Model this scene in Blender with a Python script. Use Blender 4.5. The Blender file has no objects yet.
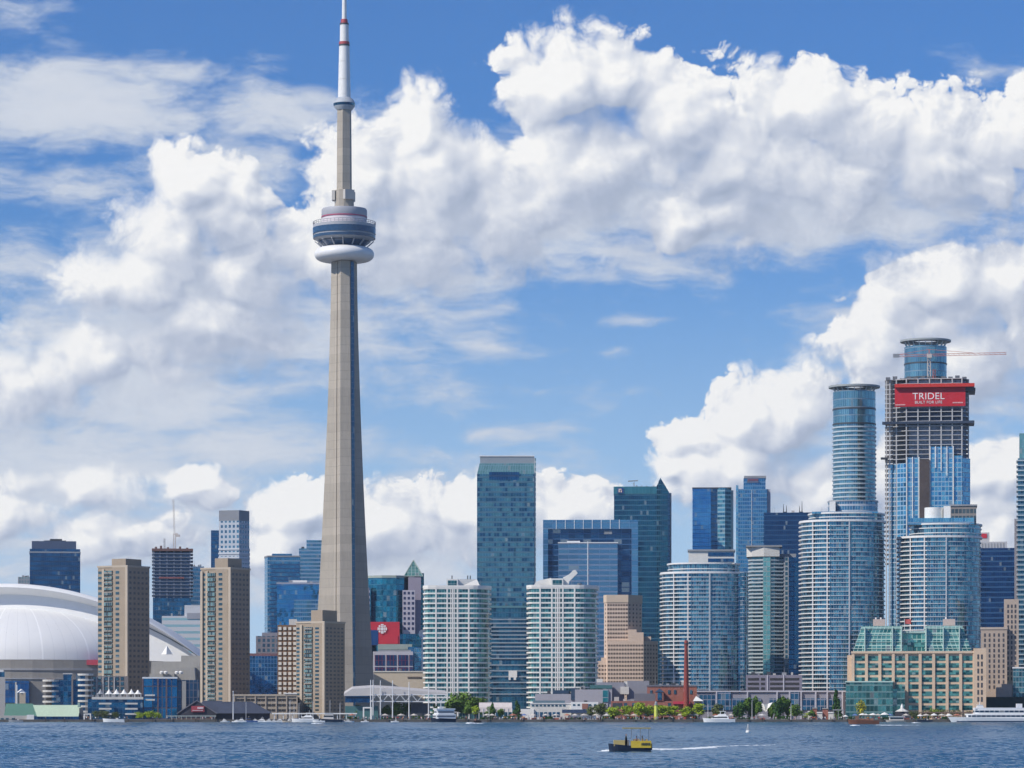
import bpy, bmesh, math, random
import numpy as np
from mathutils import Vector, Matrix, noise as mnoise

sc = bpy.context.scene
COL = sc.collection
R = math.radians
random.seed(7)

# ------------------------------------------------------------------ camera
FPX = 3194.0          # focal length in pixels of a 1024 px wide frame
HZ = 709.0            # image row of the horizon
CAMZ = 7.0            # eye on the upper deck of a harbour ferry
cam_d = bpy.data.cameras.new('camera')
cam = bpy.data.objects.new('camera', cam_d)
COL.objects.link(cam)
cam.location = (0, 0, CAMZ)
cam.rotation_euler = (R(90), 0, 0)
cam_d.sensor_width = 36.0
cam_d.lens = 36.0 * FPX / 1024.0
cam_d.shift_y = (HZ - 384.0) / 1024.0
cam_d.clip_start = 1.0
cam_d.clip_end = 60000.0
sc.camera = cam
sc.cycles.use_adaptive_sampling = True
sc.cycles.adaptive_threshold = 0.02
sc.cycles.adaptive_min_samples = 10

def WX(px, d): return (px - 512.0) * d / FPX
def WZ(py, d): return CAMZ + (HZ - py) * d / FPX

# ------------------------------------------------------------------ light and exposure
HAZE = 3e-5           # scattering per metre of the air over the harbour
SUN_EL, SUN_AZ = 40.0, 237.0      # compass azimuth, camera looks to azimuth 0 (+Y): sun behind the left shoulder
sc.view_settings.view_transform = 'Standard'
sc.view_settings.look = 'None'
sc.view_settings.exposure = 0.12
sc.view_settings.gamma = 1.0
sun_d = bpy.data.lights.new('sun', 'SUN')
sun_d.energy = 4.0
sun_d.angle = R(0.5)
sun_d.color = (1.0, 0.93, 0.82)
sun = bpy.data.objects.new('sun', sun_d)
COL.objects.link(sun)
_to_sun = Vector((math.sin(R(SUN_AZ)) * math.cos(R(SUN_EL)), math.cos(R(SUN_AZ)) * math.cos(R(SUN_EL)), math.sin(R(SUN_EL))))
sun.rotation_euler = _to_sun.to_track_quat('Z', 'Y').to_euler()
sun.location = (-600, -400, 900)

# ------------------------------------------------------------------ small node-writing helper
class NT:
    def __init__(s, tree): s.t = tree; s.n = tree.nodes; s.l = tree.links
    def put(s, sock, v):
        if isinstance(v, bpy.types.NodeSocket): s.l.new(v, sock)
        elif v is not None:
            if sock.type == 'RGBA' and not isinstance(v, (int, float)) and len(v) == 3: v = (*v, 1)
            sock.default_value = v
    def m(s, op, a, b=None, c=None, clamp=False):
        n = s.n.new('ShaderNodeMath'); n.operation = op; n.use_clamp = clamp
        for i, v in enumerate((a, b, c)):
            if v is not None: s.put(n.inputs[i], v)
        return n.outputs[0]
    def v(s, op, a, b=None, c=None):
        n = s.n.new('ShaderNodeVectorMath'); n.operation = op
        if op == 'SCALE':
            s.put(n.inputs[0], a); s.put(n.inputs['Scale'], b)
        else:
            for i, x in enumerate((a, b, c)):
                if x is not None: s.put(n.inputs[i], x)
        return n.outputs['Value'] if op in ('LENGTH', 'DOT_PRODUCT', 'DISTANCE') else n.outputs['Vector']
    def xyz(s, x=0.0, y=0.0, z=0.0):
        n = s.n.new('ShaderNodeCombineXYZ')
        for i, q in enumerate((x, y, z)): s.put(n.inputs[i], q)
        return n.outputs[0]
    def sep(s, v):
        n = s.n.new('ShaderNodeSeparateXYZ'); s.put(n.inputs[0], v); return n.outputs
    def ss(s, x, a, b, lo=0.0, hi=1.0):      # smooth step
        n = s.n.new('ShaderNodeMapRange'); n.interpolation_type = 'SMOOTHSTEP'
        s.put(n.inputs[0], x); s.put(n.inputs[1], a); s.put(n.inputs[2], b); s.put(n.inputs[3], lo); s.put(n.inputs[4], hi)
        return n.outputs[0]
    def lin(s, x, a, b, lo=0.0, hi=1.0):
        n = s.n.new('ShaderNodeMapRange'); n.clamp = True
        s.put(n.inputs[0], x); s.put(n.inputs[1], a); s.put(n.inputs[2], b); s.put(n.inputs[3], lo); s.put(n.inputs[4], hi)
        return n.outputs[0]
    def noise(s, vec, scale, detail=3.0, rough=0.55, color=False, lac=2.0, dist=0.0, dim='3D'):
        n = s.n.new('ShaderNodeTexNoise'); n.noise_dimensions = dim; s.put(n.inputs['Vector'], vec); s.put(n.inputs['Scale'], scale)
        n.inputs['Detail'].default_value = detail; n.inputs['Roughness'].default_value = rough
        n.inputs['Lacunarity'].default_value = lac; n.inputs['Distortion'].default_value = dist
        return n.outputs['Color' if color else 'Fac']
    def vor(s, vec, scale, smooth=0.3, feature='SMOOTH_F1', dim='2D'):
        n = s.n.new('ShaderNodeTexVoronoi'); n.voronoi_dimensions = dim; n.feature = feature
        s.put(n.inputs['Vector'], vec); n.inputs['Scale'].default_value = scale
        if feature == 'SMOOTH_F1': n.inputs['Smoothness'].default_value = smooth
        return n.outputs['Distance']
    def white(s, vec, color=False):
        n = s.n.new('ShaderNodeTexWhiteNoise'); n.noise_dimensions = '3D'; s.put(n.inputs['Vector'], vec)
        return n.outputs['Color' if color else 'Value']
    def mix(s, f, a, b, mode='MIX'):
        n = s.n.new('ShaderNodeMix'); n.data_type = 'RGBA'; n.blend_type = mode
        s.put(n.inputs[0], f); s.put(n.inputs[6], a); s.put(n.inputs[7], b)
        return n.outputs[2]
    def ramp(s, f, stops):
        n = s.n.new('ShaderNodeValToRGB'); s.put(n.inputs[0], f)
        e = n.color_ramp.elements
        while len(e) < len(stops): e.new(0.5)
        for i, (p, c) in enumerate(stops): e[i].position = p; e[i].color = (*c, 1)
        return n.outputs[0]

# ------------------------------------------------------------------ world: Nishita sky with broken cumulus
# cloud banks as (direction across, direction up, half width, half height, strength), in hundredths of the focal length
def P(px, py, rx, ry, a=1.0): return ((px - 512) / 100, (HZ - py) / 100, rx / 100, ry / 100, a)
CUMULUS = [
    P(560, 88, 64, 58), P(622, 78, 66, 54), P(590, 165, 95, 85), P(672, 130, 70, 70), P(800, 112, 66, 56), P(735, 170, 90, 70), P(850, 165, 95, 75), P(945, 170, 95, 62), P(1060, 150, 90, 75), P(690, 225, 120, 48),
    P(418, 128, 42, 46), P(452, 175, 72, 66), P(372, 185, 62, 66), P(500, 215, 85, 62), P(410, 235, 110, 62), P(320, 262, 92, 62),
    P(192, 190, 50, 42), P(222, 225, 60, 50), P(238, 196, 36, 36), P(180, 245, 70, 55), P(250, 275, 80, 55), P(130, 290, 75, 52), P(215, 330, 90, 50), P(115, 355, 100, 55), P(30, 385, 90, 55), P(75, 485, 80, 26), P(10, 520, 70, 32), P(120, 540, 90, 28),
    P(748, 420, 44, 44), P(702, 440, 40, 26), P(790, 425, 60, 60), P(730, 475, 75, 42), P(820, 490, 110, 60), P(672, 466, 26, 16),
    P(885, 325, 66, 58), P(945, 295, 80, 52), P(1010, 285, 60, 52), P(950, 365, 95, 55), P(1070, 330, 90, 100), P(915, 330, 70, 50), P(1005, 475, 48, 38), P(1000, 530, 60, 50),
    P(295, 515, 50, 32), P(275, 550, 50, 36), P(370, 530, 75, 46), P(470, 520, 105, 46), P(560, 510, 55, 34),
    P(200, 486, 40, 22),
    # beyond the frame, so that the rest of the sky is not empty
    P(-260, 300, 200, 130), P(-450, 480, 220, 90), P(1400, 260, 200, 140), P(700, -260, 260, 120),
]
SOFT = [P(85, 490, 150, 40, 1.1), P(190, 500, 90, 40, 1.2), P(20, 510, 130, 50, 1.2), P(130, 545, 180, 50, 1.3), P(100, 320, 150, 70, 1.2), P(60, 380, 170, 70, 1.2), P(180, 360, 170, 60, 1.1), P(-40, 420, 130, 80, 1.1), P(540, 205, 330, 100, 1.5), P(830, 200, 300, 90, 1.4), P(400, 260, 190, 80, 1.3), P(170, 300, 220, 110, 1.5), P(910, 350, 150, 90, 1.3), P(330, 560, 330, 70, 1.4), P(90, 112, 250, 66, 1.5), P(280, 118, 150, 48, 1.4), P(180, 75, 160, 30, .9), P(230, 170, 160, 40, 1.2), P(20, 20, 60, 30, .75), P(60, 190, 140, 34, 1.1), P(30, 270, 120, 50, 1.0), P(140, 390, 220, 90, 1.5), P(330, 330, 160, 80, 1.2),
        P(380, 320, 220, 80, .75), P(180, 420, 260, 70, .8), P(60, 470, 260, 100, 1.5), P(640, 270, 160, 40, .65), P(850, 220, 240, 50, .65),
        P(975, 80, 75, 40, .6), P(500, 432, 85, 22, .95), P(430, 455, 95, 26, .95), P(250, 450, 200, 60, 1.2), P(330, 380, 150, 60, .8), P(90, 430, 170, 60, .95), P(60, 560, 240, 70, 1.0), P(300, 590, 300, 50, .9), P(430, 400, 120, 50, .6), P(490, 346, 80, 15, .85), P(632, 322, 60, 13, .75), P(612, 350, 36, 10, .75), P(650, 285, 90, 10, .5), P(550, 390, 90, 30, .40), P(640, 385, 40, 26, .35), P(215, 428, 42, 12, .6),
        P(830, 420, 170, 110, .7), P(980, 400, 150, 110, .7), P(450, 490, 260, 70, .8), P(180, 520, 220, 90, .9), P(860, 520, 260, 80, .8)]

def field_group(name, blobs, warp_scale, warp_amp, kind):
    g = bpy.data.node_groups.new(name, 'ShaderNodeTree')
    g.interface.new_socket('P', in_out='INPUT', socket_type='NodeSocketVector')
    g.interface.new_socket('F', in_out='OUTPUT', socket_type='NodeSocketFloat')
    k = NT(g)
    gi = g.nodes.new('NodeGroupInput'); go = g.nodes.new('NodeGroupOutput')
    p = gi.outputs[0]
    # turbulent warp of the outline
    w = k.v('SUBTRACT', k.noise(p, warp_scale, 2.0, .6, True, dim='2D'), (.5, .5, .5))
    pw = k.v('ADD', p, k.v('MULTIPLY', w, (warp_amp, warp_amp * (.35 if kind == 'soft' else .8), 0)))
    acc = None
    for cx, cy, rx, ry, a in blobs:
        q = k.v('MULTIPLY_ADD', pw, (1 / rx, 1 / ry, 0), (-cx / rx, -cy / ry, 0))
        f = k.m('MULTIPLY_ADD', k.v('LENGTH', q), -a, a)
        if acc is None: acc = f
        elif kind == 'coarse': acc = k.m('MAXIMUM', acc, f)
        else:
            n = g.nodes.new('ShaderNodeMath'); n.operation = 'SMOOTH_MAX'
            k.put(n.inputs[0], acc); k.put(n.inputs[1], f); n.inputs[2].default_value = .10
            acc = n.outputs[0]
    acc = k.m('MAXIMUM', acc, -1.0)
    if kind == 'soft':
        s1 = k.noise(k.v('MULTIPLY', pw, (.8, 2.6, 1)), 1.0, 5.0, .6, dim='2D')
        s2 = k.noise(k.v('MULTIPLY', pw, (2.2, 5.5, 1)), 1.0, 4.0, .6, dim='2D')
        f = k.m('ADD', acc, k.m('MULTIPLY', k.m('SUBTRACT', s1, .55), 1.7))
        f = k.m('ADD', f, k.m('MULTIPLY', k.m('SUBTRACT', s2, .5), .8))
    else:
        f = acc
        inner = k.ss(acc, .0, .50, 1.0, .30)       # puffs crowd the outline, the body is smooth
        det = None
        for sc_, am, inn in ((1.5, .36, False), (3.3, .25, True), (7.2, .14, True), (15.5, .085, True), (33.0, .045, True))[:1 if kind == 'coarse' else 5]:
            d = k.vor(pw, sc_, .35, 'F1')
            q = k.m('MULTIPLY_ADD', k.m('MULTIPLY', d, d), -am * 1.9, am * .55)
            if inn: det = q if det is None else k.m('ADD', det, q)
            else: f = k.m('ADD', f, q)
        if det is not None: f = k.m('ADD', f, k.m('MULTIPLY', det, inner))
        f = k.m('ADD', f, k.m('MULTIPLY', k.m('SUBTRACT', k.noise(pw, 1.3, 1.0 if kind == 'coarse' else 6.0, .62, dim='2D'), .5), .5))
    if kind != 'soft': f = k.m('ADD', f, .06)
    g.links.new(f, go.inputs[0])
    return g

w = bpy.data.worlds.new('World')
sc.world = w
w.use_nodes = True
wt = w.node_tree
for n in list(wt.nodes): wt.nodes.remove(n)
k = NT(wt)
sky = wt.nodes.new('ShaderNodeTexSky')
sky.sky_type = 'NISHITA'
sky.sun_disc = False
sky.sun_elevation = R(SUN_EL)
sky.sun_rotation = R(SUN_AZ)
sky.altitude = 0
sky.air_density = 1.0
sky.dust_density = 0.3
sky.ozone_density = 3.0
SKY_STRENGTH = 0.095
tc = wt.nodes.new('ShaderNodeTexCoord')
d = tc.outputs['Generated']
dx, dy, dz = k.sep(d)
az = k.m('ARCTAN2', dx, dy)
hor = k.m('SQRT', k.m('ADD', k.m('MULTIPLY', dx, dx), k.m('MULTIPLY', dy, dy)))
el = k.m('MINIMUM', k.m('DIVIDE', dz, k.m('MAXIMUM', hor, 1e-3)), 2.0)
S100 = FPX / 100
p = k.xyz(k.m('MULTIPLY', az, S100), k.m('MULTIPLY', el, S100), 0.0)
gc = field_group('cumulus_field', CUMULUS, 1.7, .36, 'full')
gb = field_group('cumulus_bulk', CUMULUS, 1.7, .36, 'coarse')
gs = field_group('stratus_field', SOFT, .9, .6, 'soft')
def call(g, vec):
    n = wt.nodes.new('ShaderNodeGroup'); n.node_tree = g; k.put(n.inputs[0], vec); return n.outputs[0]
f0 = call(gc, p)
f1 = call(gc, k.v('ADD', p, (-.07, .09, 0)))
f2 = call(gb, k.v('ADD', p, (-.30, .42, 0)))
fb = call(gb, p)
g0 = call(gs, p)
g0 = k.m('ADD', g0, k.m('MULTIPLY', k.ss(k.m('ABSOLUTE', az), .35, .8), 1.2))      # broken cloud over the rest of the sky
# thickness steps towards the sun decide how much of its light a piece of cloud catches
s1 = k.m('SUBTRACT', f0, f1)
s2 = k.m('SUBTRACT', fb, k.m('MAXIMUM', f2, -.25))
thick = k.ss(f0, .1, 1.0)
lit = k.m('ADD', k.m('MULTIPLY_ADD', s1, 1.1, .53), k.m('MULTIPLY', s2, .52))
lit = k.m('SUBTRACT', lit, k.m('MULTIPLY', thick, .06))
ccol = k.ramp(lit, [(0.0, (.37, .435, .57)), (.28, (.46, .52, .65)), (.52, (.60, .645, .745)), (.76, (.77, .795, .85)), (1.0, (.96, .955, .945))])
soft_edge = k.m('MAXIMUM', k.ss(k.noise(p, .9, 1.0, dim='2D'), .45, .65, .15, .50), k.ss(s2, .10, -.30, .15, .85))      # crisp towards the sun, frayed on the lee side
px_u, _, _ = k.sep(p)
soft_edge = k.m('ADD', soft_edge, k.ss(px_u, -2.4, -4.4, 0.0, .45))      # the western bank is older and more ragged
ca = k.ss(f0, -.02, soft_edge)
sa = k.m('MULTIPLY', k.ss(g0, .05, .95), .92)
scol = k.mix(k.ss(g0, .2, 1.4), (.56, .63, .75), (.72, .755, .82))
base = sky.outputs[0]
base = k.mix(1.0, base, (.30, .60, 1.03), 'MULTIPLY')
CL = 1.0 / SKY_STRENGTH
base = k.mix(k.ss(el, .0, .17, .85, 0.03), base, (.48 * CL, .65 * CL, .86 * CL))      # pale air low over the land
scl = k.v('SCALE', scol, CL * .92)
ccl = k.v('SCALE', ccol, CL * .94)
c = k.mix(sa, base, scl)
c = k.mix(ca, c, ccl)
bg = wt.nodes.new('ShaderNodeBackground')
wo = wt.nodes.new('ShaderNodeOutputWorld')
wt.links.new(c, bg.inputs[0])
bg.inputs[1].default_value = SKY_STRENGTH
wt.links.new(bg.outputs[0], wo.inputs[0])
w.cycles.sampling_method = 'MANUAL'
w.cycles.sample_map_resolution = 256

# ------------------------------------------------------------------ mesh and object helpers
GZ = 1.3              # quay and city ground level above the water
class MB:
    """collects faces (with metre-scaled uv) and links them as ONE mesh object"""
    def __init__(s): s.v = []; s.f = []; s.uv = []
    def quad(s, pts, uv=None):
        n = len(s.v); s.v += [tuple(p) for p in pts]; s.f.append(tuple(range(n, n + len(pts))))
        if uv is None:
            a = Vector(pts[0]); e = (Vector(pts[1]) - a)
            nrm = e.cross(Vector(pts[-1]) - a)
            e = e.normalized() if e.length > 0 else Vector((1, 0, 0)); g = nrm.cross(e); g = g.normalized() if g.length > 0 else Vector((0, 0, 1))
            uv = [((Vector(p) - a).dot(e), (Vector(p) - a).dot(g)) for p in pts]
        s.uv += list(uv); return s
    def prism(s, fp, z0, z1, top=True, bottom=False, fp1=None, u0=0.0):
        """vertical walls over footprint fp (counter-clockwise); fp1 = other outline at the top"""
        fp1 = fp1 or fp; n = len(fp); u = u0
        zz = z1 if callable(z1) else (lambda x, y: z1)
        for i in range(n):
            a, b = fp[i], fp[(i + 1) % n]; a1, b1 = fp1[i], fp1[(i + 1) % n]
            L = math.hypot(b[0] - a[0], b[1] - a[1])
            za, zb = zz(*a1), zz(*b1)
            s.quad([(a[0], a[1], z0), (b[0], b[1], z0), (b1[0], b1[1], zb), (a1[0], a1[1], za)], [(u, z0), (u + L, z0), (u + L, zb), (u, za)])
            u += L
        if top: s.quad([(q[0], q[1], zz(*q)) for q in fp1], [(q[0], q[1]) for q in fp1])
        if bottom: s.quad([(q[0], q[1], z0) for q in reversed(fp)], [(q[0], q[1]) for q in reversed(fp)])
        return s
    def box(s, x0, x1, y0, y1, z0, z1): return s.prism([(x0, y0), (x1, y0), (x1, y1), (x0, y1)], z0, z1, True, True)
    def bar(s, a, b, w, h=None):
        """square bar from a to b"""
        h = h or w; a = Vector(a); b = Vector(b); d = (b - a).normalized()
        up = Vector((0, 0, 1)) if abs(d.z) < .95 else Vector((0, 1, 0))
        x = d.cross(up).normalized() * w / 2; y = x.cross(d).normalized() * h / 2
        c = [-x - y, x - y, x + y, -x + y]
        p = [a + q for q in c]; r = [b + q for q in c]
        for i in range(4): s.quad([p[i], p[(i + 1) % 4], r[(i + 1) % 4], r[i]])
        s.quad(list(reversed(p))); s.quad(r); return s
    def lathe(s, prof, n=32, cx=0, cy=0, cap=True):
        rings = []
        for r, z in prof: rings.append([(cx + r * math.cos(2 * math.pi * i / n), cy + r * math.sin(2 * math.pi * i / n), z) for i in range(n)])
        for q in range(len(rings) - 1):
            for i in range(n):
                j = (i + 1) % n; rr = prof[q][0]
                s.quad([rings[q][i], rings[q][j], rings[q + 1][j], rings[q + 1][i]], [(rr * 6.28 * i / n, prof[q][1]), (rr * 6.28 * (i + 1) / n, prof[q][1]), (rr * 6.28 * (i + 1) / n, prof[q + 1][1]), (rr * 6.28 * i / n, prof[q + 1][1])])
        if cap:
            if prof[-1][0] > 1e-4: s.quad(rings[-1])
            if prof[0][0] > 1e-4: s.quad(list(reversed(rings[0])))
        return s
    def cone(s, cx, cy, z0, z1, r0, r1, n=10): return s.lathe([(r0, z0), (r1, z1)], n, cx, cy)
    def ring(s, outer, inner, z0, z1):
        """a band with thickness between two outlines"""
        n = len(outer); s.prism(outer, z0, z1, False, False)
        for i in range(n):
            j = (i + 1) % n
            s.quad([(*outer[i], z1), (*outer[j], z1), (*inner[j], z1), (*inner[i], z1)])
            s.quad([(*outer[j], z0), (*outer[i], z0), (*inner[i], z0), (*inner[j], z0)])
        return s
    def build(s, name, m, parent=None, smooth=False, loc=None):
        me = bpy.data.meshes.new(name)
        me.from_pydata(s.v, [], s.f)
        l = me.uv_layers.new(name='UVMap')
        l.data.foreach_set('uv', np.array(s.uv, dtype=np.float32).ravel())
        if smooth:
            b = bmesh.new(); b.from_mesh(me); bmesh.ops.remove_doubles(b, verts=b.verts, dist=1e-4); b.to_mesh(me); b.free()
            me.polygons.foreach_set('use_smooth', [True] * len(me.polygons))
            me.set_sharp_from_angle(angle=R(38))
        me.materials.append(m)
        o = bpy.data.objects.new(name, me); COL.objects.link(o)
        if parent is not None: o.parent = parent
        if loc is not None: o.location = loc
        return o

def tag(o, label=None, cat=None, group=None, kind=None):
    if label: o['label'] = label
    if cat: o['category'] = cat
    if group: o['group'] = group
    if kind: o['kind'] = kind
    return o
def thing(name, label, cat, loc=(0, 0, 0), rz=0.0, group=None):
    o = bpy.data.objects.new(name, None); COL.objects.link(o)
    o.location = loc; o.rotation_euler = (0, 0, rz); o.empty_display_size = 2
    return tag(o, label, cat, group)
def inst(src, parent, loc, rz=None, scale=None):
    o = src.copy(); COL.objects.link(o); o.parent = parent; o.location = loc
    if rz is not None: o.rotation_euler = (0, 0, rz)
    if scale is not None: o.scale = scale
    return o
def copy_thing(root, loc, rz=0.0, scale=None, label=None, group=None):
    r = root.copy(); COL.objects.link(r); r.location = loc; r.rotation_euler = (0, 0, rz)
    if scale is not None: r.scale = scale if hasattr(scale, '__len__') else (scale,) * 3
    if label: r['label'] = label
    if group: r['group'] = group
    for ch in list(root.children):
        c = ch.copy(); COL.objects.link(c); c.parent = r
        for g in list(ch.children):
            q = g.copy(); COL.objects.link(q); q.parent = c
    return r
def rect(x0, x1, y0, y1): return [(x0, y0), (x1, y0), (x1, y1), (x0, y1)]
def oval(cx, cy, rx, ry, n=48, e=2.0, a0=0.0):
    out = []
    for i in range(n):
        t = 2 * math.pi * i / n + a0; c, q = math.cos(t), math.sin(t)
        out.append((cx + rx * math.copysign(abs(c) ** (2 / e), c), cy + ry * math.copysign(abs(q) ** (2 / e), q)))
    return out
def grow(fp, d):
    """outline pushed outwards by d (counter-clockwise outline)"""
    n = len(fp); out = []
    for i in range(n):
        a, b, c = Vector(fp[i - 1]), Vector(fp[i]), Vector(fp[(i + 1) % n])
        e1 = (b - a); e2 = (c - b)
        n1 = Vector((e1.y, -e1.x)).normalized(); n2 = Vector((e2.y, -e2.x)).normalized()
        m_ = (n1 + n2); m_ = m_ / max(.25, m_.length_squared) * 2
        out.append((b.x + m_.x * d, b.y + m_.y * d))
    return out
def window_grid(parent, mat, cells, w, h, depth=.12, name='window', most=100):
    """cells: (x, y, z, rz) centres of window faces; each its own child up to `most`, the rest one child"""
    cells = list(cells); first = None
    for x, y, z, rz in cells[:most]:
        if first is None:
            first = MB().box(-w / 2, w / 2, -depth, depth, -h / 2, h / 2).build(name, mat, parent)
            first.location = (x, y, z); first.rotation_euler = (0, 0, rz)
        else: inst(first, parent, (x, y, z), rz)
    if len(cells) > most:
        b = MB()
        for x, y, z, rz in cells[most:]:
            c, s_ = math.cos(rz), math.sin(rz)
            fp = [(x + c * p - s_ * q, y + s_ * p + c * q) for p, q in rect(-w / 2, w / 2, -depth, depth)]
            b.prism(fp, z - h / 2, z + h / 2, True, True)
        tag(b.build('windows', mat, parent), kind='stuff')

def roof_clutter(parent, x0, x1, y0, y1, z, seed, n=5, aer=2, mats=None):
    rg = random.Random(seed); first = None
    for i in range(n):
        w_, h_ = rg.uniform(1.2, 3.2), rg.uniform(.8, 2.4); x = rg.uniform(x0 + 2, x1 - 2); y = rg.uniform(y0 + 1.5, y1 - 2)
        MB().box(x - w_ / 2, x + w_ / 2, y, y + w_ * .8, z, z + h_).build('roof_unit', (mats or (M_GREY, M_CONC_L, M_DARK))[i % 3], parent)
    for i in range(aer):
        x = rg.uniform(x0 + 2, x1 - 2); MB().lathe([(.14, z), (.06, z + rg.uniform(3, 7))], 5, x, rg.uniform(y0 + 2, y1 - 2)).build('aerial', M_GREY, parent)

# ------------------------------------------------------------------ materials
_M = {}
def new_mat(name):
    m = bpy.data.materials.new(name); m.use_nodes = True
    t = m.node_tree; b = t.nodes['Principled BSDF']
    return m, NT(t), b
def plain(name, col, rough=.75, var=.16, scale=.12, metal=0.0, spec=None, streak=0.0, pour=0.0):
    """paint, concrete, brick at a distance: colour with two scales of wear"""
    if name in _M: return _M[name]
    m, k, b = new_mat(name)
    tc = k.n.new('ShaderNodeTexCoord'); o = tc.outputs['Object']
    n1 = k.noise(o, scale, 4.0, .6); n2 = k.noise(o, scale * 9, 2.0, .5)
    f = k.m('ADD', k.m('MULTIPLY', n1, .65), k.m('MULTIPLY', n2, .35))
    if streak:
        st = k.noise(k.v('MULTIPLY', o, (1.2, 1.2, .05)), 1.0, 3.0, .6)
        f = k.m('ADD', k.m('MULTIPLY', f, 1 - streak), k.m('MULTIPLY', st, streak))
    if pour:      # casting joints
        _, _, pz = k.sep(o); lift = k.white(k.xyz(0.5, 0.5, k.m('FLOOR', k.m('DIVIDE', pz, 6.2)))); f = k.m('ADD', f, k.m('MULTIPLY', k.m('SUBTRACT', lift, .5), pour))
        f = k.m('SUBTRACT', f, k.m('MULTIPLY', k.m('LESS_THAN', k.m('FRACT', k.m('DIVIDE', pz, 6.2)), .09), pour))
    lo = [c * (1 - var) for c in col]; hi = [min(1, c * (1 + var)) for c in col]
    k.put(b.inputs['Base Color'], k.mix(k.lin(f, .3, .7), lo, hi))
    b.inputs['Roughness'].default_value = rough; b.inputs['Metallic'].default_value = metal
    if spec is not None: b.inputs['Specular IOR Level'].default_value = spec
    _M[name] = m; return m
def facade(name, ga, gb, frame, fl=3.6, bay=1.6, fw=.10, sp=.22, metal=.8, rough=.10, jit=.025, patch=.6, seed=0, sp_col=None, vside=None, thresh=.5, pw=.25, cs=(.13, .30), blinds=.03):
    """curtain wall in metre uv: panes that differ a little in tint and tilt, mullions, spandrels"""
    if name in _M: return _M[name]
    ga = (ga[0] * .75, ga[1] * 1.10, ga[2] * 1.04); gb = (gb[0] * .75, gb[1] * 1.10, gb[2] * 1.04)
    m, k, b = new_mat(name)
    uvn = k.n.new('ShaderNodeUVMap'); u, v, _ = k.sep(uvn.outputs[0])
    u = k.m('DIVIDE', u, bay); v = k.m('DIVIDE', v, fl)
    cu = k.m('FLOOR', u); cv = k.m('FLOOR', v); fu = k.m('FRACT', u); fv = k.m('FRACT', v)
    oi = k.n.new('ShaderNodeObjectInfo'); sd = k.m('MULTIPLY_ADD', oi.outputs['Random'], 60.0, seed + .5)      # no two copies show the same panes
    cell = k.xyz(cu, cv, sd)
    wn = k.white(cell); wc = k.white(cell, True)
    cl = k.noise(k.xyz(k.m('MULTIPLY', cu, cs[0]), k.m('MULTIPLY', cv, cs[1]), sd), 1.0, 3.0, .6)
    val = k.m('ADD', k.m('MULTIPLY', wn, 1 - patch), k.m('MULTIPLY', cl, patch))
    g = k.mix(k.ss(val, thresh - pw, thresh + pw), ga, gb)
    spm = k.m('LESS_THAN', fv, sp); frm = k.m('LESS_THAN', fu, fw)
    blind = k.m('GREATER_THAN', k.white(k.xyz(cu, cv, k.m('ADD', sd, 9.5))), 1 - blinds)      # a drawn blind behind the pane
    g = k.mix(k.m('MULTIPLY', blind, .55), g, (.42, .42, .40))
    g = k.mix(spm, g, sp_col or frame)
    g = k.mix(frm, g, frame)
    mask = k.m('MAXIMUM', spm, frm)
    k.put(b.inputs['Base Color'], g)
    k.put(b.inputs['Metallic'], k.m('MULTIPLY', k.m('SUBTRACT', 1.0, k.m('MULTIPLY', mask, .6)), metal))
    k.put(b.inputs['Roughness'], k.m('MULTIPLY_ADD', mask, .35, rough))
    geo = k.n.new('ShaderNodeNewGeometry')
    warp = k.noise(k.xyz(k.m('MULTIPLY', u, .35), k.m('MULTIPLY', v, .5), seed), 1.0, 2.0, .5, True)
    off = k.v('ADD', k.v('SCALE', k.v('SUBTRACT', wc, (.5, .5, .5)), jit), k.v('SCALE', k.v('SUBTRACT', warp, (.5, .5, .5)), jit * 3.0))      # panes are never quite flat nor quite parallel
    k.put(b.inputs['Normal'], k.v('NORMALIZE', k.v('ADD', geo.outputs['Normal'], off)))
    _M[name] = m; return m
def glassy(name, col, metal=.6, rough=.12, jit=0.0): return facade(name, col, [c * .7 for c in col], [c * .5 for c in col], 3.2, 1.4, .06, .06, metal, rough, .02, .3)

M_WHITE = plain('white_paint', (.78, .77, .74), .55, .06)
M_OFFW = plain('offwhite_precast', (.62, .60, .56), .7, .10, streak=.4)
M_CONC = plain('grey_concrete', (.34, .33, .31), .85, .16, streak=.4)
M_CONC_L = plain('light_concrete', (.46, .44, .41), .85, .12, streak=.4)
M_DARK = plain('dark_metal', (.05, .055, .065), .5, .2)
M_GREY = plain('grey_metal', (.28, .29, .31), .5, .15)
M_STEEL = plain('white_steel', (.72, .73, .74), .45, .06)
M_TAN = plain('tan_brick', (.34, .275, .21), .85, .12, streak=.3)
M_TAN_L = plain('pale_tan_precast', (.46, .39, .31), .8, .10, streak=.3)
M_BRICK = plain('red_brick', (.31, .12, .09), .85, .2)
M_ROOF = plain('slate_blue_roofing', (.055, .065, .095), .6, .2)
M_WIN = facade('dark_window_glass', (.05, .085, .13), (.10, .15, .20), (.05, .06, .07), 4.0, 3.1, .0, .0, .55, .08, .06, .2)
M_WIN_B = facade('blue_window_glass', (.02, .07, .15), (.05, .13, .23), (.03, .05, .08), 4.0, 3.1, .0, .0, .7, .08, .06, .2)
M_WIN_T = facade('teal_window_glass', (.010, .07, .085), (.17, .33, .31), (.05, .12, .12), 1.25, 1.9, .06, .10, .5, .10, .05, .35, pw=.2)
M_RED = plain('red_panel', (.55, .03, .05), .5, .1)

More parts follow.
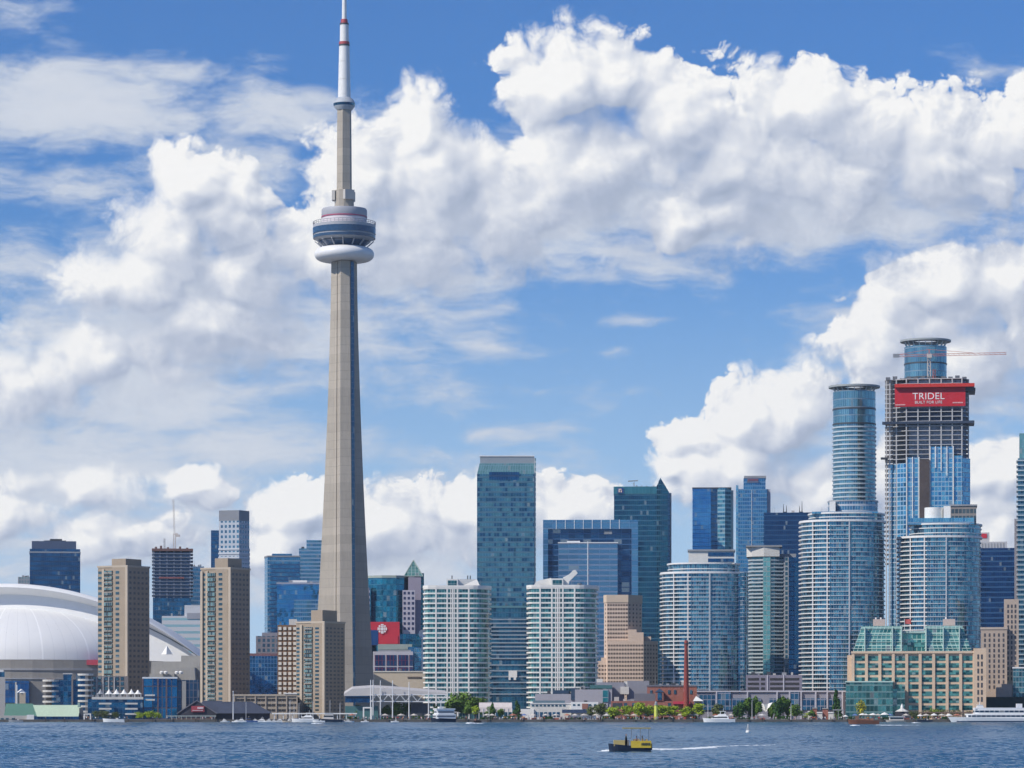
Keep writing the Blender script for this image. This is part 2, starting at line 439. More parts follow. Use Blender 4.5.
# ------------------------------------------------------------------ ground, quay and water are laid first
M_GROUND = plain('city_paving', (.17, .165, .16), .9, .2, .05)
ground_b = MB()
ground_b.prism(rect(-4500, 4500, 1700, 6000), -3, GZ, True, False)
tag(ground_b.build('ground', M_GROUND), kind='structure')

class Site:
    """a building plot: pixels of the photograph at distance d give metres in the plot's own frame"""
    def __init__(s, name, label, cat, px0, px1, d, group=None, rz=0.0):
        s.d = d; s.k = d / FPX; s.xc = WX((px0 + px1) / 2, d); s.w = (px1 - px0) * s.k
        s.root = thing(name, label, cat, (s.xc, d, GZ), rz - math.atan2(s.xc, d), group)      # the street grid fans round the bay
    def X(s, px): return WX(px, s.d) - s.xc
    def H(s, py): return WZ(py, s.d) - GZ
    def slab(s, part, mat, px0, px1, py0, py1, y0, y1, parent=None):
        """box between pixel columns/rows, from y0 to y1 metres behind the plot front"""
        z0 = 0 if py1 is None else s.H(py1)
        return MB().box(s.X(px0), s.X(px1), y0, y1, z0, s.H(py0)).build(part, mat, parent or s.root)

# ------------------------------------------------------------------ the tall concrete tower with its pod
def hz(py): return WZ(py, 2300) - GZ
def hm(p_): return p_ * 2300 / FPX
TWR = thing('observation_tower', 'very tall tapering concrete tower with a round pod and a white mast', 'tower', (WX(344.3, 2300), 2300, GZ))
M_TW = plain('tower_concrete', (.385, .345, .29), .85, .15, .06, streak=.55, pour=.22)
def tower_ring(z):
    t = min(1.0, max(0.0, z / hz(262)))
    r = hm(12.4) + hm(21.6) * (1 - t) ** 1.55
    th = hm(4.4) + hm(2.2) * (1 - t)
    rc = hm(9.3) + hm(2.2) * (1 - t)
    out = []
    for a in (7, 127, 246):
        A = R(a); dx, dy = math.sin(A), -math.cos(A); px_, py_ = math.cos(A), math.sin(A)
        B = R(a - 60); B2 = R(a + 60)
        out.append((dx * r - px_ * th, dy * r - py_ * th)); out.append((dx * r + px_ * th, dy * r + py_ * th))
        # the flat hexagonal core between two wings
        for q in (a + 42, a + 78):
            Q = R(q); out.append((math.sin(Q) * rc, -math.cos(Q) * rc))
    return out
b = MB(); zs = [hz(262) * i / 40 for i in range(41)]; zs[0] = -1
for i in range(40): b.prism(tower_ring(zs[i]), zs[i], zs[i + 1], False, False, tower_ring(zs[i + 1]))
b.build('shaft', M_TW, TWR)
M_LIFT = facade('lift_glass', (.04, .09, .17), (.06, .12, .20), (.12, .14, .17), 4.0, 2.0, .1, .1, .6, .15, .02)
for ang in (50, 308):
    b = MB(); Q = R(ang)
    for i in range(20):
        z0, z1 = zs[i * 2], zs[i * 2 + 2]
        def lp(z):
            t = min(1, max(0, z / hz(262))); rc = hm(9.3) + hm(2.2) * (1 - t) + (1.2 if ang == 50 else .3)
            c = Vector((math.sin(Q), -math.cos(Q))); e = Vector((math.cos(Q), math.sin(Q))); hw = hm(2.3 if ang == 50 else 1.2)
            return [tuple(c * rc - e * hw), tuple(c * rc + e * hw), tuple(c * (rc - 3) + e * hw), tuple(c * (rc - 3) - e * hw)]
        b.prism(lp(z0), z0, z1, False, False, lp(z1))
    b.build('lift_shaft' if ang == 50 else 'service_shaft', M_LIFT if ang == 50 else M_TW, TWR)
M_PODW = plain('pod_window', (.025, .07, .15), .15, .3, .5)
pod = MB().lathe([(hm(16), hz(249)), (hm(27), hz(240.5)), (hm(30.5), hz(239)), (hm(31.2), hz(228)), (hm(31.4), hz(225.6)), (hm(22.4), hz(224.8))], 64).build('pod', plain('pod_cladding', (.40, .41, .44), .5, .08), TWR, True)
MB().lathe([(hm(31.45), hz(234.6)), (hm(31.6), hz(228.6))], 64, cap=False).build('window_band', M_PODW, pod)
MB().lathe([(hm(31.2), hz(239.0)), (hm(31.45), hz(236.2))], 64, cap=False).build('window_band', M_PODW, pod)
MB().lathe([(hm(19), hz(247.4)), (hm(26.4), hz(242.2))], 64, cap=False).build('window_band', M_PODW, pod)
br_ = MB().bar((0, hm(23), hz(247)), (0, hm(29.5), hz(241.5)), .7).build('soffit_brace', plain('pod_rib', (.40, .41, .44), .5, .08), pod)
for i in range(1, 16): inst(br_, pod, (0, 0, 0), math.pi * 2 * i / 16)
prof = []
for i in range(17):
    t = -math.pi / 2 + math.pi * i / 16
    prof.append((hm(21.5) + hm(8.4) * math.cos(t), hz(254.6) + hm(6.8) * math.sin(t)))
MB().lathe(prof, 64).build('radome', plain('radome_fabric', (.74, .74, .74), .5, .04), TWR, True)
up = MB().lathe([(hm(22.2), hz(225)), (hm(22.2), hz(218.2)), (hm(22.8), hz(217.2)), (hm(22.8), hz(211)), (hm(22.2), hz(209.3)), (hm(9), hz(208.8))], 48).build('upper_drum', plain('drum_cladding', (.36, .37, .41), .6, .06), TWR, True)
MB().lathe([(hm(22.5), hz(224)), (hm(22.5), hz(218.6))], 48, cap=False).build('white_band', plain('drum_white', (.66, .60, .63), .6, .05), up)
MB().lathe([(hm(22.95), hz(218.0)), (hm(22.95), hz(216.9))], 48, cap=False).build('red_band', plain('drum_red', (.42, .07, .14), .5, .05), up)
b = MB()
for i in range(48):
    a_ = math.pi * 2 * i / 48; x_, y_ = math.cos(a_) * hm(31), math.sin(a_) * hm(31)
    b.bar((x_, y_, hz(226)), (x_ * 1.01, y_ * 1.01, hz(222.4)), .28)
b.ring(oval(0, 0, hm(31.3), hm(31.3), 48), oval(0, 0, hm(30.9), hm(30.9), 48), hz(222.8), hz(222.3))
b.ring(oval(0, 0, hm(31.5), hm(31.5), 48), oval(0, 0, hm(31.1), hm(31.1), 48), hz(224.6), hz(224.2))
b.build('deck_railing', M_GREY, TWR)
MB().prism(oval(0, 0, hm(9.6), hm(9.6), 12), hz(209), hz(190.5)).build('mechanical_core', M_TW, TWR)
for a_ in (30, 150, 270):
    Q = R(a_); c = Vector((math.sin(Q), -math.cos(Q))); e = Vector((math.cos(Q), math.sin(Q)))
    q = [tuple(c * hm(9) - e * hm(6)), tuple(c * hm(12.2) - e * hm(5.2)), tuple(c * hm(12.2) + e * hm(5.2)), tuple(c * hm(9) + e * hm(6))]
    MB().prism(q, hz(200.6), hz(191), True, True).build('antenna_housing', M_CONC_L, TWR)
MB().prism(oval(0, 0, hm(7.9), hm(7.9), 6, a0=R(20)), hz(191), hz(108), fp1=oval(0, 0, hm(7.3), hm(7.3), 6, a0=R(20))).build('upper_shaft', M_TW, TWR)
sp_ = MB().lathe([(hm(7.4), hz(110.5)), (hm(10.4), hz(106.8)), (hm(11), hz(103.5)), (hm(9), hz(99.8)), (hm(6.2), hz(97.6))], 32).build('sky_pod', plain('skypod_cladding', (.40, .43, .47), .5, .06), TWR, True)
MB().lathe([(hm(10.6), hz(106.4)), (hm(11.1), hz(103.9))], 32, cap=False).build('window_band', M_WIN_B, sp_)
M_MAST = plain('mast_white', (.72, .72, .71), .5, .08, .3)
M_MRED = plain('mast_red', (.40, .06, .07), .5, .08)
for r0, r1, p0, p1, m_ in ((6.4, 6.0, 98, 80, M_MAST), (5.9, 5.6, 79.8, 62, M_MAST), (5.5, 5.2, 61.8, 46.4, M_MAST), (5.4, 5.4, 46.4, 44.6, M_DARK), (5.3, 5.3, 44.6, 42, M_MRED), (4.5, 4.3, 42, 25, M_MAST), (4.6, 4.6, 25, 23.4, M_DARK), (3.6, 3.4, 23.4, 19.5, M_MRED), (2.4, 2.0, 19.5, -20, M_MAST), (1.4, .9, -20, -48, M_MRED)):
    MB().lathe([(hm(r0), hz(p0)), (hm(r1), hz(p1))], 20).build('mast_section' if m_ is M_MAST else 'mast_collar', m_, TWR, True)

# ------------------------------------------------------------------ the domed stadium
ST = thing('domed_stadium', 'huge white domed stadium with an open arch roof, at the left edge', 'stadium', (WX(8, 2190), 2190, GZ))
ks = 2190 / FPX
M_DOME = plain('white_roof_membrane', (.80, .80, .79), .6, .035, .05)
def rib_mat(name, n_ribs):
    m, kk, b_ = new_mat(name)
    uvn = kk.n.new('ShaderNodeUVMap'); u, v, _ = kk.sep(uvn.outputs[0])
    fr = kk.m('FRACT', kk.m('MULTIPLY', u, n_ribs)); fr4 = kk.m('FRACT', kk.m('MULTIPLY', u, n_ribs / 4))
    thin = kk.m('LESS_THAN', fr, .07); fat = kk.m('LESS_THAN', fr4, .035)
    n_ = kk.noise(kk.xyz(kk.m('MULTIPLY', u, 40), kk.m('MULTIPLY', v, 6), 0), 1.0, 3.0)
    col = kk.mix(n_, (.72, .72, .715), (.80, .80, .79))
    col = kk.mix(kk.m('MULTIPLY', thin, .22), col, (.50, .51, .53)); col = kk.mix(fat, col, (.88, .88, .87))
    kk.put(b_.inputs['Base Color'], col); b_.inputs['Roughness'].default_value = .6
    return m
def arch(rx, rz, zb, y0, y1, thick, n=64, bev=3.0, sec=None, taper=False, t0=0.0):
    """a swept arch roof: outside arc of half width rx and rise rz standing on zb"""
    b = MB(); sec = sec or [(-thick, y0 + bev * 2.5), (-bev * .9, y0), (-bev * .25, y0 + bev * .5), (0, y0 + bev * 2), (0, y1), (-thick, y1)]
    pts = []
    for i in range(n + 1):
        t = t0 + (math.pi - 2 * t0) * i / n; row = []; tp_ = math.sin(math.pi * i / n) ** 1.0 if taper else 1
        for dr, y in sec: dr = dr * tp_; row.append((-math.cos(t) * (rx + dr), y, zb + math.sin(t) * (rz + dr)))
        pts.append(row)
    for i in range(n):
        for j in range(len(sec)):
            jj = (j + 1) % len(sec); b.quad([pts[i][jj], pts[i + 1][jj], pts[i + 1][j], pts[i][j]])
    return b
zb = (709 - 668) * ks + CAMZ - GZ
RA = 295 * ks; zc = (709 - 879) * ks + CAMZ - GZ; T0 = math.acos(206 / 295)      # the roof is an arc of a wide circle
arch(RA, RA, zc, -18, 60, 12 * ks, t0=T0, sec=[(-13 * ks, -6), (-5.2 * ks, -18), (-4.2 * ks, -18.6), (-1 * ks, -16), (0, -9), (0, 60), (-12 * ks, 60)], taper=True).build('arch_roof', M_DOME, ST, True)
arch(280 * ks, 280 * ks, zc, 60.2, 150, 10, t0=math.acos(190 / 280)).build('rear_roof', M_DOME, ST, True)
b = MB()
for i in range(48):
    t0_, t1_ = T0 + (math.pi - 2 * T0) * i / 48, T0 + (math.pi - 2 * T0) * (i + 1) / 48; r_ = RA - 4 * ks
    b.quad([(-math.cos(t0_) * r_, -8, zc + math.sin(t0_) * r_), (-math.cos(t1_) * r_, -8, zc + math.sin(t1_) * r_), (0, -22, zb)][::-1])
b.build('end_wall', M_DOME, ST)
arch(RA, RA, zc, -8, -5, 1.2 * ks, t0=T0, sec=[(-14.4 * ks, -8.6), (-13 * ks, -8.6), (-13 * ks, -6), (-14.4 * ks, -6)], taper=True).build('dark_roof_line', M_DARK, ST)  # thin dark arc along the inner rim of the arch
b = MB(); n_, m_ = 72, 14; rx, rz_, ry = 152 * ks, (661 - 607.5) * ks / .885, 108; zq = (709 - 661) * ks + CAMZ - GZ
for i in range(n_):
    for j in range(m_):
        def q(i, j):
            a_ = math.pi * i / n_; e_ = math.pi / 2 * j / m_
            return (-math.cos(a_) * rx * math.cos(e_), 42 - math.sin(a_) * ry * math.cos(e_), zq + rz_ * math.sin(e_))
        b.quad([q(i, j), q(i + 1, j), q(i + 1, j + 1), q(i, j + 1)], [(i / n_, j / m_), ((i + 1) / n_, j / m_), ((i + 1) / n_, (j + 1) / m_), (i / n_, (j + 1) / m_)])
b.build('front_dome', rib_mat('dome_panels', 40), ST, True)
base_fp = oval(0, 30, 200 * ks, 98, 64, 2.6)
MB().prism(base_fp, 0, zb).build('concrete_bowl', plain('stadium_concrete', (.30, .285, .265), .85, .12, streak=.5), ST)
fr = oval(0, -6, 158 * ks, 72, 48)
M_STB = plain('stadium_band', (.36, .36, .37), .8, .1)
MB().prism(fr, 0, zq - .4).build('front_wall', plain('stadium_front', (.31, .29, .265), .85, .12, streak=.5), ST)
for pz, t in ((668.5, 1.4), (678, .8)):
    MB().ring(grow(fr, .6), grow(fr, -.4), (709 - pz) * ks + 5 - t, (709 - pz) * ks + 5).build('wall_band', M_STB, ST)
def sx(px): return WX(px, 2112) - WX(8, 2190)
yf = -6 - 72
win = MB().box(sx(5), sx(29.5), yf - 1.6, yf + 8, (709 - 702) * ks + 5, (709 - 681) * ks + 5).build('entrance_window', facade('stadium_glass', (.02, .07, .20), (.04, .14, .36), (.03, .05, .10), 4.5, 2.6, .08, .10, .7, .1, .04), ST)
MB().box(sx(15.5), sx(17), yf - 2.0, yf - 1.6, 9, (709 - 682) * ks + 5).build('mullion', M_CONC_L, win)
MB().box(sx(5.5), sx(2), yf - 1.2, yf + 8, 0, (709 - 682) * ks + 5).build('wall_pier', M_CONC_L, ST)
MB().box(sx(84), sx(97.5), yf + 13, yf + 40, zq - 3.6, zq - .2).build('red_sign', plain('stadium_red', (.42, .05, .08), .6, .2), ST)
for (a0, a1, p0, y_) in ((148, 205, 662, -70), (160, 199, 668, -82), (148, 180, 674, -90), (176, 206, 656, -58)):
    MB().prism([(sx(a0), y_), (sx(a1), y_), (sx(a1), y_ + 40), (sx(a0), y_ + 40)], 0, (709 - p0) * ks + 5, fp1=[(sx(a0 + 2), y_), (sx(a1 - 4), y_), (sx(a1 - 4), y_ + 40), (sx(a0 + 2), y_ + 40)]).build('stepped_terrace', M_CONC, ST)
MB().cone(sx(165), -66, (709 - 655) * ks + 5, (709 - 647) * ks + 5, 3.8, .3, 4).build('roof_cone', M_WHITE, ST)
for px_ in (164, 168, 179, 183):
    MB().lathe([(1.1, 0), (1.5, 1.2), (.6, 2.0)], 8, sx(px_), -92, True).build('roof_vent', M_WHITE, ST, loc=(0, 0, (709 - 674.5) * ks + 5))

# ------------------------------------------------------------------ tan slab apartment towers
def tan_tower(label, px0, pxc, px1, ptop, pleft, d, pent, rows, base_py=None):
    """square plan turned so that one corner (pixel column pxc) points at the viewer"""
    s = Site('tan_apartment_tower', label, 'apartment tower', px0, px1, d, 'tan apartment towers behind the waterfront')
    a = math.atan2(px1 - pxc, pxc - px0); L = (pxc - px0) * s.k / math.cos(a)
    cx = s.X(pxc); c, q = math.cos(a), math.sin(a)
    ex, ey = (-c, q), (q, c)              # from the corner along the left and the right face... left goes back-left
    ex = (-math.cos(a), math.sin(a)); ey = (math.sin(a), math.cos(a))
    Lw = (pxc - px0) * s.k / math.cos(a); Rw = (px1 - pxc) * s.k / math.sin(a)
    def pt(u, v): return (cx + ex[0] * u + ey[0] * v, ex[1] * u + ey[1] * v)
    H = s.H(ptop)
    fp = [pt(Lw, Rw), pt(Lw, 0), pt(0, 0), pt(0, Rw)]
    MB().prism(fp, 0, H).build('walls', M_TAN, s.root)
    MB().prism([pt(Lw * pent[1], Rw * .7), pt(Lw * pent[1], -.3), pt(Lw * pent[0], -.3), pt(Lw * pent[0], Rw * .7)], 0, s.H(pent[2])).build('stair_tower', M_TAN, s.root)
    for u in pent[3]:
        MB().prism([pt(u * Lw + .8, .5), pt(u * Lw + .8, -1.0), pt(u * Lw - .8, -1.0), pt(u * Lw - .8, .5)], 0, H - 1).build('pier', M_TAN_L, s.root)
    MB().prism([pt(1.2, .3), pt(1.2, -.8), pt(-.5, -.8), pt(-.5, .3)], 0, H + .6).build('pier', M_TAN_L, s.root)
    MB().ring(grow(fp, .35), grow(fp, -.6), H, H + 1.1).build('parapet', M_TAN_L, s.root)
    rl = math.atan2(-ex[1], -ex[0]); rr = math.atan2(ey[1], ey[0])
    fh = (H - 6) / rows; cl = []; cr = []
    MB().prism([pt(.145 * Lw, .2), pt(.145 * Lw, -.06), pt(.075 * Lw, -.06), pt(.075 * Lw, .2)], 0, H - .4).build('recess', plain('recess_shade', (.11, .095, .08), .9, .15), s.root)  # dark strip on the wall whose colour stands for a recess's shade
    for i in range(rows):
        z = H - 3.0 - fh * i
        for u in pent[4]:
            x, y = pt(u * Lw, -.35 if pent[0] < u < pent[1] else -.02); cl.append((x, y, z, rl))
        for j in range(5):
            x, y = pt(-.02, Rw * (.13 + .185 * j)); cr.append((x, y, z, rr))
    window_grid(s.root, M_WIN, cl, 2.6, fh * .50, .10)
    window_grid(s.root, plain('window_in_shade', (.13, .125, .125), .5, .4, .8), cr, 1.9, fh * .46, .10)  # greyer panes take the right face's shade in their colour
    roof_clutter(s.root, cx - 6, cx + 6, 3, 15, H + .2, int(px0), 5, 3)
    # two stacks of glazed bays
    for u in pent[5]:
        b = MB()
        for i in range(rows):
            z = H - 3.0 - fh * i
            b.prism([pt(u * Lw + 1.7, .2), pt(u * Lw + 1.4, -1.1), pt(u * Lw - 1.4, -1.1), pt(u * Lw - 1.7, .2)], z - fh * .36, z + fh * .34, True, True)
        b.build('bay_window_stack', facade('bay_glazing', (.05, .08, .11), (.24, .29, .31), (.30, .26, .22), 2.9, 1.25, .12, .25, .35, .2, .05, .2, 70), s.root)
    return s
tan_tower('tan tower block with brown grid side, in front of the white dome', 98, 127.5, 149.5, 567, 570, 1910, (.05, .52, 558.5, (.80,), (.33, .93), (.56, .70)), 27)
tan_tower('tan tower block standing before the slim grey topped tower', 201, 230.5, 250, 569, 567, 1905, (.08, .52, 558, (.78, .96), (.33, .88), (.57, .69)), 28)
tan_tower('lower tan tower block in front of the foot of the concrete tower', 296, 324.5, 345, 623, 620, 1858, (.06, .46, 610, (.80,), (.25, .92), (.48, .62)), 22)

# ------------------------------------------------------------------ plain downtown towers
def box_tower(name, label, cat, px0, px1, ptop, d, depth, mat, parts=(), left=0, right=0, group=None, fp=None):
    """left / right: how many pixels of a side wall show, by turning the flank"""
    s = Site(name, label, cat, px0, px1, d, group)
    x0, x1 = s.X(px0 + left), s.X(px1 - right)
    f = fp(s) if fp else [(x0, 0), (x1, 0), (s.X(px1), depth * .6 if right else depth), (s.X(px1), depth), (s.X(px0), depth), (s.X(px0), depth * .6 if left else depth)]
    f = [q for i, q in enumerate(f) if i == 0 or (abs(q[0] - f[i - 1][0]) + abs(q[1] - f[i - 1][1])) > .01]
    s.fp = f
    s.body = MB().prism(f, 0, s.H(ptop)).build('glass_walls', mat, s.root)
    roof_clutter(s.root, x0, x1, 3, depth, s.H(ptop), int(px0), 4, 2)
    return s
def roofbox(s, part, px0, px1, ptop, pbot, y0, y1, mat): return s.slab(part, mat, px0, px1, ptop, pbot, y0, y1)
def bands(s, fp, zs_, t, proud, mat, part='floor_band', inset=.3):
    """floor by floor bands round an outline; one mesh shared by every floor"""
    first = None
    for z in zs_:
        if first is None: first = MB().ring(grow(fp, proud), grow(fp, -inset), 0, t).build(part, mat, s.root); first.location = (0, 0, z)
        else: inst(first, s.root, (0, 0, z))

G_NAVY = facade('navy_glass', (.012, .05, .13), (.03, .11, .25), (.03, .07, .14), 3.8, 1.5, .08, .25, .75, .12, .03, .75, 1)
G_BLUE = facade('blue_glass', (.025, .12, .28), (.07, .24, .44), (.06, .16, .30), 3.6, 1.5, .08, .2, .8, .12, .03, .7, 2)
G_PALE = facade('pale_blue_glass', (.08, .22, .38), (.22, .40, .55), (.20, .32, .44), 3.4, 1.6, .10, .22, .75, .12, .03, .6, 3)
G_TEAL = facade('teal_glass', (.008, .07, .11), (.02, .14, .20), (.015, .08, .12), 3.9, 1.5, .06, .28, .8, .12, .02, .8, 4)

s = box_tower('office_tower', 'dark blue glass block with a flat machine deck, left of the dome crown', 'office tower', 30, 80, 549, 2600, 35, G_NAVY, right=0)
roofbox(s, 'plant_room', 32, 76, 541, 549, 2, 30, plain('slate_cladding', (.07, .10, .17), .5, .1))
b = MB().box(s.X(44), s.X(66), 8, 14, s.H(541), s.H(540)); b.box(s.X(50), s.X(62), 8, 14, s.H(540), s.H(538.4)); b.build('window_washing_crane', M_DARK, s.root)
bands(s, s.fp, [s.H(p_) for p_ in (553,)], 1.2, .4, M_GREY)
s = box_tower('background_block', 'small pale grey block peeking out left of the dark blue glass block', 'building', 18, 31, 577, 2900, 20, facade('pale_grey_block', (.20, .22, .26), (.30, .32, .36), (.34, .35, .38), 3.5, 2.5, .4, .35, .2, .4, .0))

# tower still under construction behind the dome
s = Site('unfinished_tower', 'unfinished blue tower with bare floors and a crane, behind the dome', 'tower under construction', 152, 193, 2500)
fp = rect(s.X(153), s.X(191), 0, 34)
MB().prism(fp, 0, s.H(598)).build('glass_walls', facade('navy_green_glass', (.012, .06, .14), (.03, .14, .28), (.04, .10, .18), 3.3, 1.4, .1, .22, .75, .12, .03, .6, 5), s.root)
MB().prism(rect(s.X(154.5), s.X(189.5), 1.8, 31), s.H(598), s.H(552)).build('core', plain('shuttered_core', (.10, .19, .31), .8, .3), s.root)
fl = MB().box(s.X(152), s.X(193), -.7, 35, 0, .4).build('floor_slab', plain('fresh_slab', (.22, .26, .33), .8, .15), s.root); fl.location = (0, 0, s.H(550.5))
for i in range(1, 14): inst(fl, s.root, (0, 0, s.H(550.5 + i * 3.45)))
for i, px_ in enumerate((153.5, 160, 167, 174, 181, 190)):
    for y_ in (0, 33): MB().box(s.X(px_) - .35, s.X(px_) + .35, y_, y_ + .6, s.H(598), s.H(550)).build('column', plain('fresh_slab', (.2,) * 3), s.root)
s.slab('edge_net', plain('faded_red_net', (.26, .10, .10), .8, .3), 159, 184, 577, 578.6, -1.4, -1.1)
s.slab('formwork', plain('rust_formwork', (.16, .09, .08), .8, .3), 152, 193, 548.6, 551, -1.5, 30)
for px_, ph in ((155, 546.6), (160, 545.5), (167, 547), (179, 546.2), (186, 547.4)): s.slab('formwork_panel', plain('rust_formwork', (.16,) * 3), px_, px_ + 2.2, ph, 548.8, 4, 6)
cr = thing('tower_crane', 'slim tower crane with its jib raised, on the unfinished tower behind the dome', 'crane', (WX(174.5, 2510), 2510, GZ + s.H(548.7)), 0, 'tower cranes')
q = 2510 / FPX
def lattice(b, a, c, w, n, t=.16):
    a, c = Vector(a), Vector(c); d_ = (c - a); x = Vector((1, 0, 0)) if abs(d_.normalized().x) < .7 else Vector((0, 0, 1)); y = d_.cross(x).normalized(); x = y.cross(d_).normalized()
    for sx_, sy_ in ((-1, -1), (1, -1), (1, 1), (-1, 1)): b.bar(a + (x * sx_ + y * sy_) * w / 2, c + (x * sx_ + y * sy_) * w / 2, t)
    for i in range(n):
        p0 = a + d_ * (i / n); p1 = a + d_ * ((i + 1) / n); f_ = 1 if i % 2 else -1
        for sy_ in (-1, 1): b.bar(p0 + (x * f_ + y * sy_) * w / 2, p1 + (x * -f_ + y * sy_) * w / 2, t * .7)
        for sx_ in (-1, 1): b.bar(p0 + (x * sx_ + y * f_) * w / 2, p1 + (x * sx_ - y * f_) * w / 2, t * .7)
    return b
M_CRW = plain('crane_offwhite', (.55, .50, .46), .6, .1); M_CRR = plain('crane_red', (.50, .17, .15), .6, .15)
lattice(MB(), (0, 0, 0), (0, 0, 16 * q), 1.6, 7, .3).build('mast', M_CRW, cr)
lattice(MB(), (0, 0, 16 * q), (-1.2 * q, 0, 50 * q), .9, 16, .17).build('jib', M_CRW, cr)
MB().box(.3, 2.6, -1, 1, 14 * q, 16 * q).box(1.2, 4.2, -1.2, 1.2, 12.6 * q, 14.8 * q).build('cab', M_CRW, cr)
cr2 = thing('hoist_mast', 'short dark hoist mast beside the crane, on the unfinished tower', 'mast', (WX(164.5, 2512), 2512, GZ + s.H(548.7)))
b = MB(); lattice(b, (0, 0, 0), (0, 0, 11 * q), .9, 6, .22); b.build('lattice', M_GREY, cr2)

s = box_tower('apartment_tower', 'blue glass slab squeezed between unfinished tower and tan tower', 'apartment tower', 190, 204, 566.5, 2570, 30, facade('banded_blue_glass', (.03, .12, .24), (.08, .20, .34), (.15, .24, .36), 3.3, 1.6, .14, .34, .7, .14, .02, .5, 6))
s = box_tower('office_block', 'white banded office block rising over the dome shoulder', 'office block', 162, 202, 616, 2430, 34, facade('white_banded', (.36, .42, .50), (.46, .52, .60), (.64, .65, .67), 5.0, 30.0, .01, .62, .15, .4, .0, .5, 7))
roofbox(s, 'penthouse', 184.5, 202, 605, 616, 3, 30, plain('pale_cladding', (.60, .61, .63), .6, .05)); s.slab('louvre', plain('grey_louvre', (.36, .37, .41), .6, .1), 187, 203, 613, 619, -.4, 2)
# slim tower with a grey crown
s = Site('apartment_tower', 'slim light grey tower with a dark grey crown and punched windows', 'apartment tower', 211, 249, 2600)
gs_ = facade('grey_grid', (.05, .12, .22), (.12, .22, .34), (.42, .45, .50), 4.2, 3.6, .45, .45, .5, .2, .0, .4, 8)
fp = [(s.X(219), 2), (s.X(239), -6), (s.X(249.3), 6), (s.X(249.3), 34), (s.X(219), 34)]
MB().prism(fp, 0, s.H(521)).build('walls', gs_, s.root)
MB().prism(fp, s.H(521), s.H(510.5)).build('crown', plain('crown_grey', (.20, .215, .245), .6, .08), s.root)
bands(s, fp, [s.H(550 + i * 4.3) for i in range(9)], 1.5, .5, plain('balcony_pale', (.50, .53, .58), .6, .05), 'balcony_band')
MB().box(s.X(211), s.X(219.3), 6, 30, 0, s.H(530)).build('side_wing', facade('deep_blue_side', (.02, .08, .20), (.03, .12, .26), (.03, .07, .14), 3.4, 1.6, .1, .2, .7, .14, .02), s.root)

banded = facade('condo_blue_bands', (.03, .13, .27), (.09, .25, .42), (.22, .34, .47), 3.3, 1.7, .10, .30, .75, .13, .03, .6, 9)
s = box_tower('apartment_tower', 'blue glass tower with rooftop rails, left of the glass block beside the concrete tower', 'apartment tower', 264.5, 300, 557, 2660, 28, banded, left=3)
roofbox(s, 'penthouse', 272, 292, 553.5, 557, 4, 24, G_BLUE); MB().ring(grow(s.fp, .3), grow(s.fp, -.3), s.H(557), s.H(555.6)).build('roof_rail', M_GREY, s.root)
s = box_tower('apartment_tower', 'blue tower stepping up to a higher roof, partly hidden by the concrete tower', 'apartment tower', 299, 335, 548.5, 2760, 30, facade('condo_blue_bands_pale', (.05, .16, .30), (.12, .28, .44), (.25, .36, .48), 3.3, 1.7, .06, .40, .7, .13, .03, .6, 10))
roofbox(s, 'upper_storeys', 306.5, 335, 540, 548.5, 3, 28, facade('condo_blue_bands_pale', None, None, None))
s = box_tower('office_block', 'mid height blue glass block with white roof cap, left of the concrete tower', 'office block', 277, 333, 583, 2560, 40, facade('flat_blue_reflect', (.03, .14, .33), (.07, .24, .48), (.06, .18, .36), 3.6, 1.8, .04, .10, .85, .10, .04, .85, 11))
roofbox(s, 'roof_cap', 291, 307, 580, 583, 6, 20, M_WHITE); s.slab('banded_corner', banded, 294, 333, 600, None, -4, -.2); s.slab('roof_deck', plain('roof_lilac', (.34, .36, .44), .7, .05), 276.5, 333, 582.4, 584.2, -.5, 40)
s = box_tower('apartment_block', 'brownish framed apartment block low beside the lattice block', 'apartment block', 256, 284, 636, 2070, 26, facade('mauve_frame', (.06, .09, .15), (.12, .16, .22), (.24, .22, .24), 3.2, 3.0, .42, .35, .4, .3, .0, .4, 12))
roofbox(s, 'penthouse', 262, 280, 632.5, 636, 4, 20, plain('mauve', (.25, .24, .27), .7, .1))
s = box_tower('office_block', 'low blue block with a pale lattice over its glass, between two tan towers', 'office block', 249, 281, 656, 1975, 40, facade('blue_lattice', (.012, .07, .19), (.03, .13, .30), (.10, .22, .40), 2.6, 1.9, .16, .16, .6, .15, .05, .4, 13))
roofbox(s, 'roof_rim', 249, 281, 653.4, 656, 0, 3, plain('dull_red_rim', (.22, .12, .14), .7, .2))
# lattice block: white and brown
s = Site('apartment_block', 'white and brown chequered block attached left of the lower tan tower', 'apartment block', 277.5, 297, 1880)
s.slab('walls', plain('brown_panel', (.20, .115, .065), .8, .12), 277.5, 297, 625, None, 0, 22)
s.slab('roof_box', M_OFFW, 289, 297, 619, 625, 3, 14)
cells = []
for i in range(15):
    for j in range(4): cells.append((s.X(280 + j * 4.9), -.2, s.H(628.5 + i * 5.0), 0))
window_grid(s.root, plain('white_balcony_panel', (.74, .70, .62), .7, .05), cells, 1.75, 1.75, .35, 'balcony_panel')
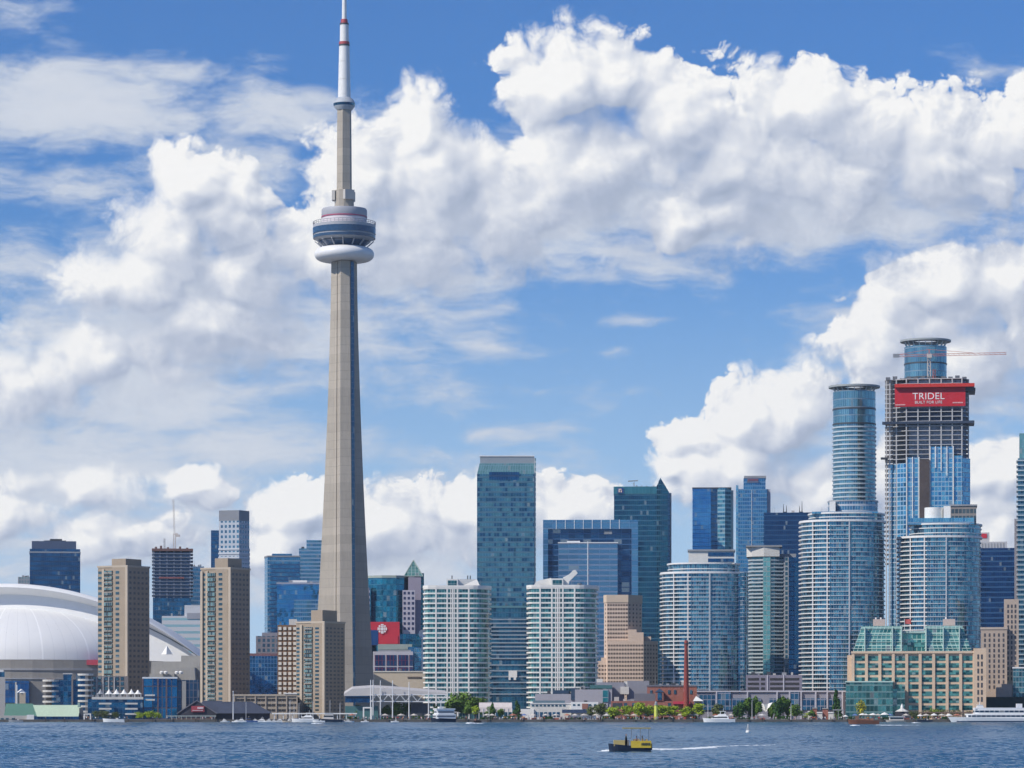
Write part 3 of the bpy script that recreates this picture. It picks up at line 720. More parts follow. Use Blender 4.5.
# parking structure
s = Site('parking_garage', 'long beige parking garage with dark openings, behind the marina', 'parking garage', 233, 297, 1838)
s.slab('deck_walls', plain('garage_beige', (.40, .34, .27), .85, .1), 233, 297, 695.5, None, 0, 30)
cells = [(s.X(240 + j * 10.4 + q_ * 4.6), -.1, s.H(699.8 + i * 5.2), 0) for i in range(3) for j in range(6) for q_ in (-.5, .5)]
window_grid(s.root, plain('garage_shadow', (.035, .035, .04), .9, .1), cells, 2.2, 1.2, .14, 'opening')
for j in range(7): s.slab('pilaster', plain('garage_pilaster', (.44, .37, .30), .85, .1), 234.5 + j * 10.4 - .6, 234.5 + j * 10.4 + .6, 696, None, -.5, .2)
s.slab('parapet', M_TAN_L, 232.6, 297.2, 694.2, 696, -.6, .8)
s.slab('awning', M_WHITE, 284, 297, 693, 694, -1, 4)

# ------------------------------------------------------------------ right of the concrete tower
# broadcasting building: blue drum, glass pyramid, white window panel
s = Site('broadcast_centre', 'blue round fronted block with a glass pyramid on its roof and a red logo wall', 'office building', 362, 424, 2450)
drum = [(s.X(364), 6), (s.X(371), 0), (s.X(382), -4), (s.X(396), -4), (s.X(404), 0), (s.X(408), 8), (s.X(408), 46), (s.X(364), 46)]
MB().prism(drum, 0, s.H(578)).build('glass_drum', facade('broadcast_glass', (.012, .10, .19), (.04, .24, .36), (.04, .16, .24), 4.2, 2.6, .09, .12, .8, .1, .05, .7, 14), s.root)
MB().prism(grow(drum, .5), s.H(578), s.H(575.6)).build('cornice', plain('pale_green_cornice', (.33, .38, .34), .7, .1), s.root)
s.slab('rear_wing', facade('lilac_frame', (.05, .07, .16), (.08, .12, .24), (.38, .36, .42), 4.3, 3.2, .45, .45, .4, .3, .0, .4, 15), 363, 370, 588, None, -5.5, -.5)
pan = s.slab('window_panel', plain('lilac_white_panel', (.46, .44, .50), .7, .06), 402.5, 415, 590.5, 634, -7, -4.4)
cl = [(s.X(404.6 + j * 4.1), -7.05, s.H(593.4 + i * 5.05), 0) for i in range(8) for j in range(3)]
window_grid(pan, plain('panel_window', (.03, .04, .10), .3, .1), cl, 1.7, 2.0, .1)
s.slab('side_wall', plain('lilac_side', (.30, .27, .34), .7, .08), 408.2, 421, 577, None, 0, 44)
s.slab('teal_strip', G_TEAL, 414.5, 424, 573, None, 1.5, 40)
z0, z1 = s.H(576), s.H(560)
pyr = MB(); a_, b_ = s.X(404), s.X(423); m_ = (a_ + b_) / 2
for q_ in (((a_, 0), (b_, 0)), ((b_, 0), (b_, 16)), ((b_, 16), (a_, 16)), ((a_, 16), (a_, 0))): pyr.quad([(*q_[0], z0), (*q_[1], z0), (m_, 8, z1)])
pyr.build('glass_pyramid', facade('pyramid_glass', (.06, .20, .20), (.22, .36, .34), (.34, .40, .36), 2.8, 2.8, .14, .12, .5, .15, .05, .5, 16), s.root)
b = MB()
for q_ in ((a_, 0), (b_, 0)): b.bar((*q_, z0), (m_, 8, z1 + .2), .5)
b.bar((a_, -.2, z0), (b_, -.2, z0), .6); b.build('pyramid_frame', plain('pale_green_frame', (.34, .40, .36), .6, .1), s.root)
# red logo wall with the white gem of segments
lw = MB().box(s.X(370), s.X(399.5), -12, -8, s.H(645.5), s.H(622.3)).build('logo_wall', M_RED, s.root)
MB().box(s.X(370.2), s.X(378.3), -12.2, -12.02, s.H(645.4), s.H(630.5)).build('blue_panel', plain('logo_blue', (.01, .06, .20), .4, .1), lw)
MB().box(s.X(386), s.X(398), -12.5, -12.1, s.H(644), s.H(636)).build('red_patch', plain('red_panel', (.5,) * 3), lw)
g = MB(); cx_, cz_ = s.X(382.3), s.H(629.2); y_ = -12.7
def disc(b, cx, cz, r, y, a0=0, a1=360, n=14, r0=0.0):
    for i in range(n):
        t0, t1 = R(a0 + (a1 - a0) * i / n), R(a0 + (a1 - a0) * (i + 1) / n)
        o0, o1 = (cx + math.sin(t0) * r, y, cz + math.cos(t0) * r), (cx + math.sin(t1) * r, y, cz + math.cos(t1) * r)
        if r0 <= 0: b.quad([(cx, y, cz), o1, o0][::-1])
        else:
            i0, i1 = (cx + math.sin(t0) * r0, y, cz + math.cos(t0) * r0), (cx + math.sin(t1) * r0, y, cz + math.cos(t1) * r0)
            b.quad([i0, o0, o1, i1])
disc(g, cx_, cz_, 1.25, y_)
for a0 in range(0, 360, 90):
    disc(g, cx_, cz_, 2.35, y_, a0 - 34, a0 + 34, 6, 1.5); disc(g, cx_, cz_, 3.6, y_, a0 - 20, a0 + 20, 6, 2.6)
    t_ = R(a0 + 45); disc(g, cx_ + math.sin(t_) * 2.9, cz_ + math.cos(t_) * 2.9, .75, y_, 0, 360, 8)
g.build('gem_logo', plain('logo_white', (.82, .80, .80), .6, .03), lw)
s.slab('glass_link', facade('broadcast_glass', None, None, None), 399, 426, 634, None, -6, 0)
s.slab('canopy_roof', plain('pale_green_cornice', (.3,) * 3), 378, 412, 644.6, 650, -16, -12.6)
# white gridded block in front of it
s = Site('office_block', 'white gridded block with blue glass and red blinds under the red logo wall', 'office block', 373, 413, 2390)
s.slab('frame', plain('lilac_white_frame', (.50, .49, .54), .7, .06), 373, 413, 651.5, None, 0, 30)
gl = facade('red_blue_glass', (.02, .03, .12), (.04, .08, .20), (.16, .02, .05), 6.0, 2.6, .18, .05, .4, .2, .04, .4, 17)
for i, (a, c) in enumerate(((374.8, 384.8), (386.4, 396.4), (398, 408), (409.2, 412.6))):
    for z_ in ((655, 665.5), (667, 690)): s.slab('window', gl, a, c, z_[0], z_[1], -.3, .3)
s.slab('roof_truss', M_GREY, 378, 411, 650.0, 651.5, 2, 3); s.slab('stair_block', G_BLUE, 408, 423, 646, None, 31, 38); s.slab('curved_corner', G_PALE, 414.5, 424.5, 648, None, 6, 20)
sd = Site('satellite_dish', 'white round satellite dish on a roof left of the white condo', 'satellite dish', 415, 425, 2330)
b = MB(); b.lathe([(.3, 0), (2.2, .35), (3.6, 1.1), (4.3, 2.0), (4.2, 2.2), (3.5, 1.3), (2.1, .6), (.1, .25)], 20); o = b.build('reflector', M_WHITE, sd.root, True); o.rotation_euler = (R(68), 0, R(35)); o.location = (1.6, 2, sd.H(636))
b = MB(); b.bar((1.6, 2, sd.H(690)), (1.6, 2, sd.H(637)), 1.0); b.lathe([(.1, -1.2), (1.8, -.3), (1.9, .6), (.1, 1.2)], 12, -2.8, 0); b.build('pedestal', M_WHITE, sd.root)
o = sd.root.children[-1]
# beige windowless hall
s = Site('exhibition_hall', 'plain cream windowless hall between the concrete tower and the left white condo', 'hall', 373.5, 427, 1905)
MB().prism(rect(s.X(375.2), s.X(427), 0, 60), 0, s.H(672), fp1=rect(s.X(373.6), s.X(427), 0, 60)).build('walls', plain('cream_wall', (.56, .48, .38), .8, .05), s.root)
s.slab('dark_lettering', plain('letter_dark', (.12, .10, .09), .7, .6, 1.2), 407.5, 421.5, 676.6, 678.4, -.3, .2)  # lettering in plain dark brown
s.slab('roof_edge', M_OFFW, 373.2, 427, 671, 672.2, -.4, 1)

# ------------------------------------------------------------------ the pair of white rounded condos
def white_condo(label, px0, px1, ptop, d, crest):
    s = Site('white_condo', label, 'condominium', px0, px1, d, 'white rounded condominiums')
    s.root['label'] = label
    w2 = s.w / 2
    q = lambda f: -w2 + f * s.w
    fp = [(q(.0), 14)] + [(q(.07) - math.cos(R(t)) * s.w * .07, 8 - math.sin(R(t)) * 8) for t in (10, 35, 60, 85)] + [(q(.18), -.6), (q(.70), -.6)] + [(q(.70) + math.sin(R(t)) * s.w * .30, 15 - math.cos(R(t)) * 15.6) for t in (8, 20, 32, 44, 56, 68, 80, 90)] + [(q(1), 30), (q(0), 30)]
    H = s.H(ptop)
    gm = facade('condo_green_glass', (.02, .10, .13), (.14, .30, .31), (.40, .46, .46), 2.95, 1.7, .10, .0, .45, .12, .06, .35, 18)
    MB().prism(fp, 0, H).build('glass_walls', gm, s.root)
    fh = (H - 1.5) / 26
    wp = plain('condo_white', (.74, .72, .68), .6, .06)
    bands(s, fp[:-2] + fp[-2:], [H - 1.0 - fh * i for i in range(26)], .85, 1.0, wp, 'balcony_band', .2)
    for f in (.175, .345, .43, .505, .675):
        MB().box(q(f) - .45, q(f) + .45, -1.75, .2, 0, H + .4).build('column', wp, s.root)
    for f in (.40, .458):
        MB().box(q(f) - .25, q(f) + .25, -1.7, .2, 0, H).build('mullion', wp, s.root)
    MB().ring(grow(fp, 1.1), grow(fp, -.6), H - .3, H + 1.2).build('parapet', wp, s.root)
    zt = H + 8.5 * s.k
    roof_clutter(s.root, q(.5), q(.95), 8, 26, H + .5, int(px0), 4, 3)
    pt = MB().box(q(.335), q(.51), -1.2, 12, H, zt).build('stair_head', wp, s.root)
    MB().box(q(.355), q(.49), -1.35, -1.1, H + 1.0, zt - .9).build('window', facade('stair_teal', (.01, .09, .12), (.03, .16, .2), (.2, .26, .27), 2.6, 1.8, .12, .14, .5, .15, .05, .4, 19), pt)
    if not crest:
        MB().prism([(q(.51), 2), (q(.86), 2), (q(.86), 16), (q(.51), 16)], H, zt, fp1=[(q(.51), 2), (q(.80), 4), (q(.80), 15), (q(.51), 15)]).build('plant_room', wp, s.root)
        for f in (.42, .66, .70): MB().box(q(f) - .3, q(f) + .3, 5, 5.6, zt, zt + 2.2).build('vent', M_DARK, s.root)
    else:
        cr_ = [(q(.08), 3, H), (q(.335), 3, H), (q(.335), 3, zt + .3), (q(.24), 3, zt - 1.2), (q(.15), 3, zt - .2)]
        b = MB(); yq = 12
        pl = [(q(.06), H), (q(.335), H), (q(.335), zt + .4), (q(.18), zt - .8), (q(.12), zt - 1.8)]
        fr_ = [(x, 2.0, z) for x, z in pl]; bk = [(x, yq, z) for x, z in pl]
        b.quad(fr_); b.quad(bk[::-1])
        for i in range(5): b.quad([fr_[i], bk[i], bk[(i + 1) % 5], fr_[(i + 1) % 5]])
        b.build('plant_room', wp, s.root)
        b = MB(); pl = [(q(.505), H), (q(.58), H), (q(.60), zt - 1.5), (q(.72), zt + 3.2), (q(.69), zt + 5.0), (q(.66), zt + 5.0), (q(.60), zt + 2.6), (q(.505), zt + .6)]
        fr_ = [(x, 1.0, z) for x, z in pl]; bk = [(x, 7, z) for x, z in pl]; n = len(pl)
        b.quad(fr_); b.quad(bk[::-1])
        for i in range(n): b.quad([fr_[i], bk[i], bk[(i + 1) % n], fr_[(i + 1) % n]])
        b.build('roof_crest', wp, s.root)
    return s
white_condo('left white condo with green glass and a blocky roof, beside the cream hall', 424.5, 490, 587.5, 1850, False)
white_condo('white green glass condo with a slanting wing shaped roof crest', 528, 597, 587, 1850, True)

# tall slim glass tower between them
s = Site('glass_tower', 'tall slim blue green glass tower rising between the two white condos', 'glass tower', 477, 536, 2010)
mir = facade('patchy_mirror', (.022, .085, .165), (.12, .215, .285), (.095, .185, .25), 3.15, 1.75, .07, .30, .8, .10, .05, .62, 20, pw=.07, thresh=.43, cs=(.22, .85))
fp = rect(s.X(477), s.X(534.2), 0, 30)
MB().prism(fp, s.H(640), s.H(474)).build('glass_walls', mir, s.root)
MB().prism(fp, s.H(474), s.H(463), fp1=rect(s.X(479.5), s.X(534.2), 3, 28)).build('sloping_crown', facade('pale_teal_crown', (.20, .31, .33), (.27, .38, .40), (.13, .22, .26), 3.0, 1.6, .16, .08, .55, .2, .02, .5, 21), s.root)
MB().box(s.X(480), s.X(534), 4, 27, s.H(463), s.H(456)).build('plant_room', plain('crown_slate', (.26, .30, .34), .6, .06), s.root)
MB().ring(rect(s.X(479.6), s.X(534.5), 3.6, 27.4), rect(s.X(481), s.X(533), 4.6, 26.4), s.H(456), s.H(455)).build('roof_rim', M_STEEL, s.root)
MB().box(s.X(489), s.X(519), -.25, 1, s.H(480), s.H(472)).build('recess', facade('navy_glass', None, None, None), s.root)
MB().box(s.X(534.2), s.X(536), .5, 29, 0, s.H(458)).build('edge_fin', facade('edge_fin', (.16, .22, .26), (.24, .30, .34), (.48, .50, .52), 3.15, 2.0, .2, .4, .3, .3, .0), s.root)
low = MB().prism(rect(s.X(484), s.X(536.5), -4, 30), 0, s.H(607)).build('lower_block', facade('lower_blue', (.02, .08, .16), (.06, .17, .26), (.05, .13, .20), 3.3, 1.9, .10, .2, .65, .12, .03, .5, 22), s.root)
for i in range(11):
    o = s.slab('floor_band', plain('lilac_band', (.27, .32, .37), .7, .08), 491, 534, 619 + i * 3.9, 620.2 + i * 3.9, -4.8, -3.6, s.root)
for i in range(6): s.slab('floor_band', plain('lilac_band', (.4,) * 3), 488, 536, 664.5 + i * 5.8, 665.7 + i * 5.8, -4.8, -3.6)
s.slab('transfer_band', plain('teal_band', (.10, .22, .26), .5, .1), 484, 536, 606, 608, -4.6, -3.8)
s.slab('white_feature', M_WHITE, 508.6, 517, 670.8, 677.5, -5.6, -4); s.slab('white_feature', M_WHITE, 508.6, 510.6, 677.5, 680, -5.6, -4); s.slab('white_feature', M_WHITE, 513.6, 516, 677.5, 680, -5.6, -4)

# broad blue block with a framed recess
s = Site('office_tower', 'broad blue office block with an outer frame round a paler inner block', 'office tower', 543, 638, 2500)
frm = facade('frame_blue', (.10, .20, .36), (.15, .26, .42), (.13, .22, .36), 4.2, 7.5, .03, .12, .7, .14, .02, .6, 23)
deep = facade('deep_navy', (.016, .045, .11), (.03, .08, .18), (.06, .15, .30), 4.2, 6.0, .02, .16, .75, .12, .02, .5, 24)
s.slab('main_block', deep, 545, 636, 521, None, 3, 60)
s.slab('frame_top', frm, 543, 638, 519.8, 529, 0, 60); s.slab('frame_side', frm, 543, 548, 529, None, 0, 60); s.slab('frame_side', frm, 631.5, 638, 529, None, 0, 60)
s.slab('inner_block', facade('inner_lilac_blue', (.11, .19, .34), (.15, .24, .38), (.19, .27, .40), 4.2, 8.0, .02, .30, .7, .16, .015, .7, 25), 558.5, 617.5, 543, None, -6, 3)
s.slab('rib', M_STEEL, 587.3, 588.2, 542, None, -6.5, -5.8); s.slab('inner_rim', M_STEEL, 567, 580, 541.2, 543, -5, 0); s.slab('inner_rim', M_STEEL, 558, 618, 542.6, 543.6, -6.4, -5)
for px_ in (556, 565, 574, 583, 592, 601, 610, 619): s.slab('frame_joint', M_STEEL, px_, px_ + .6, 519.6, 529, -.4, .1)
s.slab('roof_machine', M_GREY, 604, 612, 530.5, 534, 1.5, 4)
# green blue tower with a pointed fin
s = Site('office_tower', 'dark teal tower with a sharp glass fin on its right corner', 'office tower', 614, 671, 2680)
tl = facade('teal_blue_glass', (.010, .055, .12), (.02, .11, .18), (.05, .16, .24), 4.3, 1.7, .04, .22, .8, .12, .02, .8, 26)
fp = [(s.X(614), 0), (s.X(656.5), 0), (s.X(656.5), 40), (s.X(614), 40)]
MB().prism(fp, 0, s.H(494)).build('glass_walls', tl, s.root)
MB().prism(grow(fp, .3), s.H(494), s.H(486.5)).build('crown_band', facade('teal_crown', (.05, .17, .22), (.08, .22, .27), (.07, .18, .22), 6, 3, .04, .05, .6, .2, .01), s.root)
fin = [(s.X(656.5), -.5), (s.X(668), 2), (s.X(671), 14), (s.X(656.5), 30)]
zz_ = lambda x, y: s.H(486.5) if x < s.X(658) else s.H(478 + max(0, (x - s.X(660.5)) / (s.X(671) - s.X(660.5))) * 17)
MB().prism([(s.X(656.5), -.5), (s.X(660.4), .2), (s.X(661), .3), (s.X(668), 3), (s.X(671), 14), (s.X(659), 30), (s.X(656.5), 30)], 0, zz_).build('corner_fin', facade('fin_teal', (.012, .08, .15), (.03, .15, .22), (.07, .19, .26), 4.3, 1.7, .1, .25, .8, .12, .02, .7, 27), s.root)
s.slab('edge_strip', M_OFFW, 668.6, 671.6, 492, None, 12.8, 15)
sg = s.slab('square_logo', plain('logo_deep_blue', (.02, .05, .22), .4, .1), 617.6, 623.4, 488, 493.2, -1.2, -.4)
b = MB(); b.box(s.X(618.6), s.X(619.8), -1.5, -1.2, s.H(492.4), s.H(488.8)); b.box(s.X(619.8), s.X(621.6), -1.5, -1.2, s.H(490), s.H(488.8)); b.box(s.X(620.6), s.X(622), -1.5, -1.2, s.H(492.4), s.H(490.6)); b.build('yellow_white_mark', plain('logo_pale', (.7, .55, .45), .6, .1), sg)
b = MB()
b.bar((s.X(634), 14, s.H(486)), (s.X(634), 14, s.H(481)), .8); b.bar((s.X(628), 14, s.H(480)), (s.X(638), 14, s.H(479.4)), .9)
for px_, t in ((636, 484.6), (641, 484.8), (646, 485), (653, 484.8)): b.box(s.X(px_), s.X(px_ + 1.4), 10, 12, s.H(486.6), s.H(t))
b.build('roof_gear', M_GREY, s.root)

# tan hotel with stepped wings
s = Site('hotel', 'sandy stepped hotel block with pale panels and dark window strips', 'hotel', 598, 658, 1965)
hb = plain('sandy_precast', (.64, .50, .405), .8, .08, streak=.3); hw_ = plain('hotel_window', (.13, .10, .085), .35, .3)
main = [(s.X(604), 5), (s.X(607), 0), (s.X(628), 0), (s.X(642), 11), (s.X(642), 30), (s.X(604), 30)]
low_ = [(s.X(607.5), -2.5), (s.X(643.5), -2.5), (s.X(658), 8), (s.X(658), 26), (s.X(607.5), 26)]
MB().prism(main, 0, s.H(597)).build('main_slab', hb, s.root)
MB().prism(low_, 0, s.H(641)).build('stepped_wing', hb, s.root)
for i, (a_, c_, t_) in enumerate(((628, 636.5, 629.5), (636.5, 643.5, 632.5), (643.5, 651, 636.5))):
    y0 = -2.5 if i < 2 else 3.2
    MB().box(s.X(a_), s.X(c_), y0, 24 - i * .4, s.H(641), s.H(t_)).build('roof_step', hb, s.root)
MB().prism(rect(s.X(597.5), s.X(607.4), 1.5, 24), 0, s.H(661)).build('left_wing', hb, s.root); MB().box(s.X(601), s.X(607.4), 1.7, 22, s.H(661), s.H(657.5)).build('roof_step', hb, s.root)
MB().prism(grow(main, .35), s.H(602.5), s.H(594.8)).build('crown_band', plain('sandy_crown', (.60, .48, .37), .8, .06), s.root)
def face_cells(p0, p1, n, zs_, out):
    d_ = (p1[0] - p0[0], p1[1] - p0[1]); rz = math.atan2(d_[1], d_[0])
    for z in zs_:
        for j in range(n):
            t = (j + .5) / n; out.append((p0[0] + d_[0] * t + math.sin(rz) * .02, p0[1] + d_[1] * t - math.cos(rz) * .02, z, rz))
cells_all = []
zr = [s.H(605 + i * 4.05) for i in range(23)]
face_cells(main[1], main[2], 8, [z for z in zr if z > s.H(630)], cells_all); face_cells(main[2], main[3], 4, [z for z in zr if z > s.H(628)], cells_all)
face_cells(low_[0], low_[1], 13, [z for z in zr if z < s.H(642)], cells_all); face_cells((s.X(607), -.4 + .4), main[2], 8, [z for z in zr if s.H(630) >= z >= s.H(642)], cells_all)
face_cells(low_[1], low_[2], 5, [z for z in zr if z < s.H(642)], cells_all); face_cells((s.X(597.8), 1.5), (s.X(607.2), 1.5), 3, [z for z in zr if z < s.H(663)], cells_all); face_cells(main[0], main[1], 1, [z for z in zr if z > s.H(657)], cells_all)
window_grid(s.root, hw_, cells_all, 1.12, 1.1, .10)

# ------------------------------------------------------------------ rounded banded condos
M_BAND = plain('condo_band_white', (.70, .69, .68), .5, .06); M_BAND_SHADE = plain('condo_band_shade', (.44, .47, .51), .5, .08)  # grey copy has the shade of the right side in its colour
G_CURVE = facade('curved_condo_glass', (.028, .10, .18), (.14, .27, .37), (.26, .33, .39), 2.9, 1.45, .16, .0, .7, .10, .05, .4, 30)
def curved_condo(label, px0, px1, ptop, d, ry, nfl, tier=None):
    s = Site('rounded_condo', label, 'condominium', px0, px1, d, 'rounded blue condominiums with white floor bands')
    s.root['label'] = label
    rx = s.w / 2
    fp = oval(0, ry, rx - .9, ry, 56, 2.35); rx -= .6
    H = s.H(ptop); fh = (H - 8) / nfl
    MB().prism(fp, 0, H).build('glass_walls', G_CURVE, s.root)
    # balcony floors stand out on the left half, thin floor edges on the right half
    n = len(fp); left = [p_ for p_ in fp if p_[0] < -rx * .22 and p_[1] < ry * 1.3]; right = [p_ for p_ in fp if p_[0] >= -rx * .34 and p_[1] < ry * 1.5]
    left.sort(key=lambda p_: math.atan2(p_[1] - ry, p_[0]) % (2 * math.pi)); right.sort(key=lambda p_: math.atan2(p_[1] - ry, p_[0]))
    def strip(pts, proud, t):
        b = MB(); c = Vector((0, ry))
        def off(p_, e): v_ = Vector(p_) - c; v_ = v_ * ((v_.length + e) / v_.length); return (c.x + v_.x, c.y + v_.y)
        o_ = [off(p_, proud) for p_ in pts]; i_ = [off(p_, -.3) for p_ in pts]
        b.prism(o_ + i_[::-1], 0, t, True, True); return b
    lo = strip(left, 1.4, .55).build('balcony_band', M_BAND, s.root); ro = strip(right, .6, .42).build('floor_edge', M_BAND_SHADE, s.root)
    for i in range(nfl):
        z = 8 + fh * i + fh * .9
        if i == 0: lo.location = ro.location = (0, 0, z)
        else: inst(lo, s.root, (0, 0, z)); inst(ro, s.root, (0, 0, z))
    MB().ring(grow(fp, 1.2), grow(fp, -.8), H - .2, H + 1.0).build('parapet', M_BAND, s.root)
    if tier:      # a narrower storey stands back from the left shoulder
        a_, c_, t_ = tier; xm = (s.X(a_) + s.X(c_)) / 2; tf = oval(xm, ry, (s.X(c_) - s.X(a_)) / 2, ry - .8, 48, 2.4)
        MB().prism(tf, H, s.H(t_)).build('upper_tier', G_CURVE, s.root)
        bands(s, tf, [H + 2.9 * (i + .8) for i in range(max(1, int((s.H(t_) - H) / 2.9)))], .5, .5, M_BAND, 'floor_edge'); MB().ring(grow(tf, .9), grow(tf, -.6), s.H(t_) - .2, s.H(t_) + .7).build('parapet', M_BAND, s.root)
    roof_clutter(s.root, -rx * .6, rx * .6, 8, ry * 1.6, s.H(tier[2]) if tier else H, int(px0), 6, 3)
    for f in (-.70, -.36, .16):
        x = rx * f; y = ry - ry * (1 - abs(f) ** 2.35) ** (1 / 2.35)
        MB().box(x - .35, x + .35, y - 1.3, y + .5, 4, H).build('column', M_BAND if f < 0 else M_BAND_SHADE, s.root)
    return s, fp, H
s, fp, H = curved_condo('broad low rounded condo behind the red chimney, with a pale penthouse', 660, 746, 573, 1885, 22, 33, (668, 739, 563.5)); H = s.H(563.5)
for i, (px_, t) in enumerate(((661.5, 574), (742, 573))): pass
ph = MB().box(s.X(688.5), s.X(734.5), 6, 30, H, s.H(550.5)).build('penthouse', M_OFFW, s.root)
MB().box(s.X(708), s.X(733.5), 5.6, 6.2, s.H(555.6), s.H(552)).build('window_strip', G_NAVY, ph); MB().box(s.X(708), s.X(733.5), 5.6, 6.2, s.H(561.5), s.H(558)).build('window_strip', G_NAVY, ph)
MB().box(s.X(687.6), s.X(735.4), 5, 31, s.H(550.5), s.H(549)).build('roof_slab', M_GREY, ph)
b = MB().prism(oval(s.X(741), 24, (749 - 734) / 2 * s.k, 16, 32, 3), 0, s.H(572)).build('side_wing', G_CURVE, s.root)
wfp = oval(s.X(741), 24, (749 - 734) / 2 * s.k, 16, 32, 3)
bands(s, wfp, [8 + (s.H(572) - 8) / 33 * (i + .9) for i in range(33)], .42, .4, M_BAND_SHADE, 'floor_edge')

s, fp, H = curved_condo('tall rounded condo bright on its left flank, below the left round glass tower', 799, 886, 521, 1885, 24, 42, (809, 884, 513)); H = s.H(513)
b = MB().prism(oval(s.X(853), 22, 25 * s.k, 15, 40, 2.4), H, s.H(500.5)).build('penthouse', facade('penthouse_bands', (.04, .12, .24), (.10, .22, .36), (.44, .46, .50), 3.6, 1.6, .12, .34, .6, .15, .03), s.root)
MB().ring(oval(s.X(853), 22, 25.6 * s.k, 15.5, 40, 2.4), oval(s.X(853), 22, 23 * s.k, 13, 40, 2.4), s.H(500.5), s.H(499)).build('roof_rim', M_GREY, s.root)
MB().box(s.X(829.5), s.X(835.5), 5, 12, H, s.H(501)).build('white_wall', M_WHITE, s.root)
MB().box(s.X(812), s.X(878), 4, 34, H, s.H(511)).build('set_back_floor', G_PALE, s.root)

s, fp, H = curved_condo('rounded condo with a white roof drum, in front of the red bannered unfinished tower', 897, 982, 537, 1885, 24, 38, (910, 981, 524)); H = s.H(524)
MB().box(s.X(908), s.X(974), 4, 34, H, s.H(517.5)).build('set_back_floor', G_PALE, s.root)
MB().lathe([(9.5 * s.k, s.H(518)), (9.5 * s.k, s.H(506.5))], 32, s.X(934), 12).build('white_drum', M_WHITE, s.root, True)
MB().box(s.X(943.5), s.X(950.5), 6, 14, H, s.H(505.5)).build('white_wall', M_WHITE, s.root)
MB().box(s.X(950.5), s.X(976), 6, 30, H, s.H(505.5)).build('penthouse', facade('brown_bands', (.05, .06, .08), (.12, .12, .14), (.26, .23, .21), 4.0, 2.2, .2, .35, .4, .3, .03), s.root)
MB().ring(rect(s.X(950), s.X(977), 5.4, 30.6), rect(s.X(951), s.X(976), 6.4, 29.6), s.H(505.5), s.H(504)).build('roof_rim', M_GREY, s.root)

# green glass condo between the first two rounded ones
s = Site('apartment_tower', 'slim green glass condo with a curved white cap between two rounded condos', 'condominium', 748, 799.5, 1965)
fp = [(s.X(748.5), 8), (s.X(752), 2), (s.X(763), -1), (s.X(775), -1), (s.X(786), 2), (s.X(788), 3), (s.X(788), 32), (s.X(748.5), 32)]
gt = facade('sea_green_glass', (.02, .08, .12), (.10, .21, .26), (.24, .31, .34), 3.0, 1.7, .14, .18, .6, .12, .05, .5, 31)
MB().prism(fp, 0, s.H(557)).build('glass_walls', gt, s.root)
s.slab('pale_bay', facade('pale_green_bay', (.17, .31, .33), (.26, .41, .42), (.30, .39, .40), 3.0, 2.2, .12, .16, .5, .15, .04, .5, 32), 763, 770.5, 556, None, -2.4, 0)
s.slab('dark_flank', facade('deep_blue_flank', (.012, .06, .16), (.02, .10, .22), (.03, .09, .18), 3.0, 1.7, .1, .16, .7, .12, .02), 788, 799.5, 557, None, 3.5, 30)
s.slab('edge_wall', facade('grey_punched', (.03, .08, .13), (.06, .12, .17), (.34, .36, .38), 3.0, 2.6, .4, .3, .3, .3, .0), 783.5, 788.6, 557, None, .6, 3.4)
fh = s.H(557) / 43
bd = MB(); bl = strip = None
bb = MB().prism([(s.X(748), 6), (s.X(752), .4), (s.X(763), -2.2), (s.X(763), -.8), (s.X(752), 2.3), (s.X(748.6), 8)], 0, .9, True, True).build('balcony', plain('balcony_green', (.40, .46, .49), .5, .1), s.root)
bc = MB().prism([(s.X(770.6), -2.2), (s.X(783.4), .2), (s.X(783.4), 1.6), (s.X(770.6), -.8)], 0, .8, True, True).build('balcony', plain('balcony_green', (.3,) * 3), s.root)
for i in range(1, 43):
    z = s.H(557) - fh * i
    if i == 1: bb.location = bc.location = (0, 0, z)
    else: inst(bb, s.root, (0, 0, z)); inst(bc, s.root, (0, 0, z))
MB().prism([(s.X(746.6), 4), (s.X(752), -1.6), (s.X(764), -3.2), (s.X(779.5), -2), (s.X(779.5), 22), (s.X(746.6), 22)], s.H(556.6), s.H(547)).build('white_cap', M_OFFW, s.root)
s.slab('cap_roof', plain('grey_cap', (.30, .30, .31), .7, .1), 746, 782, 545.6, 547, -3.6, 22); s.slab('plant_room', M_GREY, 780, 796, 553.5, 557, 4, 24)

# blue towers far behind
s = Site('office_tower', 'smooth blue flat topped tower with a rippled right side, behind the low rounded condo', 'office tower', 692.5, 733, 2720)
s.slab('smooth_half', facade('sky_blue_flat', (.035, .15, .37), (.09, .25, .50), (.06, .18, .40), 3.6, 1.8, .05, .12, .85, .10, .03, .75, 33), 692.5, 711, 488, None, 0, 34)
s.slab('dark_strip', G_NAVY, 711, 717.5, 488, None, .6, 34)
MB().prism([(s.X(717.5), 0), (s.X(725), -2.5), (s.X(731), 2), (s.X(731), 34), (s.X(717.5), 34)], 0, s.H(488)).build('rippled_half', facade('ripple_teal', (.03, .13, .24), (.14, .30, .40), (.22, .36, .44), 3.6, 2.2, .06, .38, .6, .14, .06, .4, 34), s.root)
s.slab('roof_rim', M_DARK, 692.2, 731.4, 487.4, 488.6, -.6, 34); s.slab('pale_edge', plain('pale_pier', (.42, .44, .50), .7, .08), 731, 733.4, 490, None, 5, 30)
s = Site('apartment_tower', 'stepped blue glass tower with a red dotted sign box on its roof', 'apartment tower', 736, 771, 2710)
bt = facade('blue_condo_far', (.03, .13, .29), (.09, .24, .42), (.16, .29, .44), 3.3, 1.9, .12, .24, .75, .12, .03, .6, 35)
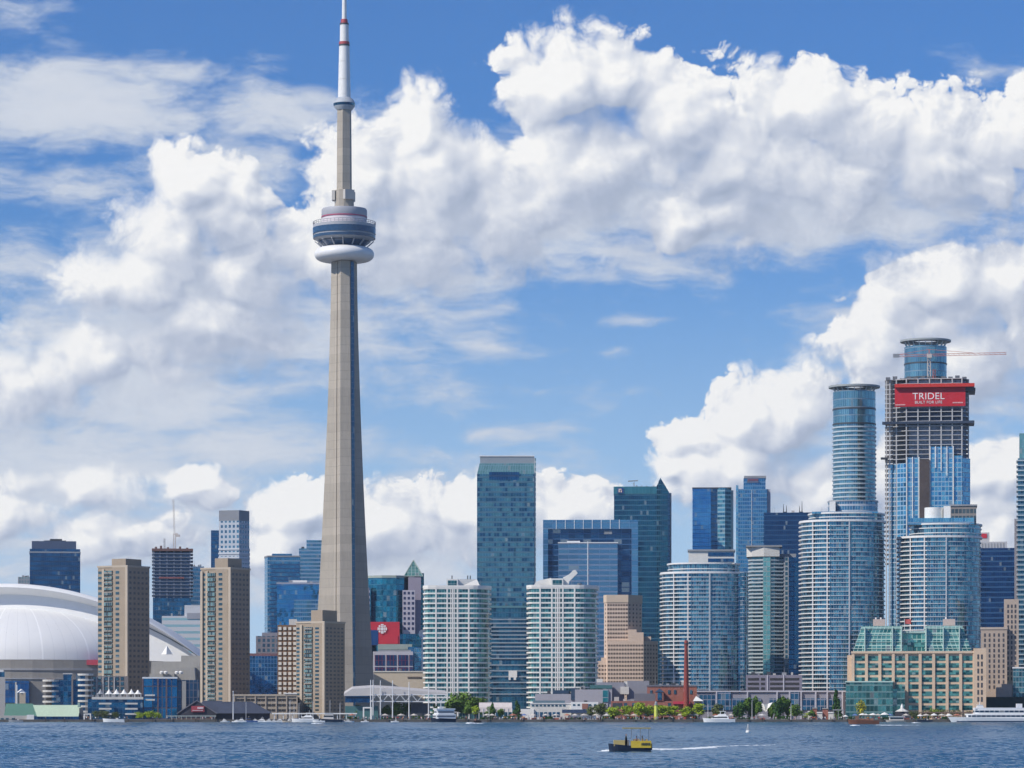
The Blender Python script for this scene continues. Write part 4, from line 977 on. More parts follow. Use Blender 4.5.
s.slab('glass_walls', bt, 738, 767, 489, None, 0, 30); s.slab('upper_storeys', bt, 743.5, 765.5, 478, 489, 2, 26); s.slab('pale_wing', plain('pale_pier', (.4,) * 3), 766.8, 770.5, 489, None, 4, 28); s.slab('pale_wing', facade('pale_blue_glass', None, None, None), 736, 738.4, 485, None, 3, 28)
s.slab('rib', plain('pale_pier', (.4,) * 3), 751.2, 752, 490, None, -.6, .1); s.slab('sign_box', plain('sign_slate', (.12, .14, .22), .6, .15), 747, 758.5, 477.6, 482.5, 1.2, 2.2)
for i in range(6): s.slab('red_dot', plain('dim_red', (.30, .06, .09), .6, .1), 748.2 + i * 1.7, 749.2 + i * 1.7, 479, 480.4, .9, 1.3)
s.slab('roof_rim', M_GREY, 744, 766, 475.6, 478, 1.6, 26)
s = box_tower('office_tower', 'plain dark navy block with twin roof masts, left of the round glass tower', 'office tower', 764, 822, 512.5, 2620, 44, facade('black_navy', (.006, .035, .11), (.012, .06, .16), (.02, .08, .18), 4.0, 1.6, .04, .22, .75, .12, .015, .9, 36))
for px_, t in ((783.5, 503), (786.5, 504.5), (799.5, 505), (802, 500.5)):
    MB().lathe([(.45, s.H(512.5)), (.16, s.H(t))], 6, s.X(px_), 12).build('roof_mast', M_DARK, s.root)
for px_ in (785, 801): s.slab('mast_base', M_DARK, px_ - 2, px_ + 2, 510.8, 512.5, 11, 14)

# twin round glass towers with disc roofs
def round_tower(label, px0, px1, ptop, pdisc, d):
    s = Site('round_glass_tower', label, 'apartment tower', px0, px1, d, 'round glass towers with disc roofs')
    s.root['label'] = label
    r = s.w / 2; fp = oval(0, r, r - .6, r, 48, 2.1); H = s.H(ptop)
    MB().prism(fp, 0, H - 22).build('glass_walls', facade('ice_glass', (.07, .16, .23), (.22, .33, .41), (.26, .35, .41), 2.95, 1.5, .12, .0, .75, .10, .05, .4, 37), s.root)
    MB().prism(fp, H - 22, H).build('crown_glass', facade('ice_crown', (.12, .20, .28), (.26, .36, .43), (.22, .29, .35), 5.5, 1.5, .1, .10, .75, .12, .03, .6, 38), s.root)
    bands(s, fp, [H - 25 - i * 2.95 for i in range(38)], .95, .55, plain('ice_band', (.46, .52, .56), .4, .06), 'balcony_band')
    for z in (H - 22.6, H - 12.5): MB().ring(grow(fp, .3), grow(fp, -.3), z, z + 1.0).build('dark_ring', M_DARK, s.root)  # dark metal bands standing proud of the crown glass
    dz = s.H(pdisc)
    MB().ring(oval(0, r, r + 2.4, r + 2.4, 48), oval(0, r, r * .62, r * .62, 48), dz - 1.3, dz).build('disc_roof', plain('disc_grey', (.30, .33, .34), .6, .06), s.root)
    MB().prism(oval(0, r, r * .5, r * .5, 24), H, dz - 1.8).build('plant_room', M_GREY, s.root)
    st_ = MB().bar((0, 0, -.2), (0, r * .14, dz - 1.2 - H), .5).build('strut', M_STEEL, s.root)
    for i in range(20):
        a_ = math.pi * 2 * i / 20; l_ = (math.cos(a_) * r * .84, r + math.sin(a_) * r * .84, H)
        if i == 0: st_.location = l_; st_.rotation_euler = (0, 0, a_ - math.pi / 2)
        else: inst(st_, s.root, l_, a_ - math.pi / 2)
    return s
round_tower('round glass tower with a grey disc roof, left of the unfinished tower', 832, 876.5, 390, 384, 2150)
round_tower('round glass tower with disc roof rising behind the red banner', 903.5, 947.5, 345, 338, 2230)

# unfinished tower with the red banner
s = Site('unfinished_tower', 'unfinished concrete tower wrapped in a red banner, blue glass on its lower floors', 'tower under construction', 884, 970, 2070)
M_SLAB = plain('pale_slab', (.46, .455, .46), .8, .1)
glz = facade('new_blue_glass', (.05, .19, .38), (.16, .36, .55), (.32, .46, .58), 3.05, 2.3, .16, .22, .7, .10, .04, .4, 40)
fpm = [(s.X(885), 8), (s.X(906), 0), (s.X(962), 0), (s.X(969), 10), (s.X(969), 34), (s.X(885), 34)]
fl = MB().prism(fpm, 0, .4, True, True).build('floor_slab', M_SLAB, s.root)
zt = s.H(379); fh = 3.05
fl.location = (0, 0, zt)
for i in range(1, 40): inst(fl, s.root, (0, 0, zt - fh * i))
MB().prism(rect(s.X(893), s.X(960), 12, 30), 0, zt - .5).build('core', plain('bluish_core', (.30, .34, .40), .9, .25), s.root)  # core in bluish grey
MB().prism([(s.X(909), 3), (s.X(960), 3), (s.X(966), 11), (s.X(909), 11)], s.H(470), zt - .5).build('interior_partition', plain('stud_walls', (.20, .26, .35), .9, .6, .35), s.root)
for px_ in (886.5, 890, 896.5, 906.5, 918, 929.5, 941, 952, 961.5, 968.2):
    y_ = 0.3 if 905 < px_ < 963 else 8 if px_ < 889 else 4 if px_ < 900 else 9
    MB().box(s.X(px_) - .38, s.X(px_) + .38, y_ - .5, y_ + .6, 0, zt + .4).build('column', M_SLAB, s.root)
MB().prism([(s.X(888.5), 7.2), (s.X(906), -.4), (s.X(906), 7), (s.X(889), 12)], 0, s.H(463)).build('glass_bay', glz, s.root)
s.slab('glass_bay', glz, 907.2, 919, 457.5, None, -1.0, 3); s.slab('glass_bay', glz, 930.5, 952.5, 447, None, -1.0, 3); s.slab('glass_bay', glz, 953.6, 962, 456, None, -.6, 3)
MB().prism([(s.X(962.2), .2), (s.X(970), 9), (s.X(970), 33), (s.X(962.2), 20)], 0, s.H(458)).build('glass_bay', glz, s.root)
s.slab('hoist_bay', plain('hoist_brown', (.075, .06, .06), .8, .3), 919.6, 929.6, 460, None, -2.4, 3)
for px_, t, e in ((906.8, 457, None), (912.6, 457, None), (919, 457, None), (930, 446.5, None), (935.5, 446.5, 468), (941, 446.5, 471), (946.7, 446.5, 476), (953, 446.5, None)): s.slab('white_fin', M_WHITE, px_ - .45, px_ + .45, t, e, -1.9, -.9)
bn = s.slab('banner', plain('banner_red', (.50, .012, .025), .6, .10), 895, 965, 387, 406.6, -1.6, -.9)
s.slab('banner_top', plain('banner_red_top', (.55, .03, .02), .6, .08), 895, 974, 384.2, 387.6, -4.2, -1.8)
b = MB().prism([(s.X(965), -1.2), (s.X(974), 8), (s.X(974), 30), (s.X(965), 20)], s.H(388), s.H(384.4)).build('banner_side', plain('banner_dark', (.10, .02, .04), .7, .2), s.root)
s.slab('scaffold_deck', M_DARK, 962, 975, 388.2, 391, 0, 30)
for i, h_ in enumerate((1.6, 2.3, 1.2, 2.0, 1.4, 2.6, 1.8, 1.1, 2.2, 1.5, 2.4, 1.7)):
    s.slab('formwork_panel', plain('form_panel', (.12, .13, .15), .8, .4), 886 + i * 6.9, 890.5 + i * 6.9, 379 - h_ * 1.6, 379.5, 2 + (i % 3) * 2, 5 + (i % 3) * 2)
for px_, z_ in ((882.5, 422), (881, 457)): s.slab('loading_platform', M_DARK, px_, px_ + 7, z_, z_ + 1.2, -1, 9)
s.slab('safety_deck', plain('navy_net', (.03, .05, .09), .8, .2), 882.5, 973, 421.4, 423.8, -1.6, 1.0); s.slab('loading_platform', M_DARK, 964, 974, 420.5, 424, 3, 20)
s.slab('navy_net', plain('navy_net', (.1,) * 3), 907, 962, 409, 420.6, 1.6, 1.9)
def text(body, size, mat, parent, loc, extrude=.06, sx_=1.0, name='lettering'):
    c = bpy.data.curves.new(name, 'FONT'); c.body = body; c.size = size; c.align_x = 'CENTER'; c.align_y = 'CENTER'; c.extrude = extrude; c.space_character = 1.05
    o = bpy.data.objects.new(name, c); COL.objects.link(o)
    bpy.context.view_layer.update()
    me = bpy.data.meshes.new_from_object(o.evaluated_get(bpy.context.evaluated_depsgraph_get()))
    bpy.data.objects.remove(o); bpy.data.curves.remove(c)
    me.materials.clear(); me.materials.append(mat)
    q_ = bpy.data.objects.new(name, me); COL.objects.link(q_); q_.parent = parent
    q_.location = loc; q_.rotation_euler = (R(90), 0, 0); q_.scale = (sx_, 1, 1)
    return q_
M_LET = plain('letter_white', (.80, .74, .74), .6, .04)
text('TRIDEL', 6.1, M_LET, bn, (s.X(928.5), -1.75, s.H(396.7)), .08, 1.02); text('BUILT FOR LIFE', 2.5, M_LET, bn, (s.X(928.5), -1.75, s.H(402.6)), .06, 1.0)
s.slab('small_print', plain('letter_pink', (.62, .34, .34), .6, .4, 1.0), 895.6, 905.5, 404.2, 405.3, -1.75, -1.5, bn); s.slab('small_print', plain('letter_pink', (.5,) * 3), 952.5, 962.6, 402.6, 403.8, -1.75, -1.5, bn)
tc_ = thing('tower_crane', 'red and white tower crane with a long level jib, on the red bannered tower', 'crane', (WX(929, 2080), 2080, GZ + zt), 0, 'tower cranes')
kc = 2080 / FPX
lattice(MB(), (0, 0, 0), (0, 0, 27 * kc), 1.9, 10, .32).build('mast', M_CRW, tc_); lattice(MB(), (6 * kc, 4, 0), (6 * kc, 4, 12 * kc), 1.5, 6, .3).build('hoist_mast', M_CRR, tc_)
lattice(MB(), (-35 * kc, -1, 24.5 * kc), (77 * kc, -1, 27.0 * kc), 1.3, 44, .15).build('jib', M_CRR, tc_)
b = MB(); b.box(-36 * kc, -30 * kc, -2, 0, 23 * kc, 26.5 * kc); b.build('counterweight', M_GREY, tc_)
b = MB(); b.box(-1.5, 1.5, -2.8, -.8, 22.5 * kc, 26 * kc); b.build('cab', M_CRW, tc_)
b = MB(); b.bar((0, -1, 27 * kc), (0, -1, 31 * kc), .5); b.bar((0, -1, 31 * kc), (44 * kc, -1, 27.5 * kc), .25); b.bar((0, -1, 31 * kc), (-30 * kc, -1, 26 * kc), .25); b.build('tie_bars', M_CRR, tc_)

# right edge
s = Site('office_tower', 'navy glass block with a white roof box and small red sign, at the right', 'office tower', 974, 1018, 2420)
s.slab('glass_walls', facade('navy_bands', (.008, .035, .12), (.02, .07, .20), (.03, .10, .22), 3.9, 1.6, .04, .3, .75, .12, .02, .8, 41), 974, 1018, 548, None, 0, 40)
s.slab('plant_room', plain('pale_roof_box', (.46, .46, .48), .7, .08), 977, 1007, 541.5, 548, 3, 30); rb_ = s.slab('roof_box', plain('pale_roof_box', (.4,) * 3), 976, 989.5, 532, 541.5, 5, 26)
s.slab('red_sign', M_RED, 981, 987, 533.2, 537.6, 4.6, 5.2, rb_)
for i in range(9): s.slab('louvre_rib', M_GREY, 979 + i * 3, 980 + i * 3, 543, 548, 2.7, 3.1)
s = Site('stone_office_block', 'old beige stone block with narrow window slots and a taller rear tower', 'office building', 980, 1019, 1846)
st = plain('beige_stone', (.42, .34, .28), .85, .1, streak=.3)
s.slab('main_block', st, 981, 1007, 629, None, 0, 26); s.slab('rear_tower', st, 1004, 1018.5, 599, None, 4, 28); s.slab('parapet', plain('stone_parapet', (.47, .39, .33), .85, .1), 980.5, 1007.5, 627.2, 629.4, -.4, 26); s.slab('low_annex', plain('stone_parapet', (.4,) * 3), 996, 1012, 684, None, -8, -.5)
cells = [(s.X(985 + j * 4.6), -.02, s.H(635 + i * 5.2), 0) for i in range(11) for j in range(5)] + [(s.X(1008 + j * 3.6), 3.98, s.H(606 + i * 5.2), 0) for i in range(15) for j in range(3)]
window_grid(s.root, plain('slot_window', (.06, .06, .07), .4, .2), cells, .95, 1.9, .12); s.slab('dark_base', plain('dark_hedge', (.03, .055, .045), .9, .3), 985, 1024, 697, None, -14, -8.6)  # base in dark green
s = Site('glass_tower', 'dark glass tower with balcony edges and a pale teal top, cut by the right edge', 'glass tower', 1014.5, 1060, 1990)
s.slab('glass_walls', facade('edge_tower', (.015, .07, .13), (.06, .17, .24), (.14, .24, .30), 3.1, 1.6, .12, .2, .7, .12, .04, .5, 42), 1018, 1060, 458, None, 0, 36); s.slab('crown', facade('pale_teal_crown', None, None, None), 1019.5, 1058, 433, 458, 1, 30)
e_ = s.slab('balcony', plain('ice_band', (.4,) * 3), 1016.6, 1030, 460, 460.9, -1.4, 20)
for i in range(1, 45):
    o = inst(e_, s.root, (0, 0, -i * 3.1))
s.slab('grey_fin', plain('mauve', (.2,) * 3), 1014.5, 1018, 517, None, 16, 34)
s = Site('glass_block', 'low teal glass block in the right corner, in front of the dark edge tower', 'office block', 1012, 1050, 1840)
s.slab('glass_walls', facade('sea_green_glass', None, None, None), 1013, 1050, 668, None, 0, 30); s.slab('roof_rim', M_STEEL, 1012.5, 1050, 667, 668.4, -.4, 30)

# ------------------------------------------------------------------ waterfront buildings
# old warehouse terminal with a green glass crown
s = Site('warehouse_terminal', 'beige gridded terminal building with teal windows and stepped green glass top storeys', 'terminal building', 848, 985, 1770)
tb = plain('terminal_beige', (.60, .455, .33), .8, .07, streak=.2)
s.slab('walls', tb, 852, 973.5, 652, None, 0, 60); s.slab('end_bay', tb, 973, 985.3, 648.5, None, -2, 60)
s.slab('corner_block', tb, 847.5, 853.5, 655, None, 3, 50)
for j in range(10): s.slab('pier', tb, 852.2 + j * 13.35 - .3, 854.2 + j * 13.35 + (1.8 if j == 9 else .6), 652.5, None, -1.0, .2)
s.slab('cornice', plain('terminal_cornice', (.60, .46, .34), .8, .05), 851.5, 974, 651.2, 653.4, -1.3, .4)
cells = [(s.X(860.3 + j * 13.35), -.05, s.H(658.4 + i * 7.05), 0) for i in range(8) for j in range(9) if not (i > 3 and j < 3 + (i == 3))]
window_grid(s.root, M_WIN_T, cells, 5.7, 2.5, .14)
cells = [(s.X(977.4), -2.05, s.H(657 + i * 7.05), 0) for i in range(7)] + [(s.X(981), -2.05, s.H(657 + i * 7.05), 0) for i in range(7)]
window_grid(s.root, plain('slot_window', (.06,) * 3), cells, .9, 2.6, .12, 'slot_window')
gg = facade('crown_green_glass', (.035, .15, .15), (.20, .37, .34), (.40, .55, .49), 3.4, 2.6, .12, .16, .5, .12, .05, .4, 50)
s.slab('glass_annex', facade('annex_teal', (.03, .09, .10), (.11, .24, .24), (.16, .27, .27), 3.7, 2.2, .08, .20, .6, .12, .05, .4, 51), 846.5, 893, 682, None, -9, -1.4)
s.slab('glass_annex', facade('annex_teal', None, None, None), 893, 905, 689, None, -7, -1.4); s.slab('annex_roof', plain('pale_teal_steel', (.46, .60, .56), .6, .06), 846, 893.5, 681.2, 682.4, -9.5, -1.2)
for a, c, a1, c1 in ((853, 902.5, 862, 902.5), (925, 971, 925, 962)):
    fp = [(s.X(a), 3), (s.X(c), 3), (s.X(c), 40), (s.X(a), 40)]; f1 = [(s.X(a1), 7), (s.X(c1), 7), (s.X(c1), 36), (s.X(a1), 36)]
    MB().prism(fp, s.H(652), s.H(625.5), fp1=f1).build('glass_storeys', gg, s.root)
    for i in range(4):
        t = (i + .6) / 4; z = s.H(652) + (s.H(625.5) - s.H(652)) * t
        s_ = [(fp[q][0] + (f1[q][0] - fp[q][0]) * t, fp[q][1] + (f1[q][1] - fp[q][1]) * t) for q in range(4)]
        MB().ring(grow(s_, .5), grow(s_, -.4), z - .3, z).build('floor_edge', plain('pale_teal_steel', (.3,) * 3), s.root)
    for px_ in (a + 12, c - 10, c - 1) if a < 900 else (a + 1, a + 18, a + 34): s.slab('glass_mullion', plain('pale_teal_steel', (.3,) * 3), px_ - .5, px_ + .5, 627, 652, 2.2, 6.6)
s.slab('glass_storeys', gg, 902.5, 925, 632, 652, 8, 36); s.slab('atrium_roof', plain('pale_teal_steel', (.3,) * 3), 902.5, 925, 631, 632.4, 7, 37); s.slab('window_strip', M_WIN_T, 904, 924, 642, 646.5, 7.6, 8.4)
for a in (873, 943): s.slab('roof_box', plain('pink_stucco', (.52, .40, .36), .8, .06), a, a + 12, 618.5, 625.6, 12, 22); 
for a in (875, 880, 945): s.slab('roof_vent', M_WHITE, a, a + 1.4, 616.6, 618.5, 14, 16)
fg = thing('flag', 'red and white flag on a pole over the terminal roof', 'flag', (WX(904.5, 1776), 1776, GZ + s.H(632)))
b = MB().bar((0, 0, 0), (0, 0, 7.5), .22); b.build('pole', M_STEEL, fg)
b = MB(); [b.quad([(.1 + i * .7, math.sin(i) * .2, 4.6), (.8 + i * .7, math.sin(i + 1) * .2, 4.5), (.8 + i * .7, math.sin(i + 1) * .2, 7.2), (.1 + i * .7, math.sin(i) * .2, 7.3)]) for i in range(5)]; b.build('cloth', plain('flag_red', (.50, .10, .09), .8, .5, 1.0), fg)

# long lilac podium
s = Site('shopping_terrace', 'long low lilac grey podium with blue glass bays, under the rounded condos', 'podium', 696, 845, 1815)
s.slab('walls', plain('lilac_podium', (.27, .265, .31), .75, .07), 696, 845, 691.5, None, 2, 50)
pg = facade('podium_glass', (.02, .07, .15), (.06, .15, .26), (.34, .34, .40), 3.6, 2.3, .10, .10, .6, .12, .04, .4, 52)
for a, c, t in ((699, 716, 695), (717, 731, 691), (732, 747, 698.5), (748, 761, 698.5), (769, 776, 698.5), (778, 788, 698.5), (790, 799, 690.8), (802, 815, 698.5), (816, 826, 698.5), (828, 841, 698.5)): s.slab('glass_bay', pg, a, c, t, 710, 1.2, 2.6)
for px_ in (716.5, 747.5, 777, 789.5, 801, 815.5, 827, 842): s.slab('pier', plain('pale_lilac', (.46, .45, .50), .7, .06), px_ - .7, px_ + .7, 692, None, .6, 2.2)
s.slab('roof_edge', plain('pale_lilac', (.4,) * 3), 695.5, 845.5, 690.6, 692, 1, 3)
s = Site('parking_garage', 'mauve grey parking levels below the slim green glass condo', 'parking garage', 746, 802, 1868)
s.slab('walls', plain('mauve_garage', (.20, .19, .24), .8, .1), 746, 802, 675, None, 0, 12)
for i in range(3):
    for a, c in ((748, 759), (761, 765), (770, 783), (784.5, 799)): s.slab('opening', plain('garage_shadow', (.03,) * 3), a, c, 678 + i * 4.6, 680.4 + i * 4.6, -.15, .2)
for px_ in (767.5, 783.6): s.slab('pier', plain('pale_lilac', (.4,) * 3), px_ - .6, px_ + .6, 675, None, -.5, .3)

roof_clutter(s.root, s.X(748), s.X(800), 2, 11, s.H(675), 9, 6, 2)
# red brick power house, chimney, gallery sheds
s = Site('power_house', 'old red brick power house with a small glazed gable, behind the lime green trees', 'brick building', 610, 699, 1775)
s.slab('walls', M_BRICK, 647, 697, 686, None, 8, 30); s.slab('front_range', plain('red_brick_front', (.29, .115, .09), .85, .2), 611, 690, 701, None, 0, 8)
s.slab('grey_block', plain('slate_block', (.15, .15, .18), .8, .15), 634, 660, 693.5, 701.5, 1, 7.8); s.slab('roof_line', plain('slate_block', (.1,) * 3), 646.6, 697.4, 685, 686.4, 7.6, 30)
b = MB(); z0, z1, z2 = s.H(701), s.H(692), s.H(688.4); b.prism([(s.X(655.5), -.5), (s.X(663.5), -.5), (s.X(663.5), 8), (s.X(655.5), 8)], z0, lambda x, y: z1); b.build('gable_bay', plain('red_brick_front', (.2,) * 3), s.root)
b = MB(); a, c, m_ = s.X(655), s.X(664), s.X(659.5)
b.quad([(a, -.8, z1), (c, -.8, z1), (m_, -.8, z2)]); b.quad([(a, -.8, z1), (m_, -.8, z2), (m_, 8, z2), (a, 8, z1)]); b.quad([(m_, -.8, z2), (c, -.8, z1), (c, 8, z1), (m_, 8, z2)]); b.build('gable', plain('blue_gable', (.05, .09, .16), .4, .2), s.root)
s.slab('arched_window', M_WIN_B, 657.6, 661.6, 692.6, 700, -.8, -.4); s.slab('red_canopy', plain('canopy_red', (.52, .04, .07), .6, .08), 673, 690, 701.4, 704, -3, .4)
s.slab('loading_door', M_DARK, 612.5, 622, 703, 708, -.2, .3)
for px_ in (650, 668, 674, 690): s.slab('window', M_WIN, px_, px_ + 2.4, 690, 694, 7.7, 8.2)
roof_clutter(s.root, s.X(648), s.X(696), 10, 28, s.H(685), 4, 7, 4); roof_clutter(s.root, s.X(612), s.X(650), 1, 7, s.H(701), 5, 6, 2)
for px_ in (624, 632, 640, 668): s.slab('window', M_WIN, px_, px_ + 3, 703, 706.5, -.2, .3)
ch = thing('chimney', 'tall tapering red brick chimney standing before the low rounded condo', 'chimney', (WX(686.2, 1772), 1772, GZ)); q = 1772 / FPX
MB().lathe([(3.0 * q, 0), (2.9 * q, 17 * q), (1.7 * q, 73 * q), (2.0 * q, 74 * q), (2.0 * q, 77 * q), (1.5 * q, 79 * q)], 24).build('stack', plain('chimney_red', (.25, .05, .04), .8, .2, .2), ch, True)
b = MB().ring(oval(0, 0, 2.25 * q, 2.25 * q, 24), oval(0, 0, 1.7 * q, 1.7 * q, 24), 75 * q, 76 * q); b.build('collar', M_DARK, ch)
tp = Site('entrance_canopy', 'small white pointed canopy roof right of the chimney foot', 'canopy', 694, 704, 1768)
b = MB(); z0, z1 = tp.H(701), tp.H(696); b.quad([(tp.X(693), 0, z0), (tp.X(703.5), 0, z0), (tp.X(696), 1.5, z1)]); b.quad([(tp.X(703.5), 0, z0), (tp.X(700), 6, z0), (tp.X(696), 1.5, z1)]); b.quad([(tp.X(700), 6, z0), (tp.X(693), 0, z0), (tp.X(696), 1.5, z1)]); b.build('sail', M_WHITE, tp.root); tp.slab('wall', plain('slate_block', (.1,) * 3), 694, 702, 701, None, 1, 5)

s = Site('theatre_sheds', 'lilac grey flat roofed theatre sheds with a big teal window, right of the winged condo', 'theatre', 485, 652, 1800)
lg = plain('lilac_shed', (.37, .36, .40), .8, .07); lg2 = plain('lilac_shed_dark', (.26, .26, .30), .8, .1)
s.slab('walls', lg, 535, 578, 694, None, 4, 20); s.slab('walls', lg, 575, 608, 689.5, None, 0, 20); s.slab('walls', lg2, 597, 625, 682, None, 21, 34); s.slab('walls', lg2, 628, 650, 680.5, None, 21, 34); s.slab('link', plain('lilac_shed', (.3,) * 3), 606, 612, 684.5, None, .5, 20)
s.slab('teal_window', facade('shed_teal', (.02, .15, .20), (.05, .24, .28), (.34, .36, .38), 6, 3, .06, .06, .5, .12, .03), 602.5, 608.5, 690.4, 702, -.4, .2); s.slab('roof_edge', plain('teal_edge', (.06, .16, .17), .5, .1), 590, 612, 685, 688.6, .2, 10); s.slab('skylight', plain('navy_skylight', (.03, .06, .11), .4, .2), 553, 569, 690.2, 693.8, 4.2, 12); s.slab('fly_tower', plain('navy_skylight', (.03,) * 3), 571, 576, 688, 700, 3, 9); s.slab('white_cube', M_OFFW, 597, 603, 678.5, 684, 22, 26); s.slab('white_cube', M_OFFW, 621, 629.5, 686.5, 694, 19, 24); s.slab('white_cube', M_OFFW, 625, 629, 681, 686, 22, 26)
for px_ in (560, 584): s.slab('door', M_DARK, px_, px_ + 3, 700.5, 704, 3.7 if px_ < 575 else -.3, 4.2 if px_ < 575 else .2)
roof_clutter(s.root, s.X(536), s.X(577), 5, 18, s.H(694), 6, 6, 3); roof_clutter(s.root, s.X(577), s.X(607), 2, 18, s.H(689.5), 7, 6, 3)
s = Site('tented_hall', 'long low white vaulted tent roof among trees, right of the left white condo', 'tent', 478, 513, 1738)
b = MB(); x0, x1 = s.X(479), s.X(512); zb_, zt_ = s.H(712), s.H(702.5); n = 10
for i in range(n):
    t0, t1 = math.pi * i / n, math.pi * (i + 1) / n
    p0 = (5 - math.cos(t0) * 5, zb_ + (zt_ - zb_) * math.sin(t0) ** .6); p1 = (5 - math.cos(t1) * 5, zb_ + (zt_ - zb_) * math.sin(t1) ** .6)
    b.quad([(x0, p0[0], p0[1]), (x1, p0[0], p0[1]), (x1, p1[0], p1[1]), (x0, p1[0], p1[1])])
for x in (x0, x1): b.quad([(x, 5 - math.cos(math.pi * i / n) * 5, zb_ + (zt_ - zb_) * math.sin(math.pi * i / n) ** .6) for i in range(n + 1)])
b.build('membrane', plain('tent_pinkish', (.62, .56, .54), .7, .05), s.root)
b = MB(); [b.bar((x0 + (x1 - x0) * i / 8, -.1, 0), (x0 + (x1 - x0) * i / 8, -.1, zb_ + 2), .3) for i in range(9)]; b.build('posts', M_STEEL, s.root)
s = Site('restaurant_terrace', 'low white waterfront restaurant with blue awning and brick panel', 'restaurant', 513, 605, 1728)
s.slab('walls', M_OFFW, 530, 578, 703.5, None, 0, 14); s.slab('roof', plain('teal_grey_roof', (.10, .16, .20), .6, .1), 533, 565, 700.5, 703.6, 2, 12); s.slab('upper_walls', M_WHITE, 571, 598, 702, None, -2, 12); s.slab('tent_wall', plain('bright_tent', (.80, .78, .74), .6, .04), 519, 534, 709, None, -1, 6)
cells = [(s.X(533 + i * 3.9), -.05, s.H(705.6), 0) for i in range(9)] + [(s.X(574 + i * 4.6), -2.05, s.H(704.9), 0) for i in range(2)] + [(s.X(590 + i * 5), -2.05, s.H(704.9), 0) for i in range(2)]
window_grid(s.root, M_WIN, cells, 1.3, .9, .12); cells = [(s.X(533 + i * 4.2), -.05, s.H(714.5), 0) for i in range(7)]; window_grid(s.root, M_WIN_B, cells, 1.6, 2.6, .12, 'glass_door')
s.slab('awning', plain('navy_awning', (.03, .06, .13), .7, .1), 562, 590, 709.5, 713, -4.2, -2.1); s.slab('brick_panel', plain('brick_panel', (.30, .14, .11), .85, .15), 582, 588, 703.6, 709, -2.5, -2.1); s.slab('parapet', plain('white_cap_strip', (.7, .68, .66), .6, .05), 530, 571, 703, 704, -.3, 14)

# concert stage roof and truss
s = Site('concert_stage', 'open stage with a white swooping canopy and white truss roof on tall masts', 'stage', 343, 448, 1745)
b = MB(); pl = [(344, 694), (352, 689), (372, 687.6), (392, 688.6), (408, 690), (446, 693), (446, 695), (344, 696)]
pp = [(s.X(x), s.H(z)) for x, z in pl]; fr_ = [(x, 0, z) for x, z in pp]; bk = [(x, 18, z + 1.5) for x, z in pp]; n = len(pp)
b.quad(fr_[::-1]); b.quad(bk)
for i in range(n): b.quad([fr_[i], fr_[(i + 1) % n], bk[(i + 1) % n], bk[i]])
b.build('canopy', plain('stage_canopy', (.52, .50, .49), .7, .06), s.root)
b = MB(); zt_, zb_ = s.H(694.5), s.H(701.5)
for y in (-3, 3):
    b.bar((s.X(370), y, zt_), (s.X(447), y, zt_), .38); b.bar((s.X(370), y, zb_), (s.X(447), y, zb_), .38); m_ = 13
    for i in range(m_):
        a_ = s.X(371 + i * 5.8); c_ = s.X(371 + (i + 1) * 5.8); b.bar((a_, y, zt_ if i % 2 else zb_), (c_, y, zb_ if i % 2 else zt_), .3)
b.build('truss', M_STEEL, s.root)
for px_, t in ((370.8, 680), (373.2, 680), (380.5, 680.5), (392.6, 680.5), (409, 682), (428.5, 684)): MB().lathe([(.34, 0), (.22, s.H(t))], 8, s.X(px_), -4).build('mast', M_STEEL, s.root)
s.slab('back_wall', plain('stage_dark', (.07, .08, .10), .8, .3), 411, 430, 703, None, 6, 14); s.slab('glass_lobby', G_NAVY, 345, 372, 695, 702.5, 4, 12); s.slab('lobby_base', plain('teal_edge', (.1,) * 3), 345, 378, 706, None, 5, 12)  # back wall in dark blue grey
s.slab('portal', M_WHITE, 363, 372, 707, 708.4, -8, -7); s.slab('portal', M_WHITE, 363, 364.4, 708.4, None, -8, -7); s.slab('portal', M_WHITE, 370.6, 372, 708.4, None, -8, -7)
s = Site('covered_walkway', 'long low white roofed walkway behind the moored boats', 'walkway roof', 272, 357, 1716)
s.slab('roof', M_WHITE, 272, 357, 713, 714.2, 0, 4)
for i in range(10): s.slab('post', M_STEEL, 274 + i * 9, 274.7 + i * 9, 714.2, None, .5, .9)

# left waterfront
s = Site('silo_building', 'pale round ended building cut by the left edge', 'building', -30, 5.5, 1790)
s.slab('walls', plain('pale_silo', (.45, .43, .41), .8, .06), -30, 5, 677, None, 0, 20); s.slab('blue_windows', M_WIN_B, -4, 4.4, 672, 677, .4, 18); s.slab('white_top', M_WHITE, -3, 3.4, 669.6, 672, 1, 16)
s = Site('pier_pavilion', 'pier building with a pale green gabled roof and blue glass walls', 'pavilion', 0, 83, 1712)
dg = plain('dark_green_roof', (.10, .22, .17), .7, .08); pg_ = plain('pale_green_roof', (.50, .62, .46), .7, .05)
def gable(s, part, mat, x0, x1, x0t, x1t, zb_, zt_, y0, y1):
    b = MB(); ym = (y0 + y1) / 2
    a, c, at, ct = s.X(x0), s.X(x1), s.X(x0t), s.X(x1t)
    b.quad([(a, y0, zb_), (c, y0, zb_), (ct, ym, zt_), (at, ym, zt_)]); b.quad([(c, y1, zb_), (a, y1, zb_), (at, ym, zt_), (ct, ym, zt_)])
    b.quad([(a, y1, zb_), (a, y0, zb_), (at, ym, zt_)]); b.quad([(c, y0, zb_), (c, y1, zb_), (ct, ym, zt_)])
    b.quad([(a, y0, zb_), (a, y1, zb_), (c, y1, zb_), (c, y0, zb_)]); return b.build(part, mat, s.root)
